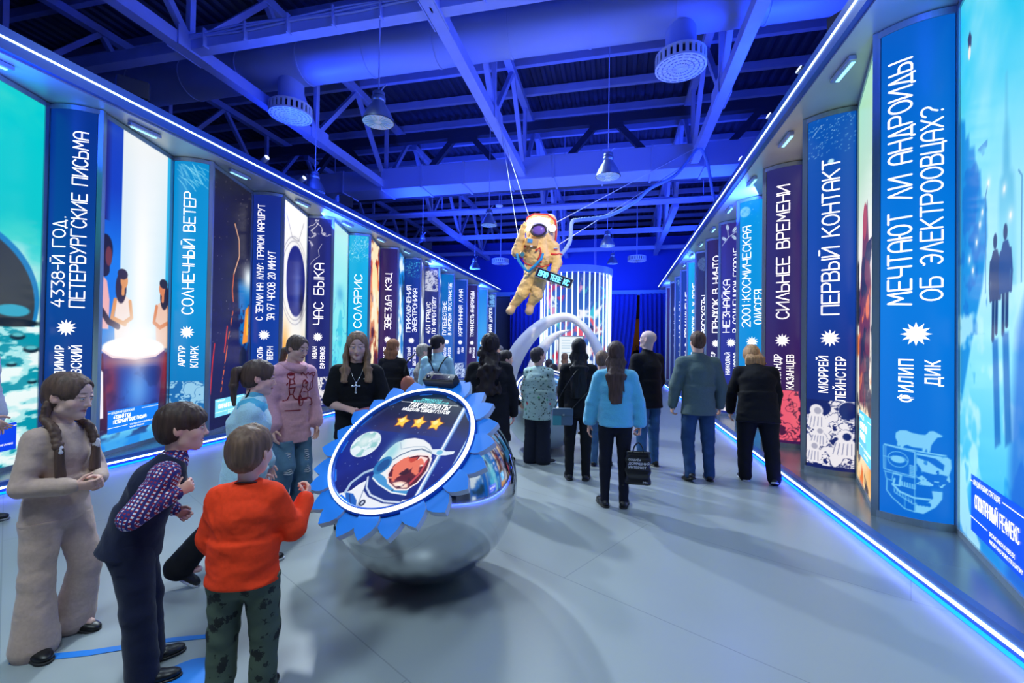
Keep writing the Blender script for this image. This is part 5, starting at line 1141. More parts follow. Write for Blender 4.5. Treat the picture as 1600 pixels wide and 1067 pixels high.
    if st == 'braids':
        for sx in (-1, 1):
            Q = Sdf(); a = M((sx*.066, -.045, -.04)); fy = R2@np.array((0, 1., 0)); pts = [a, M((sx*.085, -.035, -.12))]
            pts += [nb+X*sx*.082*1+fy*(.05*H)-R2@up*.0, nb+X*sx*.092+fy*(.075*H+A['ease'])-R2@up*.1, nb+X*sx*.085+fy*(.08*H+A['ease'])-R2@up*.19]
            pts = np.array(pts); tt = np.linspace(0, len(pts)-1, 34); cur = np.stack([np.interp(tt, np.arange(len(pts)), pts[:, i]) for i in range(3)], 1)
            n2 = 25
            for i in range(n2):
                p = cur[i]; d = cur[min(i+1, 33)]-cur[max(i-1, 0)]; sd = np.cross(_n(d), fy); o = sd*.011*math.sin(i*PI*.85)
                Q.cap(p+o-_n(d)*.006, p-o*.4+_n(d)*.012, .0165, .0155, .006)
            V, F = Q.mesh(.0042, strands(.0022, 9, 160, 30)); child('braid', V, F, hm)
            Q = Sdf(); Q.ecap(cur[n2], cur[-1]-R2@up*.05, (.017, .015), (.026, .016), X, .01); V, F = Q.mesh(.0045, strands(.004, 9, 110, 9)); child('braid_end', V, F, hm)
            Q = Sdf(); Q.cap(cur[n2-1], cur[n2+1], .018, .018, .005); V, F = Q.mesh(.0042); child('hair_band', V, F, mat('white_hair_band', (220, 215, 222)))
# ------------------------------------------------------------------ the visitors
def deg(a): return math.radians(a)
def gingham():
    m = mat('gingham_shirt', (200, 196, 214), rough=.85)
    nt = m.node_tree; b = nt.nodes['Principled BSDF']; tc = nt.nodes.new('ShaderNodeTexCoord'); mp = nt.nodes.new('ShaderNodeMapping'); mp.inputs['Rotation'].default_value = (.5, .35, .6)
    nt.links.new(tc.outputs['Object'], mp.inputs[0]); fac = []
    for d in ('X', 'Z', 'Y'):
        w = nt.nodes.new('ShaderNodeTexWave'); w.bands_direction = d; w.inputs['Scale'].default_value = 19; w.inputs['Distortion'].default_value = 0; nt.links.new(mp.outputs[0], w.inputs['Vector'])
        r = nt.nodes.new('ShaderNodeValToRGB'); r.color_ramp.elements[0].position = .52; r.color_ramp.elements[1].position = .6; nt.links.new(w.outputs['Fac'], r.inputs[0]); fac.append(r)
    col = None
    for r, c in zip(fac, ((34, 38, 110), (150, 30, 60), (40, 44, 120))):
        mx = nt.nodes.new('ShaderNodeMix'); mx.data_type = 'RGBA'; nt.links.new(r.outputs[0], mx.inputs[0]); mx.inputs[7].default_value = lin4(c)
        if col is None: mx.inputs[6].default_value = lin4((226, 222, 236))
        else: nt.links.new(col, mx.inputs[6])
        col = mx.outputs[2]
    nt.links.new(col, b.inputs['Base Color']); return m
def spots(name, base, dots, scale, thr=.3, thrs=None):
    m = mat(name, base, rough=.85); nt = m.node_tree; b = nt.nodes['Principled BSDF']; tc = nt.nodes.new('ShaderNodeTexCoord'); prev = None
    for i, (c, sc_) in enumerate(dots):
        thr = thrs[i] if thrs else thr
        nz = nt.nodes.new('ShaderNodeTexNoise'); nz.inputs['Scale'].default_value = 90; v = nt.nodes.new('ShaderNodeTexVoronoi'); v.inputs['Scale'].default_value = sc_
        mp = nt.nodes.new('ShaderNodeMapping'); mp.inputs['Location'].default_value = (i*3.1, i*1.7, 0); mxv = nt.nodes.new('ShaderNodeMix'); mxv.data_type = 'VECTOR'; mxv.inputs[0].default_value = .035
        nt.links.new(tc.outputs['Object'], mp.inputs[0]); nt.links.new(mp.outputs[0], nz.inputs['Vector']); nt.links.new(mp.outputs[0], mxv.inputs[4]); nt.links.new(nz.outputs['Color'], mxv.inputs[5]); nt.links.new(mxv.outputs[1], v.inputs['Vector'])
        r = nt.nodes.new('ShaderNodeValToRGB'); r.color_ramp.elements[0].position = thr; r.color_ramp.elements[0].color = (1, 1, 1, 1); r.color_ramp.elements[1].position = thr+.04; r.color_ramp.elements[1].color = (0, 0, 0, 1); nt.links.new(v.outputs['Distance'], r.inputs[0])
        mx = nt.nodes.new('ShaderNodeMix'); mx.data_type = 'RGBA'; nt.links.new(r.outputs[0], mx.inputs[0]); mx.inputs[7].default_value = lin4(c)
        if prev is None: mx.inputs[6].default_value = lin4(base)
        else: nt.links.new(prev, mx.inputs[6])
        prev = mx.outputs[2]
    nt.links.new(prev, b.inputs['Base Color']); return m
BLACKC = cloth('black_cloth', (17, 18, 24)); BLACKK = cloth('black_knit', (22, 22, 28), bump=.3); BLKSHOE = mat('black_shoe_leather', (12, 12, 15), rough=.4); WSOLE = mat('white_rubber_sole', (200, 205, 212), rough=.6); DSOLE = mat('dark_rubber_sole', (24, 24, 28), rough=.7)
JEANS = cloth('blue_denim', (56, 96, 140), noise=.25, nscale=9); JEANS2 = cloth('faded_denim', (84, 118, 146), noise=.25, nscale=8); GREYC = cloth('dark_grey_cloth', (62, 64, 74))
BEIGE = cloth('beige_fleece', (190, 162, 148), sheen=.2); NAVY = cloth('navy_wool', (18, 24, 52), sheen=.1); ORANGE = cloth('orange_red_cotton', (238, 62, 24)); PINK = cloth('pink_fleece', (214, 160, 176), sheen=.2); ICE = cloth('ice_blue_sherpa', (176, 222, 238), bump=.5, nscale=160, sheen=.4)
DINO = spots('dark_green_dinosaur_print', (66, 80, 66), (((18, 24, 22), 13.), ((24, 32, 28), 17.)), 1, .26)
DOODLE = spots('pale_green_doodle_print', (168, 198, 194), (((40, 60, 60), 16.), ((50, 70, 70), 23.), ((80, 120, 110), 12.), ((90, 180, 120), 7.), ((200, 60, 70), 6.)), 1, .17, (.2, .2, .16, .1, .09))
SKY = cloth('sky_blue_mohair', (92, 186, 226), bump=.5, nscale=120, sheen=.5)

def vest(d):
    H = d['H']; T = Sdf(); up = np.array((0, 0, 1.)); X = np.array((1., 0, 0)); R1, R2 = d['R1'], d['R2']; e = .024
    T.ecap(d['pel']-R1@up*.05*H, d['waist'], (.1*H+e, .082*H+e), (.084*H+e, .062*H+e), X, .03, endr=.02); T.ecap(d['waist'], d['chest'], (.084*H+e, .062*H+e), (.088*H+e*.8, .066*H+e), X, .04); T.ecap(d['chest'], d['nb']-R2@up*.04*H, (.088*H+e*.8, .066*H+e), (.064*H+e, .048*H+e), X, .04)
    T.cap(d['sh'][-1]*.72+d['sh'][1]*.28, d['sh'][1]*.72+d['sh'][-1]*.28, .046*H, .046*H, .03)
    f = R2@np.array((0, 1., 0)); T.ell(d['nb']+f*.07*H-R2@up*.0*H, (.035*H, .05*H, .05*H), R2, .01, 'd'); T.ell(d['nb']+R2@up*.03*H, (.05*H, .05*H, .05*H), R2, .01, 'd')
    for s in (-1, 1): T.ell(d['sh'][s]+R2@X*s*.045*H-R2@up*.01*H, (.05*H, .06*H, .075*H), R2, .01, 'd')
    V, F = T.mesh(.008, wrinkles(.005, 8)); d['child']('knitted_vest', V, F, NAVY)


from mathutils.bvhtree import BVHTree
def on_front(d, V2, F, name, m, back=False, off=.003, rot=0., o=(0., 0.), y=None):
    """a print or badge pressed onto the front (or back) of the garment; V2 in metres, x to the wearer's left as one faces it, origin on the chest"""
    tp, V, Fq = d['A']['_tp']; b = BVHTree.FromPolygons([tuple(v) for v in V], [tuple(int(i) for i in f) for f in Fq])
    c = d['chest']; s = -1 if back else 1; out = []
    for x, z in V2:
        X0 = -s*(x*math.cos(rot)-z*math.sin(rot)+o[0]); Z0 = x*math.sin(rot)+z*math.cos(rot)+o[1]
        h = b.ray_cast(Vector((c[0]+X0, c[1]+s*.6, c[2]+Z0)), Vector((0, -s, 0)))
        yy = h[0].y if h[0] is not None else c[1]+s*.08
        out.append((c[0]+X0, yy+s*off, c[2]+Z0))
    return d['child'](name, np.array(out), F, m, tp)
def strokes(pls, w):
    V = []; F = []
    for P in pls:
        P = np.array(P, float)
        for a, b in zip(P[:-1], P[1:]):
            t = b-a; L = np.hypot(*t)
            if L < 1e-6: continue
            nn = np.array([-t[1], t[0]])/L*w/2; n_ = max(1, int(L/.03)); i0 = len(V)
            for j in range(n_+1): q = a+t*j/n_; V += [q+nn, q-nn]
            F += [(i0+2*j, i0+2*j+1, i0+2*j+3, i0+2*j+2) for j in range(n_)]
    return V, F
def necklace_cord(d):
    a = np.linspace(0, 2*PI, 30); c = d['nb']+d['R2']@np.array((0, .0, .012)); r = .043*d['H']+.004
    t = MB(); t.tube([c+d['R2']@np.array((r*math.cos(x), r*1.02*math.sin(x), -.012*math.sin(x))) for x in a], .0028, 6); me = t.mesh('x')
    d['child']('neck_cord', np.array([v.co for v in me.vertices]), [tuple(f.vertices) for f in me.polygons], mat('dark_cord', (30, 26, 40)))
def palm_point(d, s, fwd=.06, out=0., up_=0.):
    a, e, w, u, f = d['J']['a', s]; q = w+f*fwd*d['H']+d['dz']+np.array((out, 0, up_)); r = d['root'].rotation_euler.z
    return (d['root'].location.x+q[0]*math.cos(r)-q[1]*math.sin(r), d['root'].location.y+q[0]*math.sin(r)+q[1]*math.cos(r), q[2]), f
HELD = {}
# -- the three children in the foreground
person((-2.90, 1.80), deg(-84), 'person with two braids in a beige sweatshirt and wide beige trousers, hands clasped', H=1.345, hh=.224, sw=.88, near=True, lean=(2, 0), head=(16, 8, 0), headrel=True,
       aL=((.34, .02, -1), (-.72, 1., -.12)), aR=((.3, .06, -1), (-.68, .95, -.1)), palmL=(1, 0, -.3), palmR=(-1, 0, .3), thumbL=(0, .3, 1), thumbR=(0, .3, 1), curl=.75, lL=((.08, .24, -1), (.03, -.26, -1)), lR=((.08, .04, -1), (.02, .02, -1)),
       fpL=12, fyL=6, fyR=20, skin=(226, 184, 168), brow=(120, 92, 76), hair='braids', hc=(92, 70, 60), bw=.95, top=BEIGE, pants=BEIGE, ease=.013, puff=.012, rib=True, hem=.05, tease=.018, flare=.042, shoe=BLKSHOE, topname='sweatshirt', sole=DSOLE, gaze=(.1, 1, -.25), wr=.006)
person((-2.23, 1.69), deg(-42), 'person in navy vest over checked shirt leaning forward and laughing, fists at chest', H=1.24, hh=.222, handk=.115, near=True, lean=(23, 0), head=(-4, 2, 0), aL=((.5, -.55, -.75), (-.1, .62, -.5)), aR=((.38, -.62, -.8), (-.25, .95, .42)), palmR=(-1, 0, 0), thumbR=(0, -.3, 1), curl=1.15,
       lL=((.05, .16, -1), (.02, .06, -1)), lR=((.05, .10, -1), (.02, .08, -1)), skin=(228, 182, 164), smile=1., male=True, hem=.0, hair='bowl', hc=(64, 46, 40), brow=(90, 66, 56), top=gingham(), pants=NAVY, tease=.02, flare=.012, ease=.016, topname='checked_shirt', shoe=BLKSHOE, collar=.03,
       extra=lambda d: vest(d), gaze=(.2, 1, 0))

person((-1.61, 1.70), deg(24), 'person in an orange sweatshirt and dark green dinosaur-print trousers, seen from behind, right fist raised', handk=.122, H=1.12, hh=.222, bw=1.12, near=True, lean=(5, 0), head=(-14, 2, 0), aL=((.3, .1, -1), (-.15, .6, -.9)), aR=((.42, .15, -.85), (.12, .8, .62)), palmR=(-1, -.2, 0), thumbR=(-.4, -.2, 1), curl=1.2, curlL=.7,
       lL=((.05, .03, -1), (.03, -.05, -1)), lR=((.1, .0, -1), (-.02, .0, -1)), hair='short', hc=(108, 82, 66), male=True, skin=(226, 178, 160), top=ORANGE, topname='sweatshirt', rib=True, ease=.026, hem=.05, tease=.018, flare=.01, pants=DINO, shoe=BLKSHOE, sole=WSOLE, sw=1.0, wr=.010,
       extra=lambda d: necklace_cord(d))

# -- the visitors on the left side of the kiosk
def yoke(d):
    H = d['H']; T = Sdf(); X = np.array((1., 0, 0)); up = np.array((0, 0, 1.)); R2 = d['R2']; e = d['A']['ease']+.003
    T.ecap(d['chest']+R2@up*.03*H, d['nb']-R2@up*.045*H, (.086*H+e, .064*H+e), (.075*H+e, .045*H+e), X, .04); T.cap(d['sh'][-1], d['sh'][1], .035*H+e*.6, .035*H+e*.6, .04)
    T.cut(d['nb']-R2@up*.075*H, -(R2@up), .01); V, F = T.mesh(.008, wrinkles(.005, 61)); d['child']('shoulder_yoke', V, F, cloth('blue_fleece_yoke', (84, 178, 214), bump=.3), d['A']['_tp'][0])
person((-2.53, 2.66), deg(-52), 'person with a ponytail in a pale blue fleece pullover walking past the checked-shirt laugher', H=1.415, hh=.226, near=True, lean=(6, 0), head=(4, 8, 0), aL=((.14, .1, -1), (-.05, .35, -1)), aR=((.12, -.06, -1), (-.05, .45, -1)), lL=((.02, .28, -1), (.0, -.02, -1)), lR=((.02, -.42, -1), (.0, -.78, -1)), fpR=38,
       hair='pony', hlen=.14, ponyz=.05, hc=(78, 60, 54), top=ICE, topname='fleece_pullover', ease=.032, puff=.02, hem=.1, pants=BLACKC, shoe=BLKSHOE, sole=WSOLE, collar=.05, collarm=cloth('blue_collar', (96, 176, 206)), skin=(228, 178, 168), tease=.018, flare=.03, bw=1.08, extra=yoke, wr=.009)
def rips(d):
    W_ = mat('frayed_threads', (170, 176, 186), rough=.9)
    for s, nn, z0 in ((-1, 8, .02), (1, 7, -.03)):
        h_, kn, an, t, b = d['J']['l', s]; q = MB(); nn += 4
        for i in range(nn):
            c = kn+t*(-.16*d['H']*.5+i*.019)+np.array((0, .036*d['H']*(1.12-.02*i)+.026, 0)); a = np.linspace(-1, 1, 7); q.tube([c+np.array((x*.042, -.03*x*x, .004*math.sin(x*5+i))) for x in a], .0055, 5)
        me = q.mesh('x'); d['child']('ripped_threads', np.array([v.co for v in me.vertices]), [tuple(f.vertices) for f in me.polygons], W_)
def glasses(d):
    M, k = d['M'], d['ks']; q = MB(); a = np.linspace(0, 2*PI, 18, endpoint=False)
    for sx in (-1, 1): q.tube([M((sx*.032+.024*math.cos(x), .107, .004+.019*math.sin(x))) for x in a], .0022, 5, loop=True); q.tube([M((sx*.056, .105, .008)), M((sx*.08, .0, .004))], .002, 5)
    q.tube([M((-.009, .107, .008)), M((.009, .107, .008))], .002, 5); me = q.mesh('x'); d['child']('glasses', np.array([v.co for v in me.vertices]), [tuple(f.vertices) for f in me.polygons], mat('thin_dark_frame', (40, 40, 50)))
def hoodie(d):
    H = d['H']; up = np.array((0, 0, 1.)); T = Sdf(); a = np.linspace(.15*PI, .85*PI, 7)+PI; R2 = d['R2']; c = d['nb']
    pts = [c+R2@np.array((.062*H*math.cos(x), .058*H*math.sin(x)-.0*H, -.012*H+.012*H*abs(math.cos(x)))) for x in np.linspace(0, 2*PI, 16)]
    for p, q in zip(pts[:-1], pts[1:]): T.cap(p, q, .019*H, .019*H, .02)
    T.ell(c+R2@np.array((0, -.075*H, -.03*H)), (.07*H, .035*H, .06*H), R2, .03); V, F = T.mesh(.009, wrinkles(.01, 6)); d['child']('hood', V, F, PINK, d['A']['_tp'][0])
    RED = mat('dark_red_print', (140, 22, 44), rough=.8)
    A_ = lambda x, y, r, n=14: [(x+r*math.cos(t), y+r*math.sin(t)) for t in np.linspace(0, 2*PI, n)]
    P = [[(-.02, .075), (.04, .06), (.015, .068), (.025, .02)], [(.03, .05), (.07, .02), (.1, .05)], [(.07, .02), (.075, -.01)], [(.1, .05), (.115, .02), (.14, .045)],
         A_(-.075, .02, .03), [(-.11, .03), (-.04, .045)], [(-.09, -.01), (-.1, -.09), (-.085, -.15), (-.1, -.2), (-.13, -.21)], [(-.06, -.01), (-.05, -.09), (-.06, -.15), (-.045, -.19), (-.02, -.2)], [(-.09, -.02), (-.12, -.06), (-.08, -.1)], [(-.1, -.09), (-.05, -.09)], [(-.1, -.06), (-.05, -.05)], [(-.085, -.15), (-.06, -.15)],
         A_(.045, -.06, .03), [(.02, -.03), (.05, -.02), (.08, -.05)], [(.02, -.09), (.0, -.15), (.03, -.2), (.1, -.19), (.09, -.13), (.06, -.09)], [(.0, -.15), (.0, -.26), (.03, -.26), (.04, -.2)], [(.1, -.19), (.14, -.2), (.15, -.26), (.12, -.27)], [(.03, -.13), (.08, -.14), (.12, -.12)], [(-.02, -.2), (.06, -.21)], [(.12, -.05), (.15, -.03), (.15, -.1), (.11, -.13), (.12, -.05)], A_(.16, .03, .018, 9), [(.16, .01), (.15, -.03)], [(-.12, -.3), (.02, -.305)]]
    V, F = strokes(P, .009); on_front(d, V, F, 'front_print', RED, o=(0, .06))
    V, F = strokes([[(-.055, .035), (-.09, .03)], [(.0, -.17), (.0, -.24)], [(.02, -.2), (.09, -.2)], [(.045, -.045), (.06, -.055)]], .022); on_front(d, V, F, 'front_print', RED, o=(0, .06))
person((-3.03, 3.72), deg(-112), 'person in a pink hooded sweatshirt with dark red print and ripped jeans, walking', H=1.64, hh=.22, near=True, lean=(4, 0), head=(16, 12, 0), headrel=True, aL=((.16, .05, -1), (.05, .2, -1)), aR=((.16, -.05, -1), (.05, .3, -1)), lL=((.05, .12, -1), (.04, -.1, -1)), lR=((.05, .3, -1), (.02, -.5, -1)), fpR=25,
       hair='pony', ponyz=-.05, hlen=.12, hc=(92, 74, 64), top=PINK, topname='hooded_sweatshirt', rib=True, ease=.034, puff=.03, hem=.12, pants=JEANS2, flare=.045, tease=.024, shoe=cloth('brown_shoe', (90, 74, 66)), sole=WSOLE, skin=(220, 180, 166), extra=lambda d: (hoodie(d), rips(d)), wr=.007)
def tee_extra(d):
    HELD['card'] = palm_point(d, 1, .085, -.03, .005)
    H = d['H']; SV = mat('silver', (210, 214, 222), rough=.25, metal=.9); c = d['nb']; R2 = d['R2']
    L = [(-.062, .0, .0), (-.055, .05, -.04), (-.03, .085, -.1), (0, .096, -.155), (.03, .085, -.1), (.055, .05, -.04), (.062, .0, .0)]
    tp, V, Fq = d['A']['_tp']; b = BVHTree.FromPolygons([tuple(v) for v in V], [tuple(int(i) for i in f) for f in Fq]); pts = []
    P = np.array(L); tt = np.linspace(0, 6, 40); P = np.stack([np.interp(tt, np.arange(7), P[:, i]) for i in range(3)], 1)
    for x, y, z in P:
        h = b.ray_cast(Vector((c[0]+x, c[1]+.6, c[2]+z)), Vector((0, -1, 0))); pts.append((c[0]+x, (h[0].y+.004) if h[0] is not None and z < -.02 else c[1]+y, c[2]+z))
    t = MB(); t.tube(pts, .0022, 6); me = t.mesh('x'); nk = d['child']('neck_chain', np.array([v.co for v in me.vertices]), [tuple(f.vertices) for f in me.polygons], SV)
    m_ = pts[20]; q = MB(); y = m_[1]+.006; z = m_[2]
    q.box((m_[0], y, z-.045), (.011, .006, .085)); q.box((m_[0], y, z-.03), (.055, .006, .011))
    for x_, z_ in ((-.028, -.03), (.028, -.03), (0, -.004), (0, -.088)): q.box((m_[0]+x_, y, z+z_), (.018, .007, .018))
    me = q.mesh('x'); d['child']('cross_pendant', np.array([v.co for v in me.vertices]), [tuple(f.vertices) for f in me.polygons], SV, nk)
    on_front(d, [(0, 0), (.035, 0), (.035, .007), (0, .007)], [(0, 1, 2, 3)], 'chest_label', mat('white_label', (230, 230, 235)), o=(.06, .05))
person((-2.30, 3.68), deg(-150), 'person with long light brown hair, black t-shirt and silver cross, looking down', H=1.665, hh=.226, near=True, lean=(4, 0), head=(0, 13, 0), aR=((.22, .04, -1), (-.75, .85, -.12)), aL=((.34, .05, -1), (-.05, .75, -.5)), palmR=(-.4, -.2, -.9), thumbR=(-1, .3, .2), curl=.4, sleeve=.42, ease=.03, cuff=False, hem=.08, top=BLACKC, topname='t_shirt', pants=BLACKC, shoe=BLKSHOE,
       hair='long', hfront=.13, hlen=.2, hc=(136, 106, 84), vol=1.02, hw=(.085, .085), skin=(218, 178, 166), lips=(176, 100, 104), extra=tee_extra, gaze=(0, 1, -.45))
person((-3.48, 6.55), deg(8), 'person with ginger-blonde shoulder-length hair in a black sweater, seen from behind by the plum column', H=1.64, head=(-22, 0, 0), aR=((.3, .1, -1), (-.5, .9, .1)), aL=((.25, .1, -1), (-.5, .9, .1)), hair='bob', hlen=.2, hw=(.1, .1), hc=(150, 98, 62), top=BLACKK, pants=BLACKC, shoe=BLKSHOE, ease=.018, bw=1.08)
person((-2.48, 5.97), deg(6), 'person with dark ponytail, blue hair tie and pale blue blouse, seen from behind', H=1.70, head=(-36, 0, 0), aR=((.2, .1, -1), (-.2, .8, -.4)), aL=((.2, .1, -1), (-.2, .8, -.4)), hair='pony', ponyz=-.045, hlen=.16, hc=(34, 26, 30), tiem=mat('blue_hair_tie', (20, 50, 170)), top=cloth('pale_blue_blouse', (168, 212, 226)), topname='blouse', pants=BLACKC, shoe=BLKSHOE, collar=.03, ease=.024)
person((-3.02, 6.62), deg(-50), 'person in a grey striped knit mostly hidden behind the pale blue blouse', H=1.56, hair='short', hc=(150, 140, 128), top=cloth('grey_striped_knit', (150, 148, 142), noise=.3, nscale=30), pants=BLACKC, shoe=BLKSHOE)
person((-1.36, 4.80), deg(14), 'person with dark curly hair and loose black tunic holding up a phone, seen from behind', H=1.675, hh=.235, bw=1.28, sw=1.12, aL=((.3, .1, -1), (.05, 1, .42)), aR=((.3, -.02, -1), (.05, .25, -1)), hair='curly', hlen=.34, hw=(.12, .14), vol=1.1, hc=(38, 26, 28), top=BLACKC, topname='tunic', hem=.2, ease=.03, pants=BLACKC, shoe=BLKSHOE, palmL=(1, .2, .2), extra=lambda d: HELD.update(phone=palm_point(d, -1, .07, .012, .03)))
person((-1.57, 6.22), deg(-62), 'person in black turtleneck and grey trousers, in profile beside the pale-clad kiosk visitor', H=1.475, hh=.218, hair='short', hc=(40, 32, 34), vol=1.05, top=BLACKC, topname='turtleneck', collar=.055, pants=GREYC, tease=.02, flare=.012, shoe=BLKSHOE, aR=((.1, .1, -1), (-.1, .7, -.6)), male=True)
person((-1.05, 6.16), deg(-8), 'person in pale doodle-print sweatshirt and dark wide trousers, looking up to the right', H=1.535, hh=.222, head=(-32, -12, 0), hair='short', hc=(62, 54, 56), top=DOODLE, topname='sweatshirt', ease=.04, hem=.14, puff=.02, pants=cloth('charcoal_cloth', (34, 38, 52)), tease=.034, flare=.03, shoe=BLKSHOE, sole=WSOLE, male=True, fyR=50)
person((-.44, 5.52), deg(6), 'person with waist-long black hair in black top and trousers with a small shoulder bag', H=1.655, aL=((.16, .05, -1), (.0, .3, -1)), aR=((.14, .05, -1), (.0, .3, -1)), hair='long', hlen=.42, hw=(.1, .12), hc=(18, 16, 22), top=BLACKC, hem=.07, pants=BLACKC, boot=.035, shoe=BLKSHOE, sole=DSOLE, tease=.006, ease=.018)
person((-.19, 6.22), deg(-10), 'person with short fair hair and jeans, hidden behind the two long-haired visitors', H=1.49, hair='short', hc=(120, 96, 80), top=cloth('grey_blue_top', (70, 80, 100)), pants=JEANS2, shoe=BLKSHOE, male=True)
person((.0, 4.68), deg(2), 'person with long brown hair in a short sky-blue sweater and tight black trousers', H=1.615, hh=.222, near=False, aL=((.3, -.02, -1), (.12, .08, -1)), aR=((.3, -.02, -1), (.06, .1, -1)), hair='long', hlen=.33, hw=(.09, .085), hc=(76, 56, 52), top=SKY, hem=.03, ease=.028, puff=.03, pants=cloth('black_leggings', (18, 20, 34)), tease=.002, boot=.12, shoe=BLKSHOE, sole=DSOLE, lL=((.02, .02, -1), (.01, -.03, -1)), lR=((.02, .06, -1), (.0, -.06, -1)), curlR=1.25, fyL=18)
person((.44, 6.40), deg(38), 'person with shaved head in black jacket and blue jeans, looking up at the columns', H=1.80, hh=.24, head=(22, -10, 0), skin=(222, 190, 182), aL=((.16, .05, -1), (-.1, .5, -1)), aR=((.16, .02, -1), (-.15, .55, -1)), top=BLACKC, topname='jacket', hem=.09, ease=.034, pants=JEANS, shoe=BLKSHOE, boot=.04, male=True, sw=1.08, collar=.03)
person((1.0, 5.94), deg(8), 'person in a grey-green overshirt and dark blue jeans walking away', H=1.775, hh=.235, sw=1.12, head=(4, -2, 0), aL=((.3, .0, -1), (.06, .2, -1)), aR=((.3, -.04, -1), (.04, .22, -1)), curl=.8, lL=((.05, .06, -1), (.02, -.32, -1)), lR=((.05, -.03, -1), (.03, -.06, -1)), fpL=20, hair='short', hc=(88, 62, 50), male=True, top=cloth('grey_green_cotton', (84, 102, 104)), topname='overshirt', hem=.085, ease=.034, collar=.03, pants=cloth('dark_blue_denim', (38, 66, 104), noise=.2, nscale=9), tease=.014, shoe=BLKSHOE)
person((1.70, 6.05), deg(-4), 'person with blonde hair bowing the head, all in loose black with white-soled trainers', H=1.665, hh=.23, bw=1.2, sw=1.15, lean=(16, 0), head=(12, 42, 0), aL=((.34, .1, -1), (.02, .2, -1)), aR=((.2, .1, -1), (.0, .3, -1)), lL=((.06, .12, -1), (.02, -.15, -1)), lR=((.1, -.04, -1), (.04, -.25, -1)), fpR=24, hair='bob', hlen=.16, hw=(.1, .12), vol=1.1, hc=(196, 150, 104), top=BLACKC, hem=.1, ease=.034, pants=BLACKC, tease=.03, flare=.0, shoe=BLKSHOE, sole=WSOLE)
# -- farther back
person((-2.97, 11.6), deg(150), 'grey-haired person in a pale blue shirt far off before the curtains', H=1.56, hair='short', hc=(120, 116, 116), male=True, head=(0, 14, 0), top=cloth('pale_blue_shirt', (190, 214, 230)), topname='shirt', pants=BLACKC, shoe=BLKSHOE, aL=((.2, .1, -1), (-.4, 1, 0)), aR=((.2, .1, -1), (-.4, 1, 0)))
person((-1.06, 8.2), deg(172), 'person with dark fringe and glasses bent over the farther sphere', H=1.27, hh=.21, lean=(22, 0), head=(0, 24, 0), aL=((.2, .7, -1), (-.2, 1, -.2)), aR=((.2, .7, -1), (-.2, 1, -.2)), hair='bowl', hc=(34, 28, 32), top=BLACKC, pants=BLACKC, shoe=BLKSHOE, extra=lambda d: glasses(d))
person((-.5, 8.5), deg(150), 'person with short brown hair in dark sweater leaning over the farther sphere', H=1.32, hh=.21, lean=(20, 0), head=(0, 28, 0), aL=((.2, .7, -1), (-.2, 1, -.2)), aR=((.2, .7, -1), (-.2, 1, -.2)), hair='short', hc=(90, 62, 46), top=BLACKC, pants=BLACKC, shoe=BLKSHOE, male=True)
person((-1.52, 10.4), deg(10), 'person in dark clothes seen from behind between the white arches', H=1.24, hh=.21, hair='short', hc=(40, 36, 50), top=cloth('slate_coat', (44, 46, 70)), pants=BLACKC, shoe=BLKSHOE)
person((-1.30, 11.75), deg(10), 'person with long brown hair before the white illuminated board', H=1.37, hair='long', hlen=.2, hc=(110, 84, 70), top=cloth('beige_coat', (176, 160, 150)), pants=BLACKC, shoe=BLKSHOE)
person((-5.36, 2.66), deg(-52), 'person in white jacket walking, cut off by the picture edge beside the domed landscape', H=1.80, hh=.236, lean=(4, 0), hair='short', hc=(26, 24, 28), male=True, top=cloth('white_jacket', (206, 206, 214)), topname='jacket', ease=.05, puff=.03, hem=.08, pants=BLACKC, shoe=BLKSHOE, sole=cloth('grey_sole', (120, 122, 130)), aR=((.2, .15, -1), (-.1, .6, -.7)), lL=((.03, .15, -1), (0, -.1, -1)), lR=((.03, .1, -1), (.0, -.3, -1)))
person((1.30, 29.4), deg(170), 'dark silhouetted person standing in the far doorway, left of two', H=1.74, hair='short', hc=(20, 18, 20), male=True, top=BLACKC, pants=BLACKC, shoe=BLKSHOE)
person((1.78, 30.2), deg(175), 'dark silhouetted person standing in the far doorway, right of two', H=1.6, hair='short', hc=(20, 18, 20), male=True, top=BLACKC, pants=BLACKC, shoe=BLKSHOE)
# ------------------------------------------------------------------ the mirrored sphere kiosk with its flower-shaped display
CHROME = mat('polished_steel', (206, 210, 216), rough=.09, metal=1.0)
PEARL = mat('pearl_lacquer', (196, 214, 216), rough=.3, metal=.25)
PETB = mat('blue_petal_face', (20, 128, 236), rough=.45); PETW = mat('pale_petal_edge', (196, 208, 222), rough=.5)
RINGW = glow('white_ring_light', (236, 246, 255), 2.2)
def disc_canvas(cv, name, T, r):
    V = T(cv.X.ravel(), cv.Y.ravel()); idx = np.arange(cv.nx*cv.ny).reshape(cv.ny, cv.nx)
    F = np.stack([idx[:-1, :-1], idx[:-1, 1:], idx[1:, 1:], idx[1:, :-1]], -1).reshape(-1, 4)
    cx = cv.X.ravel()-cv.W/2; cy = cv.Y.ravel()-cv.H/2; k = (np.hypot(cx, cy)[F] < r).all(1); F = F[k]
    u, inv = np.unique(F.ravel(), return_inverse=True)
    return mesh_np(name, V[u], inv.reshape(-1, 4), lin(np.clip(cv.C, 0, 255)).reshape(-1, 3)[u], True)
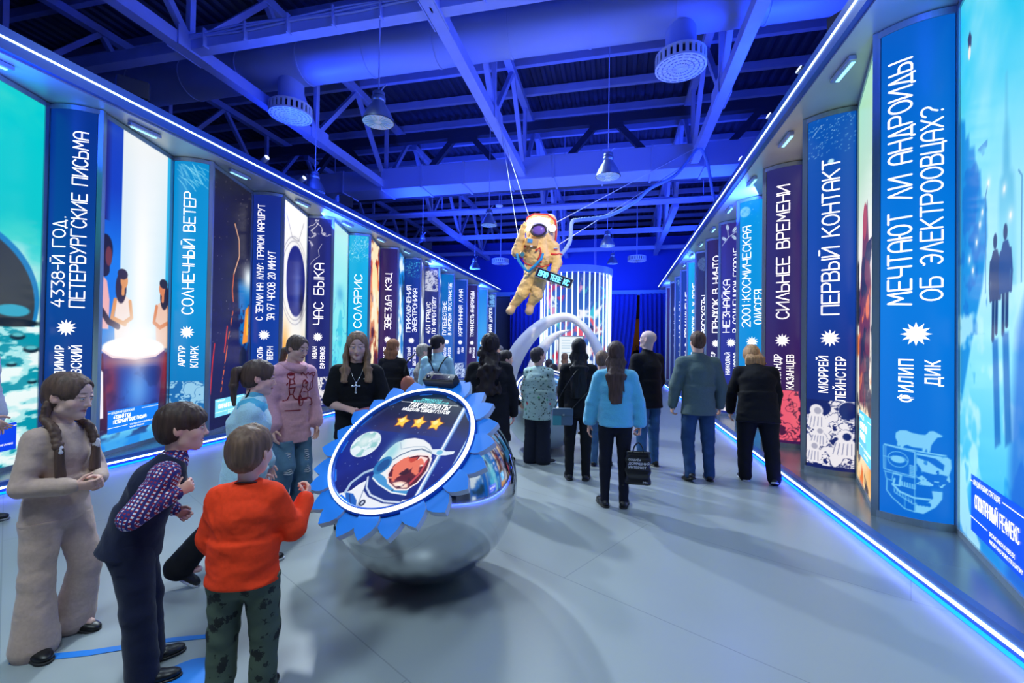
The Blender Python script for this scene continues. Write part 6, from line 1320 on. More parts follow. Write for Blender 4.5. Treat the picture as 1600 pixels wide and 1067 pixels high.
def paint_cosmonaut(cv):
    o = cv.W/2; s = lambda pts: [(x+o, y+o) for x, y in pts]
    cv.grad([(0, (14, 20, 110)), (.35, (12, 26, 124)), (.6, (20, 40, 120)), (.75, (22, 20, 70)), (.9, (10, 30, 60)), (1, (10, 40, 70))])
    cv.put(np.clip((cv.noise(4, 3)-.45)/.3, 0, 1)*.5*(cv.Y < o*1.4), (24, 50, 170)); cv.put(np.clip((cv.noise(5, 13)-.55)/.2, 0, 1)*.4*(cv.Y > o*1.2), (70, 40, 60)); cv.stars(60, (180, 210, 255), 3, (.001, .0025)); cv.stars(6, (230, 240, 255), 8, (.003, .004))
    cv.ell(o-.295, o-.03, .112, .108, (226, 240, 246)); n = cv.noise(16, 5); cv.put(np.clip((n-.52)/.08, 0, 1)*(np.hypot(cv.X-o+.295, cv.Y-o+.03) < .104)*.8, (120, 190, 190)); cv.glow(o-.32, o-.01, .06, .06, (255, 255, 255), .7)
    L = s; P = cv.poly
    P(L([(.283, .36), (.322, .36), (.328, -.36), (.296, -.37)]), (150, 190, 236)); cv.line(L([(.296, .36), (.306, -.36)]), .012, (246, 250, 255)); cv.line(L([(.318, .34), (.326, -.36)]), .006, (40, 80, 170)); cv.line(L([(.289, .2), (.297, -.36)]), .005, (70, 100, 180))
    P(L([(.437, .16), (.452, .14), (.444, -.19), (.43, -.2)]), (190, 220, 250)); cv.line(L([(.455, .1), (.447, -.18)]), .004, (40, 80, 160))
    # suit, collar, helmet, visor
    P(L([(-.27, -.42), (-.161, -.37), (-.127, -.315), (-.086, -.275), (.03, -.36), (.24, -.36), (.3, -.34), (.27, -.47), (-.1, -.5)]), (236, 240, 248)); P(L([(-.19, -.385), (-.125, -.385), (-.07, -.42), (-.03, -.48), (-.11, -.48), (-.15, -.43)]), (30, 96, 190)); cv.line(L([(-.15, -.39), (-.08, -.47)]), .006, (14, 50, 130))
    P(L([(-.105, -.25), (-.07, -.35), (-.009, -.385), (.117, -.405), (.228, -.392), (.24, -.335), (.132, -.325), (.01, -.29), (-.061, -.25)]), (20, 44, 130)); cv.line(L([(-.1, -.262), (-.06, -.33), (.0, -.37), (.12, -.39), (.225, -.378)]), .012, (210, 224, 244)); cv.line(L([(-.07, -.35), (-.04, -.45), (.06, -.47)]), .006, (120, 140, 180))
    cv.line(L([(-.08, -.19), (-.15, -.24), (-.195, -.32), (-.19, -.385)]), .02, (170, 196, 226)); cv.line(L([(-.08, -.21), (-.14, -.25), (-.17, -.33)]), .01, (30, 60, 140)); cv.ell(o-.02, o-.427, .021, .021, (20, 30, 70)); cv.ell(o-.02, o-.427, .009, .012, (200, 210, 230))
    P(L([(-.083, -.2), (-.066, -.262), (.007, -.296), (.132, -.33), (.238, -.328), (.235, -.27), (.156, -.3), (.075, -.27), (.02, -.2)]), (70, 150, 214)); cv.line(L([(-.06, -.262), (.01, -.295), (.132, -.329), (.236, -.326)]), .01, (236, 244, 250)); cv.ell(o+.13, o-.315, .006, .006, (30, 40, 80))
    P(L([(-.067, -.212), (-.098, -.162), (-.102, -.106), (-.087, -.046), (-.06, .012), (-.006, .05), (.058, .068), (.136, .062), (.2, .034), (.235, .002), (.252, -.03), (.29, -.15), (.27, -.25), (.2, -.3), (.1, -.29), (.018, -.24)]), (238, 242, 246)); cv.glow(o-.05, o-.06, .05, .1, (150, 214, 224), .9); cv.line(L([(-.03, .02), (.01, -.03), (.09, .0), (.17, .012), (.25, -.02)]), .006, (170, 190, 210))
    cv.ell(o-.05, o-.165, .052, .07, (40, 120, 186), rot=-.3); cv.ell(o-.045, o-.165, .034, .05, (24, 80, 150), rot=-.3); cv.line(L([(-.005, -.12), (.03, -.075), (.09, -.03), (.16, -.008), (.25, -.028)]), .01, (110, 130, 160))
    P(L([(.012, -.215), (.012, -.14), (.06, -.082), (.15, -.04), (.235, -.035), (.272, -.065), (.292, -.151), (.272, -.24), (.226, -.3), (.15, -.313), (.066, -.28)]), (250, 236, 236))
    P(L([(.034, -.22), (.029, -.152), (.075, -.095), (.155, -.058), (.233, -.051), (.262, -.076), (.278, -.151), (.262, -.237), (.221, -.29), (.151, -.302), (.074, -.27)]), (90, 20, 44)); n = cv.noise(9, 21)
    P(L([(.05, -.2), (.06, -.13), (.1, -.09), (.17, -.07), (.16, -.14), (.1, -.17)]), (206, 70, 54)); P(L([(.18, -.06), (.24, -.065), (.255, -.12), (.2, -.14), (.17, -.11)]), (252, 220, 214)); P(L([(.1, -.27), (.15, -.25), (.2, -.25), (.22, -.28), (.15, -.296)]), (250, 190, 170)); cv.glow(o+.16, o-.275, .05, .02, (255, 250, 240), 1); cv.line(L([(.245, -.09), (.25, -.17), (.22, -.25)]), .014, (200, 70, 84)); cv.line(L([(.05, -.24), (.09, -.235), (.12, -.21)]), .012, (230, 150, 130)); cv.ell(o+.12, o-.18, .05, .03, (60, 12, 40))
    m = (np.hypot((cv.X-o-.15)/.115, (cv.Y-o+.18)/.115) < 1); cv.put(np.clip((n-.58)/.04, 0, 1)*m, (236, 120, 96)); cv.put(np.clip((.4-n)/.04, 0, 1)*m*.8, (50, 10, 40))
    P(L([(.235, -.0), (.3, .012), (.34, .0), (.4, .01), (.4, -.012), (.35, -.03), (.29, -.038), (.25, -.03)]), (226, 238, 250)); cv.ell(o+.3, o-.015, .022, .018, (120, 190, 226))
    # rows of text and three golden stars
    for x, y in ((-.126, .19), (.013, .195), (.15, .198)):
        P(L(_fat_star(x, y, .062)), (230, 110, 20), .012); P(L(_fat_star(x, y, .052)), (255, 214, 70)); cv.ell(x+o-.008, y+o+.012, .018, .02, (255, 240, 150))
def _fat_star(x, y, r): return [(x+(r if i % 2 == 0 else r*.56)*math.sin(i*PI/5+.06), y+(r if i % 2 == 0 else r*.56)*math.cos(i*PI/5+.06)) for i in range(10)]
def paint_rings(cv):
    o = cv.W/2; cv.grad([(0, (20, 40, 140)), (1, (10, 60, 160))]); cv.put(np.clip((cv.noise(9, 3)-.45)/.1, 0, 1), (70, 150, 220)); cv.put(np.clip((cv.noise(14, 6)-.55)/.05, 0, 1), (16, 24, 60))
    d = np.hypot(cv.X-o, cv.Y-o)
    for r, w, c in ((.42, .05, (236, 244, 252)), (.33, .015, (30, 60, 160)), (.29, .03, (220, 236, 250))): cv.put(np.clip((w/2-abs(d-r))/.008+.5, 0, 1), c)
def kiosk(S, R_s, az, el, hd, rd, label, mat_s, paint, res, petals=24, text=True):
    S = np.array(S, float); n = np.array([math.cos(el)*math.cos(az), math.cos(el)*math.sin(az), math.sin(el)]); B = frame_to(n)
    t = empty('sphere_kiosk', (S[0], S[1], 0)); tag(t, label, 'kiosk'); c0 = np.array((0, 0, S[2])); C = c0+n*hd
    th0 = math.acos(hd/R_s); th = np.linspace(th0, PI, 60)
    q = MB(); q.lathe([(max(R_s*math.sin(a), .0005), R_s*math.cos(a)) for a in th], 96, c0, B); o = q.build('mirror_sphere', mat_s, t)
    # petals behind the ring, pale edges, blue faces
    P = lambda V2, z: C+(B@np.stack([V2[:, 0], V2[:, 1], np.full(len(V2), z)])).T
    half = [(.0, .645), (.026, .622), (.054, .592), (.072, .558), (.075, .528), (.068, .49), (.05, .45)]
    ol = np.array(half+[(-x, y) for x, y in half[::-1][:-1]][:len(half)-1])
    for i in range(petals):
        a = 2*PI*(i+.35)/petals; co, si = math.cos(a), math.sin(a); V2 = np.stack([ol[:, 0]*co+ol[:, 1]*si, -ol[:, 0]*si+ol[:, 1]*co], 1)*(rd/.4983)
        q = MB(); k = len(V2); V = np.concatenate([P(V2, -.05+.018*(i % 2)), P(V2, -.012+.018*(i % 2))]); q.mi = 1; q.add(V, [tuple(range(k))]+[(j, k+j, k+(j+1) % k, (j+1) % k) for j in range(k)]); q.mi = 0; q.add(V[k:], [tuple(range(k))[::-1]])
        me = q.mesh('petal'); bm = bmesh.new(); bm.from_mesh(me); bmesh.ops.remove_doubles(bm, verts=bm.verts, dist=1e-5); bmesh.ops.recalc_face_normals(bm, faces=bm.faces); bm.to_mesh(me); bm.free(); obj('petal', me, [PETB, PETW], t)
    rr = rd
    q = MB(); q.lathe([(rr-.034, .03), (rr-.036, .0), (rr-.036, -.03), (rr+.004, -.03), (rr+.004, .012), (rr-.012, .026)], 96, C, B, True, False, True); q.build('bezel', mat('blue_bezel', (30, 90, 200), rough=.3, metal=.3), t)
    a = np.linspace(0, 2*PI, 97)[:-1]; q = MB(); q.tube([C+B@np.array(((rr-.012)*math.cos(x), (rr-.012)*math.sin(x), .022)) for x in a], .0125, 10, loop=True); q.build('ring_light', RINGW, t)
    cv = Canvas(2*rr-.06, 2*rr-.06, res); paint(cv); h_ = cv.W/2
    scn = obj('display_picture', disc_canvas(cv, 'display_picture', lambda x, y: C+(B@np.stack([x-h_, y-h_, np.full(len(x), .004)])).T, rr-.033), SCREEN, t)
    q = MB(); q.lathe([(rr-.03, -.02), (rr-.03, .002), (.0005, .002)], 64, C, B, False); q.build('display_backing', BLK, t)
    if text:
        VV = []; FF = []; nn = 0
        for tx, size, bold, x0, y0, wd, sl in (('COMMUNICATION', .03, .01, -.088, .392, .175, .2), ('MODULE IS READY! KEEP IT UP!', .024, .01, -.148, .374, .3, .2)):
            V2, F = font_mesh(tx, size, bold); s_ = wd/V2[:, 0].max(); VV.append(np.stack([V2[:, 0]*s_+V2[:, 1]*sl+x0, V2[:, 1]+y0], 1)); FF += [tuple(j+nn for j in f) for f in F]; nn += len(V2)
        V = np.concatenate(VV); obj('small_lettering', mesh_np('small_lettering', P(V, .0065), FF), glow('mint_letters', (110, 214, 214), .9), scn)
        VV = []; FF = []; nn = 0
        for tx, size, bold, x0, y0, wd, sl in (('ТАК ДЕРЖАТЬ!', .058, .02, -.168, .322, .35, .22), ('МОДУЛЬ СВЯЗИ ГОТОВ', .036, .02, -.198, .288, .4, .22)):
            V2, F = font_mesh(tx, size, bold); s_ = wd/V2[:, 0].max(); VV.append(np.stack([V2[:, 0]*s_+V2[:, 1]*sl+x0, V2[:, 1]+y0], 1)); FF += [tuple(j+nn for j in f) for f in F]; nn += len(V2)
        VV.append(np.array([(-.247, .3655), (.245, .3655), (.245, .3675), (-.247, .3675)])); FF.append((nn, nn+1, nn+2, nn+3))
        V = np.concatenate(VV); obj('message_lettering', mesh_np('message_lettering', P(V, .0065), FF), WHITE, scn)
        # black sensor bar clipped on the upper petals
        bx = lambda x, y, z, d: C+B@np.array((x, y, z))
        q = MB(); q.box(C+B@np.array((-.005, .575, .03)), (.27, .075, .07), B); sb = bevel(q.build('sensor_bar', BLK, t), .006)
        q = MB(); q.box(C+B@np.array((.03, .575, .0655)), (.19, .05, .004), B); q.build('sensor_window', mat('dark_sensor_glass', (30, 16, 60), rough=.1, spec=.8), sb)
        q = MB(); q.lathe([(.018, 0), (.018, .006), (.0005, .006)], 20, C+B@np.array((-.1, .575, .065)), B); q.build('sensor_lens', mat('sensor_lens', (14, 16, 60), rough=.08, spec=1.), sb)
        q = MB(); q.lathe([(.006, 0), (.0005, .003)], 12, C+B@np.array((.08, .578, .068)), B); q.build('status_light', glow('status_light', (230, 240, 255), 2.), sb)
        q = MB(); q.box(C+B@np.array((0, .555, -.02)), (.34, .13, .03), B); q.build('sensor_bracket', PETB, sb)
    q = MB(); q.lathe([(.1, 0), (.1, .01), (.08, .014)], 40); q.build('foot_ring', mat('dark_foot', (40, 44, 52), rough=.5), t)
    return t
kiosk((-1.279, 2.951, .632), .63, -1.80286, .867126, .41527, .4983, 'mirrored sphere kiosk with round tilted display ringed by blue petals, nearest the camera', CHROME, paint_cosmonaut, .0031)
kiosk((-1.085, 7.04, .622), .62, -1.35, .95, .41, .46, 'pearly sphere kiosk with ringed display, farther down the hall among the children', PEARL, paint_rings, .012, petals=0, text=False)

# ------------------------------------------------------------------ hanging astronaut in a yellow spacesuit
SUIT = mat('sand_yellow_suit_cloth', (232, 196, 124), rough=.8, noise=.06, nscale=6, bump=.25); REDT = mat('red_suit_piping', (206, 40, 34), rough=.6); BLUH = mat('blue_hose', (40, 150, 206), rough=.5); GREYS = mat('grey_boot_cloth', (206, 172, 130), rough=.8)
def astronaut():
    S0 = np.array((-1.53, 9.0, 3.42)); K = .0131
    W = lambda u, v, y=0.: np.array(((u-845)*K, y, (400-v)*K))
    s = Sdf(); X = np.array((1., 0, 0))
    s.ecap(W(846, 372), W(838, 428), (.28, .2), (.22, .18), X, .04, endr=.14); s.ell(W(843, 400, -.06), (.27, .2, .24), None, .05); s.cap(W(822, 379), W(866, 385), .125, .125, .06)
    s.cap(W(818, 380, -.02), W(811, 392, -.12), .11, .105, .03); s.cap(W(811, 392, -.12), W(821, 362, -.22), .1, .068, .02)      # raised arm
    s.cap(W(867, 386), W(873, 410, -.05), .11, .1, .03); s.cap(W(873, 410, -.05), W(868, 430, -.16), .095, .066, .02)               # arm holding the sign
    s.cap(W(830, 434), W(818, 456, -.03), .145, .125, .03); s.cap(W(818, 456, -.03), W(803, 474, .05), .12, .075, .02); s.cap(W(846, 434), W(841, 458, -.03), .145, .125, .03); s.cap(W(841, 458, -.03), W(831, 474, .05), .12, .075, .02)
    s.ell(W(846, 358), (.25, .2, .24), None, .06)
    def folds(P): return wrinkles(.02, 5, 8, 13)(P)+wrinkles(.014, 9, 16, 26)(P)
    V, F = s.mesh(.013, folds); o = obj('hanging_astronaut', mesh_np('hanging_astronaut', V, F, None, True), SUIT, None, S0); tag(o, 'hanging astronaut figure in a sand-yellow spacesuit, one arm raised to the helmet', 'astronaut figure')
    def part(nm, q, m, par=o):
        if isinstance(q, Sdf): V, F = q.mesh(.009); return obj(nm, mesh_np(nm, V, F, None, True), m, par)
        return q.build(nm, m, par)
    # hood pack behind the head with red piping
    q = Sdf(); q.ecap(W(832, 356, .2), W(858, 356, .2), (.33, .17), (.33, .17), np.array((0, 0, 1.)), .02, endr=.16); q.ecap(W(830, 345, .2), W(860, 345, .2), (.2, .16), (.2, .16), np.array((0, 0, 1.)), .05, endr=.12); bp = part('life_support_pack', q, SUIT)
    arc = [W(820, 378, .02), W(819, 355, .03), W(824, 335, .05), W(834, 330, .06), W(856, 332, .06), W(868, 342, .05), W(870, 360, .03), W(869, 378, .02)]
    q = MB(); q.tube(arc, .017, 8); part('red_piping', q, REDT, bp)
    # helmet: white shell, dark visor rim, violet glass, two bright lamps
    q = Sdf(); q.ell(W(847, 356, -.1), (.205, .2, .21), None, .02); q.ell(W(846, 362, -.29), (.155, .12, .118), None, .02, 'd'); hm_ = part('helmet', q, mat('white_helmet_shell', (236, 236, 236), rough=.35))
    q = MB(); a = np.linspace(0, 2*PI, 40, endpoint=False); q.tube([W(846, 362)+np.array((.15*math.cos(x), -.245, .115*math.sin(x))) for x in a], .022, 8, loop=True); part('visor_rim', q, mat('dark_visor_rim', (50, 46, 60), rough=.4), hm_)
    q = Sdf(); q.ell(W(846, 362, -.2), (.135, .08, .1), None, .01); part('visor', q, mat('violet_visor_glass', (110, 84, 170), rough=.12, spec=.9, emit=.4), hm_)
    q = Sdf(); q.ecap(W(838, 344, -.12), W(856, 345, -.12), (.05, .03), (.05, .03), np.array((0, 0, 1.)), .01); part('sun_visor_edge', q, mat('dark_visor_rim', 0), hm_)
    for u, v in ((829, 356), (866, 359)):
        B = frame_to((.15 if u > 845 else -.15, -1, -.1)); q = MB(); q.lathe([(.055, -.07), (.075, 0), (.07, .02)], 20, W(u, v, -.17), B); lb = part('helmet_lamp', q, mat('lamp_cup', (210, 210, 200), rough=.4), hm_)
        q = MB(); q.lathe([(.068, .022), (.0005, .035)], 20, W(u, v, -.17), B); part('lamp_lens', q, glow('helmet_lamp_glow', (255, 246, 216), 16.), lb)
    q = MB(); q.tube([W(828+i*3.4, 348-3.*math.sin(i/10*PI), -.26+.06*abs(i-5)/5) for i in range(11)], .035, 8); part('lit_brow_strip', q, glow('helmet_lamp_glow', 0, 0), hm_)
    # gloves, boots
    for nm, w, f, n_, th in (('saluting_glove', W(821, 362, -.22), (.35, -.2, .8), (0, .9, .2), (0, -.6, .8)), ('gripping_glove', W(868, 430, -.16), (.0, -.45, -.85), (-.2, .8, -.5), (-1, 0, 0))):
        q = Sdf(); hand_sdf(q, w, np.array(f), np.array(n_), .25, .7, np.array(th)); part(nm, q, SUIT)
    for k_, (w, d) in enumerate(((W(803, 474, .05), (-.3, -.5, -.8)), (W(831, 474, .05), (-.1, -.5, -.85)))):
        q = Sdf(); d = _n(d); q.cap(w, w+d*.13, .075, .082, .02); q.ell(w+d*.15+np.array((0, -.03, 0)), (.078, .1, .075), None, .03); part('boot', q, GREYS)
    # harness, chest box, gauge, trims
    q = MB(); q.tube([W(812, 396, -.2), W(816, 408, -.24), W(826, 421, -.28), W(832, 425, -.29), W(842, 416, -.3), W(851, 406, -.29), W(853, 398, -.28)], .028, 8); part('blue_hose', q, BLUH)
    q = MB(); q.tube([W(811, 382, -.1), W(809, 392, -.12), W(810, 402, -.12)], .045, 8); part('side_unit', q, mat('pale_blue_unit', (120, 190, 220), rough=.5))
    q = MB(); q.box(W(836, 381, -.27), (.25, .08, .15), Rot(0, 0, 8)); cb = bevel(part('chest_box', q, mat('tan_box', (206, 166, 104), rough=.7)), .015)
    q = MB(); q.box(W(834, 379, -.317), (.1, .01, .075), Rot(0, 0, 8)); part('blue_panel', q, mat('blue_label', (60, 150, 214), rough=.5), cb)
    q = MB(); q.box(W(836, 387, -.317), (.045, .01, .035), Rot(0, 0, 8)); part('white_panel', q, DIFM, cb)
    q = MB(); B = frame_to((-.1, -1, 0)); q.lathe([(.062, 0), (.062, .05), (.045, .055)], 24, W(823, 399, -.26), B); g_ = part('gauge', q, mat('brass_gauge', (180, 140, 80), rough=.4, metal=.5)); q = MB(); q.lathe([(.044, .056), (.0005, .058)], 24, W(823, 399, -.26), B); part('gauge_face', q, mat('teal_face', (60, 130, 150), rough=.4), g_)
    q = MB(); q.tube([W(818, 402, -.22), W(826, 412, -.27), W(840, 418, -.29), W(852, 418, -.25), W(862, 414, -.15)], .012, 8); part('red_belt_piping', q, REDT)
    q = MB(); q.tube([W(842, 394, -.3), W(849, 390, -.3), W(851, 398, -.3), W(846, 408, -.3), W(852, 412, -.28)], .018, 8); part('red_hose', q, REDT)
    q = MB(); q.tube([W(864, 397, -.12), W(871, 398, -.14), W(877, 397, -.08), W(879, 396, .02)], .018, 8); part('red_arm_band', q, REDT)
    q = MB(); q.tube([W(876, 398, -.03), W(880, 411, -.06), W(874, 424, -.12)], .014, 8); q.tube([W(819, 434, -.02), W(809, 456, -.03), W(799, 470, .03)], .014, 8); q.tube([W(828, 377, -.16), W(824, 386, -.2)], .014, 8); part('red_seam_piping', q, REDT)
    q = MB(); q.box(W(871, 388, -.135), (.075, .006, .016)); part('white_badge_stripe', q, DIFM); q = MB(); q.box(W(871, 389.2, -.135), (.075, .006, .016)); part('blue_badge_stripe', q, mat('badge_blue', (30, 60, 170))); q = MB(); q.box(W(871, 390.4, -.135), (.075, .006, .016)); part('red_badge_stripe', q, REDT)
    # the sign held in the glove
    B = np.array(Matrix.Rotation(math.radians(21), 3, 'Y')); c = W(871, 436, -.3)
    sg = empty('message_board', tuple(S0+c), rot=Matrix(B.tolist()).to_euler()); tag(sg, 'narrow dark board with blue dot-matrix message held by the astronaut', 'message board')
    q = MB(); q.box((0, 0, 0), (.74, .05, .19)); q.build('board', mat('dark_navy_board', (14, 18, 50), rough=.4), sg)
    q = MB()
    for z in (-.092, .092): q.box((0, -.022, z), (.75, .03, .012))
    for x in (-.37, .37): q.box((x, -.022, 0), (.012, .03, .19))
    q.build('frame', ALU, sg)
    V2, F = stroke_text('ВАЮ ТЕБЕ КС', -.31, .62, .1, .02); q = MB(); q.add(np.stack([V2[:, 0], np.full(len(V2), -.03), V2[:, 1]-.05], 1), F); q.build('dot_lettering', glow('led_message', (120, 220, 255), 1.3), sg)
    return o, S0, W
AST, AS0, AW = astronaut()
WIRE = mat('white_wire', (226, 230, 236), rough=.5)
T1 = Vector((-2.9, 10.9, 7.08)); T2 = Vector((2.1, 12.9, 7.08))
for a, b, lab in ((T1, AS0+AW(826, 334, .1), 'thin white wire from middle truss to the astronaut head'), (T1+Vector((0, .05, 0)), AS0+AW(812, 376, 0), 'thin white wire from middle truss to the raised arm'), (T2, AS0+AW(868, 345, .1), 'thin white wire from right truss to the astronaut pack'), (Vector((2.1, 13.8, 7.08)), AS0+AW(872, 380, .1), 'lower thin white wire from right truss to astronaut shoulder')):
    q = MB(); q.tube([tuple(a), tuple(b)], .008, 6); w_ = q.build('hanging_wire', WIRE); tag(w_, lab, 'wire')
def spline(P, n=12):
    P = [np.array(p, float) for p in P]; out = []
    for i in range(len(P)-1):
        p0, p1, p2, p3 = P[max(0, i-1)], P[i], P[i+1], P[min(len(P)-1, i+2)]
        for t in np.linspace(0, 1, n, endpoint=False): out.append(.5*(2*p1+(p2-p0)*t+(2*p0-5*p1+4*p2-p3)*t*t+(3*p1-p0-3*p2+p3)*t**3))
    out.append(P[-1]); return np.array(out)
hp = [AS0+AW(872, 400, .15), (-.95, 9.2, 3.75), (-.93, 9.4, 4.2), (-.8, 9.6, 4.32), (-.2, 10.2, 4.55), (.4, 10.9, 5.05), (.75, 11.4, 5.5), (1.45, 12.2, 6.1), (2.05, 12.95, 7.0), (2.2, 13., 7.05), (2.35, 12.9, 6.6), (2.45, 12.6, 5.6), (2.5, 11.9, 5.05), (2.42, 11.1, 4.87)]
c = spline(hp, 24); q = MB(); q.tube(c, .04+.006*np.sin(np.arange(len(c))*2.1), 10); h_ = q.build('corrugated_hose', mat('pale_corrugated_hose', (150, 180, 226), rough=.6)); tag(h_, 'pale corrugated hose looping from the astronaut up to the right truss', 'hose')

# ------------------------------------------------------------------ tube-light cylinder, white arches, board at the far end
def cylinder():
    t = empty('tube_light_cylinder', (-1.77, 20.0, 0)); tag(t, 'tall round pavilion of upright white light tubes with a colourful inside', 'pavilion'); R0 = 1.53
    q = MB(); q.lathe([(R0+.08, 4.72), (R0+.08, 5.0), (R0-.12, 5.0), (R0-.12, 4.72)], 64, smooth=False, loop=True); q.build('top_ring', mat('lilac_top_ring', (150, 176, 226), rough=.4), t)
    q = MB(); q.lathe([(R0+.1, 0), (R0+.1, .16), (R0-.2, .16), (R0-.2, 0)], 64, smooth=False, loop=True); q.build('base_ring', mat('white_base_ring', (200, 212, 226), rough=.4), t)
    TL = glow('white_light_tube', (206, 236, 255), 1.7)
    for a in np.linspace(0, 2*PI, 40, endpoint=False):
        q = MB(); q.tube([(R0*math.cos(a), R0*math.sin(a), .14), (R0*math.cos(a), R0*math.sin(a), 4.74)], .026, 8); q.build('light_tube', TL, t)
    cv = Canvas(2*PI*1.32, 4.5, .05); cv.grad([(0, (40, 60, 150)), (.5, (60, 120, 210)), (1, (30, 70, 170))]); rr = random.Random(5); cl = [(236, 246, 255), (240, 90, 110), (60, 200, 226), (20, 30, 100), (226, 150, 200), (70, 210, 190), (250, 250, 255), (200, 40, 70), (20, 90, 200)]
    for i in range(150): x, y = rr.random()*cv.W, rr.random()*cv.H; cv.poly([(x+rr.uniform(-.4, .4), y+rr.uniform(-.5, .5)) for _ in range(4)], rr.choice(cl))
    def T(x, y): a = -x/1.32; return np.stack([1.32*np.cos(a), 1.32*np.sin(a), y+.2], 1)
    obj('picture_drum', cv.mesh('picture_drum', T), vmat('drum_picture', .9), t)
    q = MB()
    for x, y in ((1.2, .6), (-1.2, .6), (1.2, -.6), (-1.2, -.6)): q.bar((x*.7, y, 5.0), (x*.7, y, 9.7), .02, .02)
    q.build('suspension_rod', STEEL, t)
cylinder()
ARCH = mat('white_lacquered_arch', (240, 240, 236), rough=.4)
def arch(P, r0, label):
    P = spline(P, 14); k = len(P); t = np.linspace(0, 1, k); rr = np.interp(t, [a for a, _ in r0], [b for _, b in r0]); T = np.gradient(P, axis=0); q = MB(); rings_ = []
    for i in range(k):
        d = T[i]/np.linalg.norm(T[i]); y = np.array((0, 1., 0)); x = np.cross(d, y); a = np.linspace(0, 2*PI, 24, endpoint=False)
        rings_.append(P[i]+rr[i]*np.cos(a)[:, None]*x+rr[i]*1.35*np.sin(a)[:, None]*y)
    q.ring_loft(rings_); o = q.build('white_arch', ARCH); tag(o, label, 'arch')
arch([(-2.72, 11., .0), (-2.72, 11., .5), (-2.55, 11., 1.15), (-2.2, 11., 1.75), (-1.7, 11., 2.2), (-1.15, 11., 2.34), (-.72, 11., 2.05), (-.4, 11., 1.5), (-.2, 11., .8), (-.15, 11., 0.)], ((0, .25), (.3, .2), (.5, .12), (.62, .085), (.75, .12), (1, .2)), 'large white curved arch standing beyond the farther sphere')
arch([(-1.95, 10.75, .0), (-2.0, 10.75, .5), (-1.92, 10.75, 1.1), (-1.7, 10.75, 1.6), (-1.4, 10.75, 1.9), (-1.08, 10.75, 2.02)], ((0, .2), (.4, .17), (.75, .09), (1, .008)), 'smaller white horn-shaped arch nested inside the large arch')
t = empty('illuminated_board', (-1.22, 12.6, 0)); tag(t, 'white illuminated information board on a post behind the arches', 'board')
q = MB(); q.box((0, 0, 1.5), (.72, .06, .86)); q.build('board_case', ALU, t)
cv = Canvas(.66, .8, .02); cv.C[:] = (236, 246, 252)
for i, y in enumerate((.7, .62, .55, .48, .36, .29, .22, .12)): cv.line([(.08, y), (.3+.05*(i % 3)*2, y)], .014, (150, 190, 220))
obj('lit_face', cv.mesh('lit_face', lambda x, y: np.stack([x-.33, 0*x-.034, y+1.1], 1)), SCREEN, t)
q = MB(); q.box((0, 0, .54), (.1, .06, 1.06)); q.box((0, 0, .012), (.5, .4, .024)); q.build('post', ALU, t)

# ------------------------------------------------------------------ things people carry
def shoulder_bag():
    t = empty('shoulder_bag', (-.61, 5.34, .78)); tag(t, 'small two-tone teal and grey shoulder bag worn at the hip by the black-clad visitor', 'bag')
    q = MB(); q.box((0, 0, 0), (.24, .09, .20)); bevel(q.build('bag_body', mat('grey_blue_leather', (80, 100, 120), rough=.5), t, rot=(0, 0, .25)), .02, 3)
    q = MB(); q.box((-.07, -.046, -.02), (.1, .008, .15)); q.build('teal_panel', mat('teal_leather', (60, 140, 150), rough=.5), t, rot=(0, 0, .25))
    q = MB(); q.box((0, -.048, .06), (.242, .012, .085)); bevel(q.build('flap', mat('grey_blue_leather', 0), t, rot=(0, 0, .25)), .004); q = MB(); q.box((.02, -.058, .03), (.02, .008, .02)); q.build('clasp', ALU, t)
    q = MB(); q.tube(spline([(-.1, .02, .09), (.0, .0, .3), (.14, .02, .52), (.24, .14, .62)], 8), .006, 6); q.tube(spline([(.11, .02, .09), (.2, .03, .2), (.3, .06, .3)], 8), .006, 6); q.build('strap', BLKSHOE, t)
shoulder_bag()
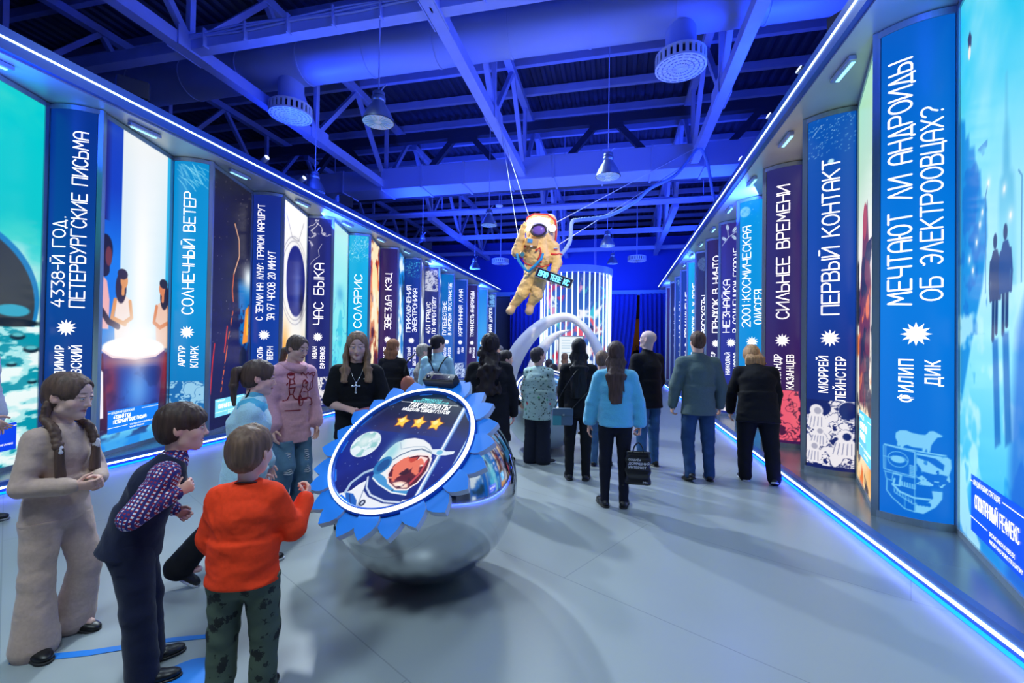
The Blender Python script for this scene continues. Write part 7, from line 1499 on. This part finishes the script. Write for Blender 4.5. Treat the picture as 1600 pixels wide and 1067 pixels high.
def carrier_bag():
    t = empty('carrier_bag', (.225, 4.60, .27)); t.scale = (.72, .8, .76); tag(t, 'black carrier bag with white lettering hanging from the right hand of the sky-blue sweater wearer', 'bag')
    m_ = mat('black_plastic_bag', (14, 14, 18), rough=.3, spec=.6, bump=.3, nscale=12)
    n = 20; V = []; F = []
    for j, z in enumerate(np.linspace(0, .42, n)):
        w = .165+.01*math.sin(j); d = .05*(1-.55*z/.42)+.008*math.sin(j*1.3)
        for i in range(24): a = 2*PI*i/24; V.append((w*np.sign(math.cos(a))*abs(math.cos(a))**.5, d*np.sign(math.sin(a))*abs(math.sin(a))**.6+.004*math.sin(i*2.1+j), z))
    F = [(j*24+i, j*24+(i+1) % 24, (j+1)*24+(i+1) % 24, (j+1)*24+i) for j in range(n-1) for i in range(24)]+[tuple(range(24))[::-1], tuple(range((n-1)*24, n*24))]
    b = obj('bag_body', mesh_np('bag_body', V, F, None, True), m_, t)
    q = MB()
    for y in (-.02, .02): q.tube(spline([(-.07, y, .41), (-.05, y*.7, .48), (0, y*.3, .53), (.05, y*.7, .48), (.07, y, .41)], 6), .009, 6)
    q.build('handle', m_, t)
    V2 = []; FF = []; nn = 0
    for tx, s_, z in (('СОЗДАЁМ', .032, .31), ('ДОМАШНИЙ', .044, .26), ('ИНТЕРНЕТ', .044, .21)):
        v, f = font_mesh(tx, s_, .015); V2.append(np.stack([v[:, 0]-.13, v[:, 1]*0-.062, v[:, 1]+z], 1)); FF += [tuple(j+nn for j in g) for g in f]; nn += len(v)
    v, f = font_mesh('РФ2', .03, .015); obj('maker_lettering', mesh_np('maker_lettering', np.stack([v[:, 0]+.06, v[:, 1]*0-.066, v[:, 1]+.03], 1), f), mat('white_print', (226, 226, 232), rough=.6), b)
    obj('bag_lettering', mesh_np('bag_lettering', np.concatenate(V2), FF), mat('white_print', (226, 226, 232), rough=.6), b)
carrier_bag()
def small_backpack():
    t = empty('small_backpack', (-2.42, 5.80, 1.14), deg(8)); tag(t, 'small dark string backpack on the pale blue blouse', 'backpack')
    q = Sdf(); q.ecap((0, -.03, -.18), (0, -.03, .06), (.13, .07), (.11, .05), (1, 0, 0), .02, endr=.05); V, F = q.mesh(.012, wrinkles(.006, 4)); obj('pack_body', mesh_np('pack_body', V, F, None, True), mat('slate_nylon', (50, 60, 84), rough=.5), t)
    q = MB()
    for sx in (-1, 1): q.tube(spline([(sx*.03, .03, .1), (sx*.07, .03, .2), (sx*.12, .09, .29), (sx*.13, .17, .31)], 8), .009, 6)
    q.build('strap', BLKSHOE, t)
small_backpack()
t = empty('brown_handbag', (-3.1, 6.35, 1.04)); tag(t, 'rust-brown round handbag by the striped knit, left of the pale blue blouse', 'bag')
q = Sdf(); q.ell((0, 0, -.05), (.12, .06, .14), None, .02); V, F = q.mesh(.012); obj('bag_body', mesh_np('bag_body', V, F, None, True), mat('rust_leather', (170, 96, 76), rough=.5), t)
q = MB(); q.tube(spline([(-.06, 0, .15), (-.02, .0, .3), (.06, .1, .42)], 8), .012, 6); q.build('strap', BLKSHOE, t)
def phone(p, R, lab, col, nm='smartphone', sz=(.075, .15)):
    t = empty(nm, p, rot=Euler(R)); tag(t, lab, 'phone' if nm == 'smartphone' else 'card')
    q = MB(); q.box((0, 0, 0), (sz[0], .009, sz[1])); bevel(q.build('body', mat('phone_case_%d' % col[0], col, rough=.35), t), .004)
    q = MB(); q.box((0, -.0052, 0), (sz[0]*.88, .001, sz[1]*.9)); q.build('face', mat('phone_face_%d' % col[0], tuple(min(255, c+30) for c in col), rough=.2), t)
phone(HELD['phone'][0], (.2, 0, .3), 'grey smartphone held up by the visitor with dark curls', (120, 126, 140))
phone(HELD['card'][0], (-.6, -.2, .53), 'small dark pink card case in the hand of the silver cross wearer', (130, 56, 80), 'card_case', (.12, .06))
t = empty('handbag', (-2.50, 2.55, .84)); tag(t, 'small black fringed bag hanging beside the pale blue fleece pullover', 'bag')
q = MB(); q.box((0, 0, 0), (.13, .06, .16)); bevel(q.build('bag_body', BLKSHOE, t), .02)
q = MB()
for i in range(6): q.tube([(-.05+i*.02, -.02, -.07), (-.055+i*.021, -.025, -.15)], .005, 5)
q.build('fringe', BLKSHOE, t)
q = MB(); q.tube(spline([(-.05, 0, .08), (-.02, .05, .3), (.04, .12, .5)], 8), .006, 6); q.build('strap', BLKSHOE, t)
# blue stripe and standing spot taped on the floor
q = MB(); q.prism([(-2.92, 1.665), (-2.62, 1.80), (-2.30, 1.985), (-2.03, 2.10), (-2.03, 2.065), (-2.30, 1.94), (-2.60, 1.755), (-2.90, 1.62)][::-1], .001, .003); o = q.build('floor_stripe', mat('blue_floor_tape', (30, 120, 210), rough=.4)); tag(o, 'thin blue stripe taped across the floor by the children', 'floor marking')
q = MB(); q.cyl((-1.97, 1.76, .001), .14, .002, 40); o = q.build('floor_spot', mat('blue_floor_tape', 0)); tag(o, 'round blue standing spot on floor under the checked-shirt shoe', 'floor marking')
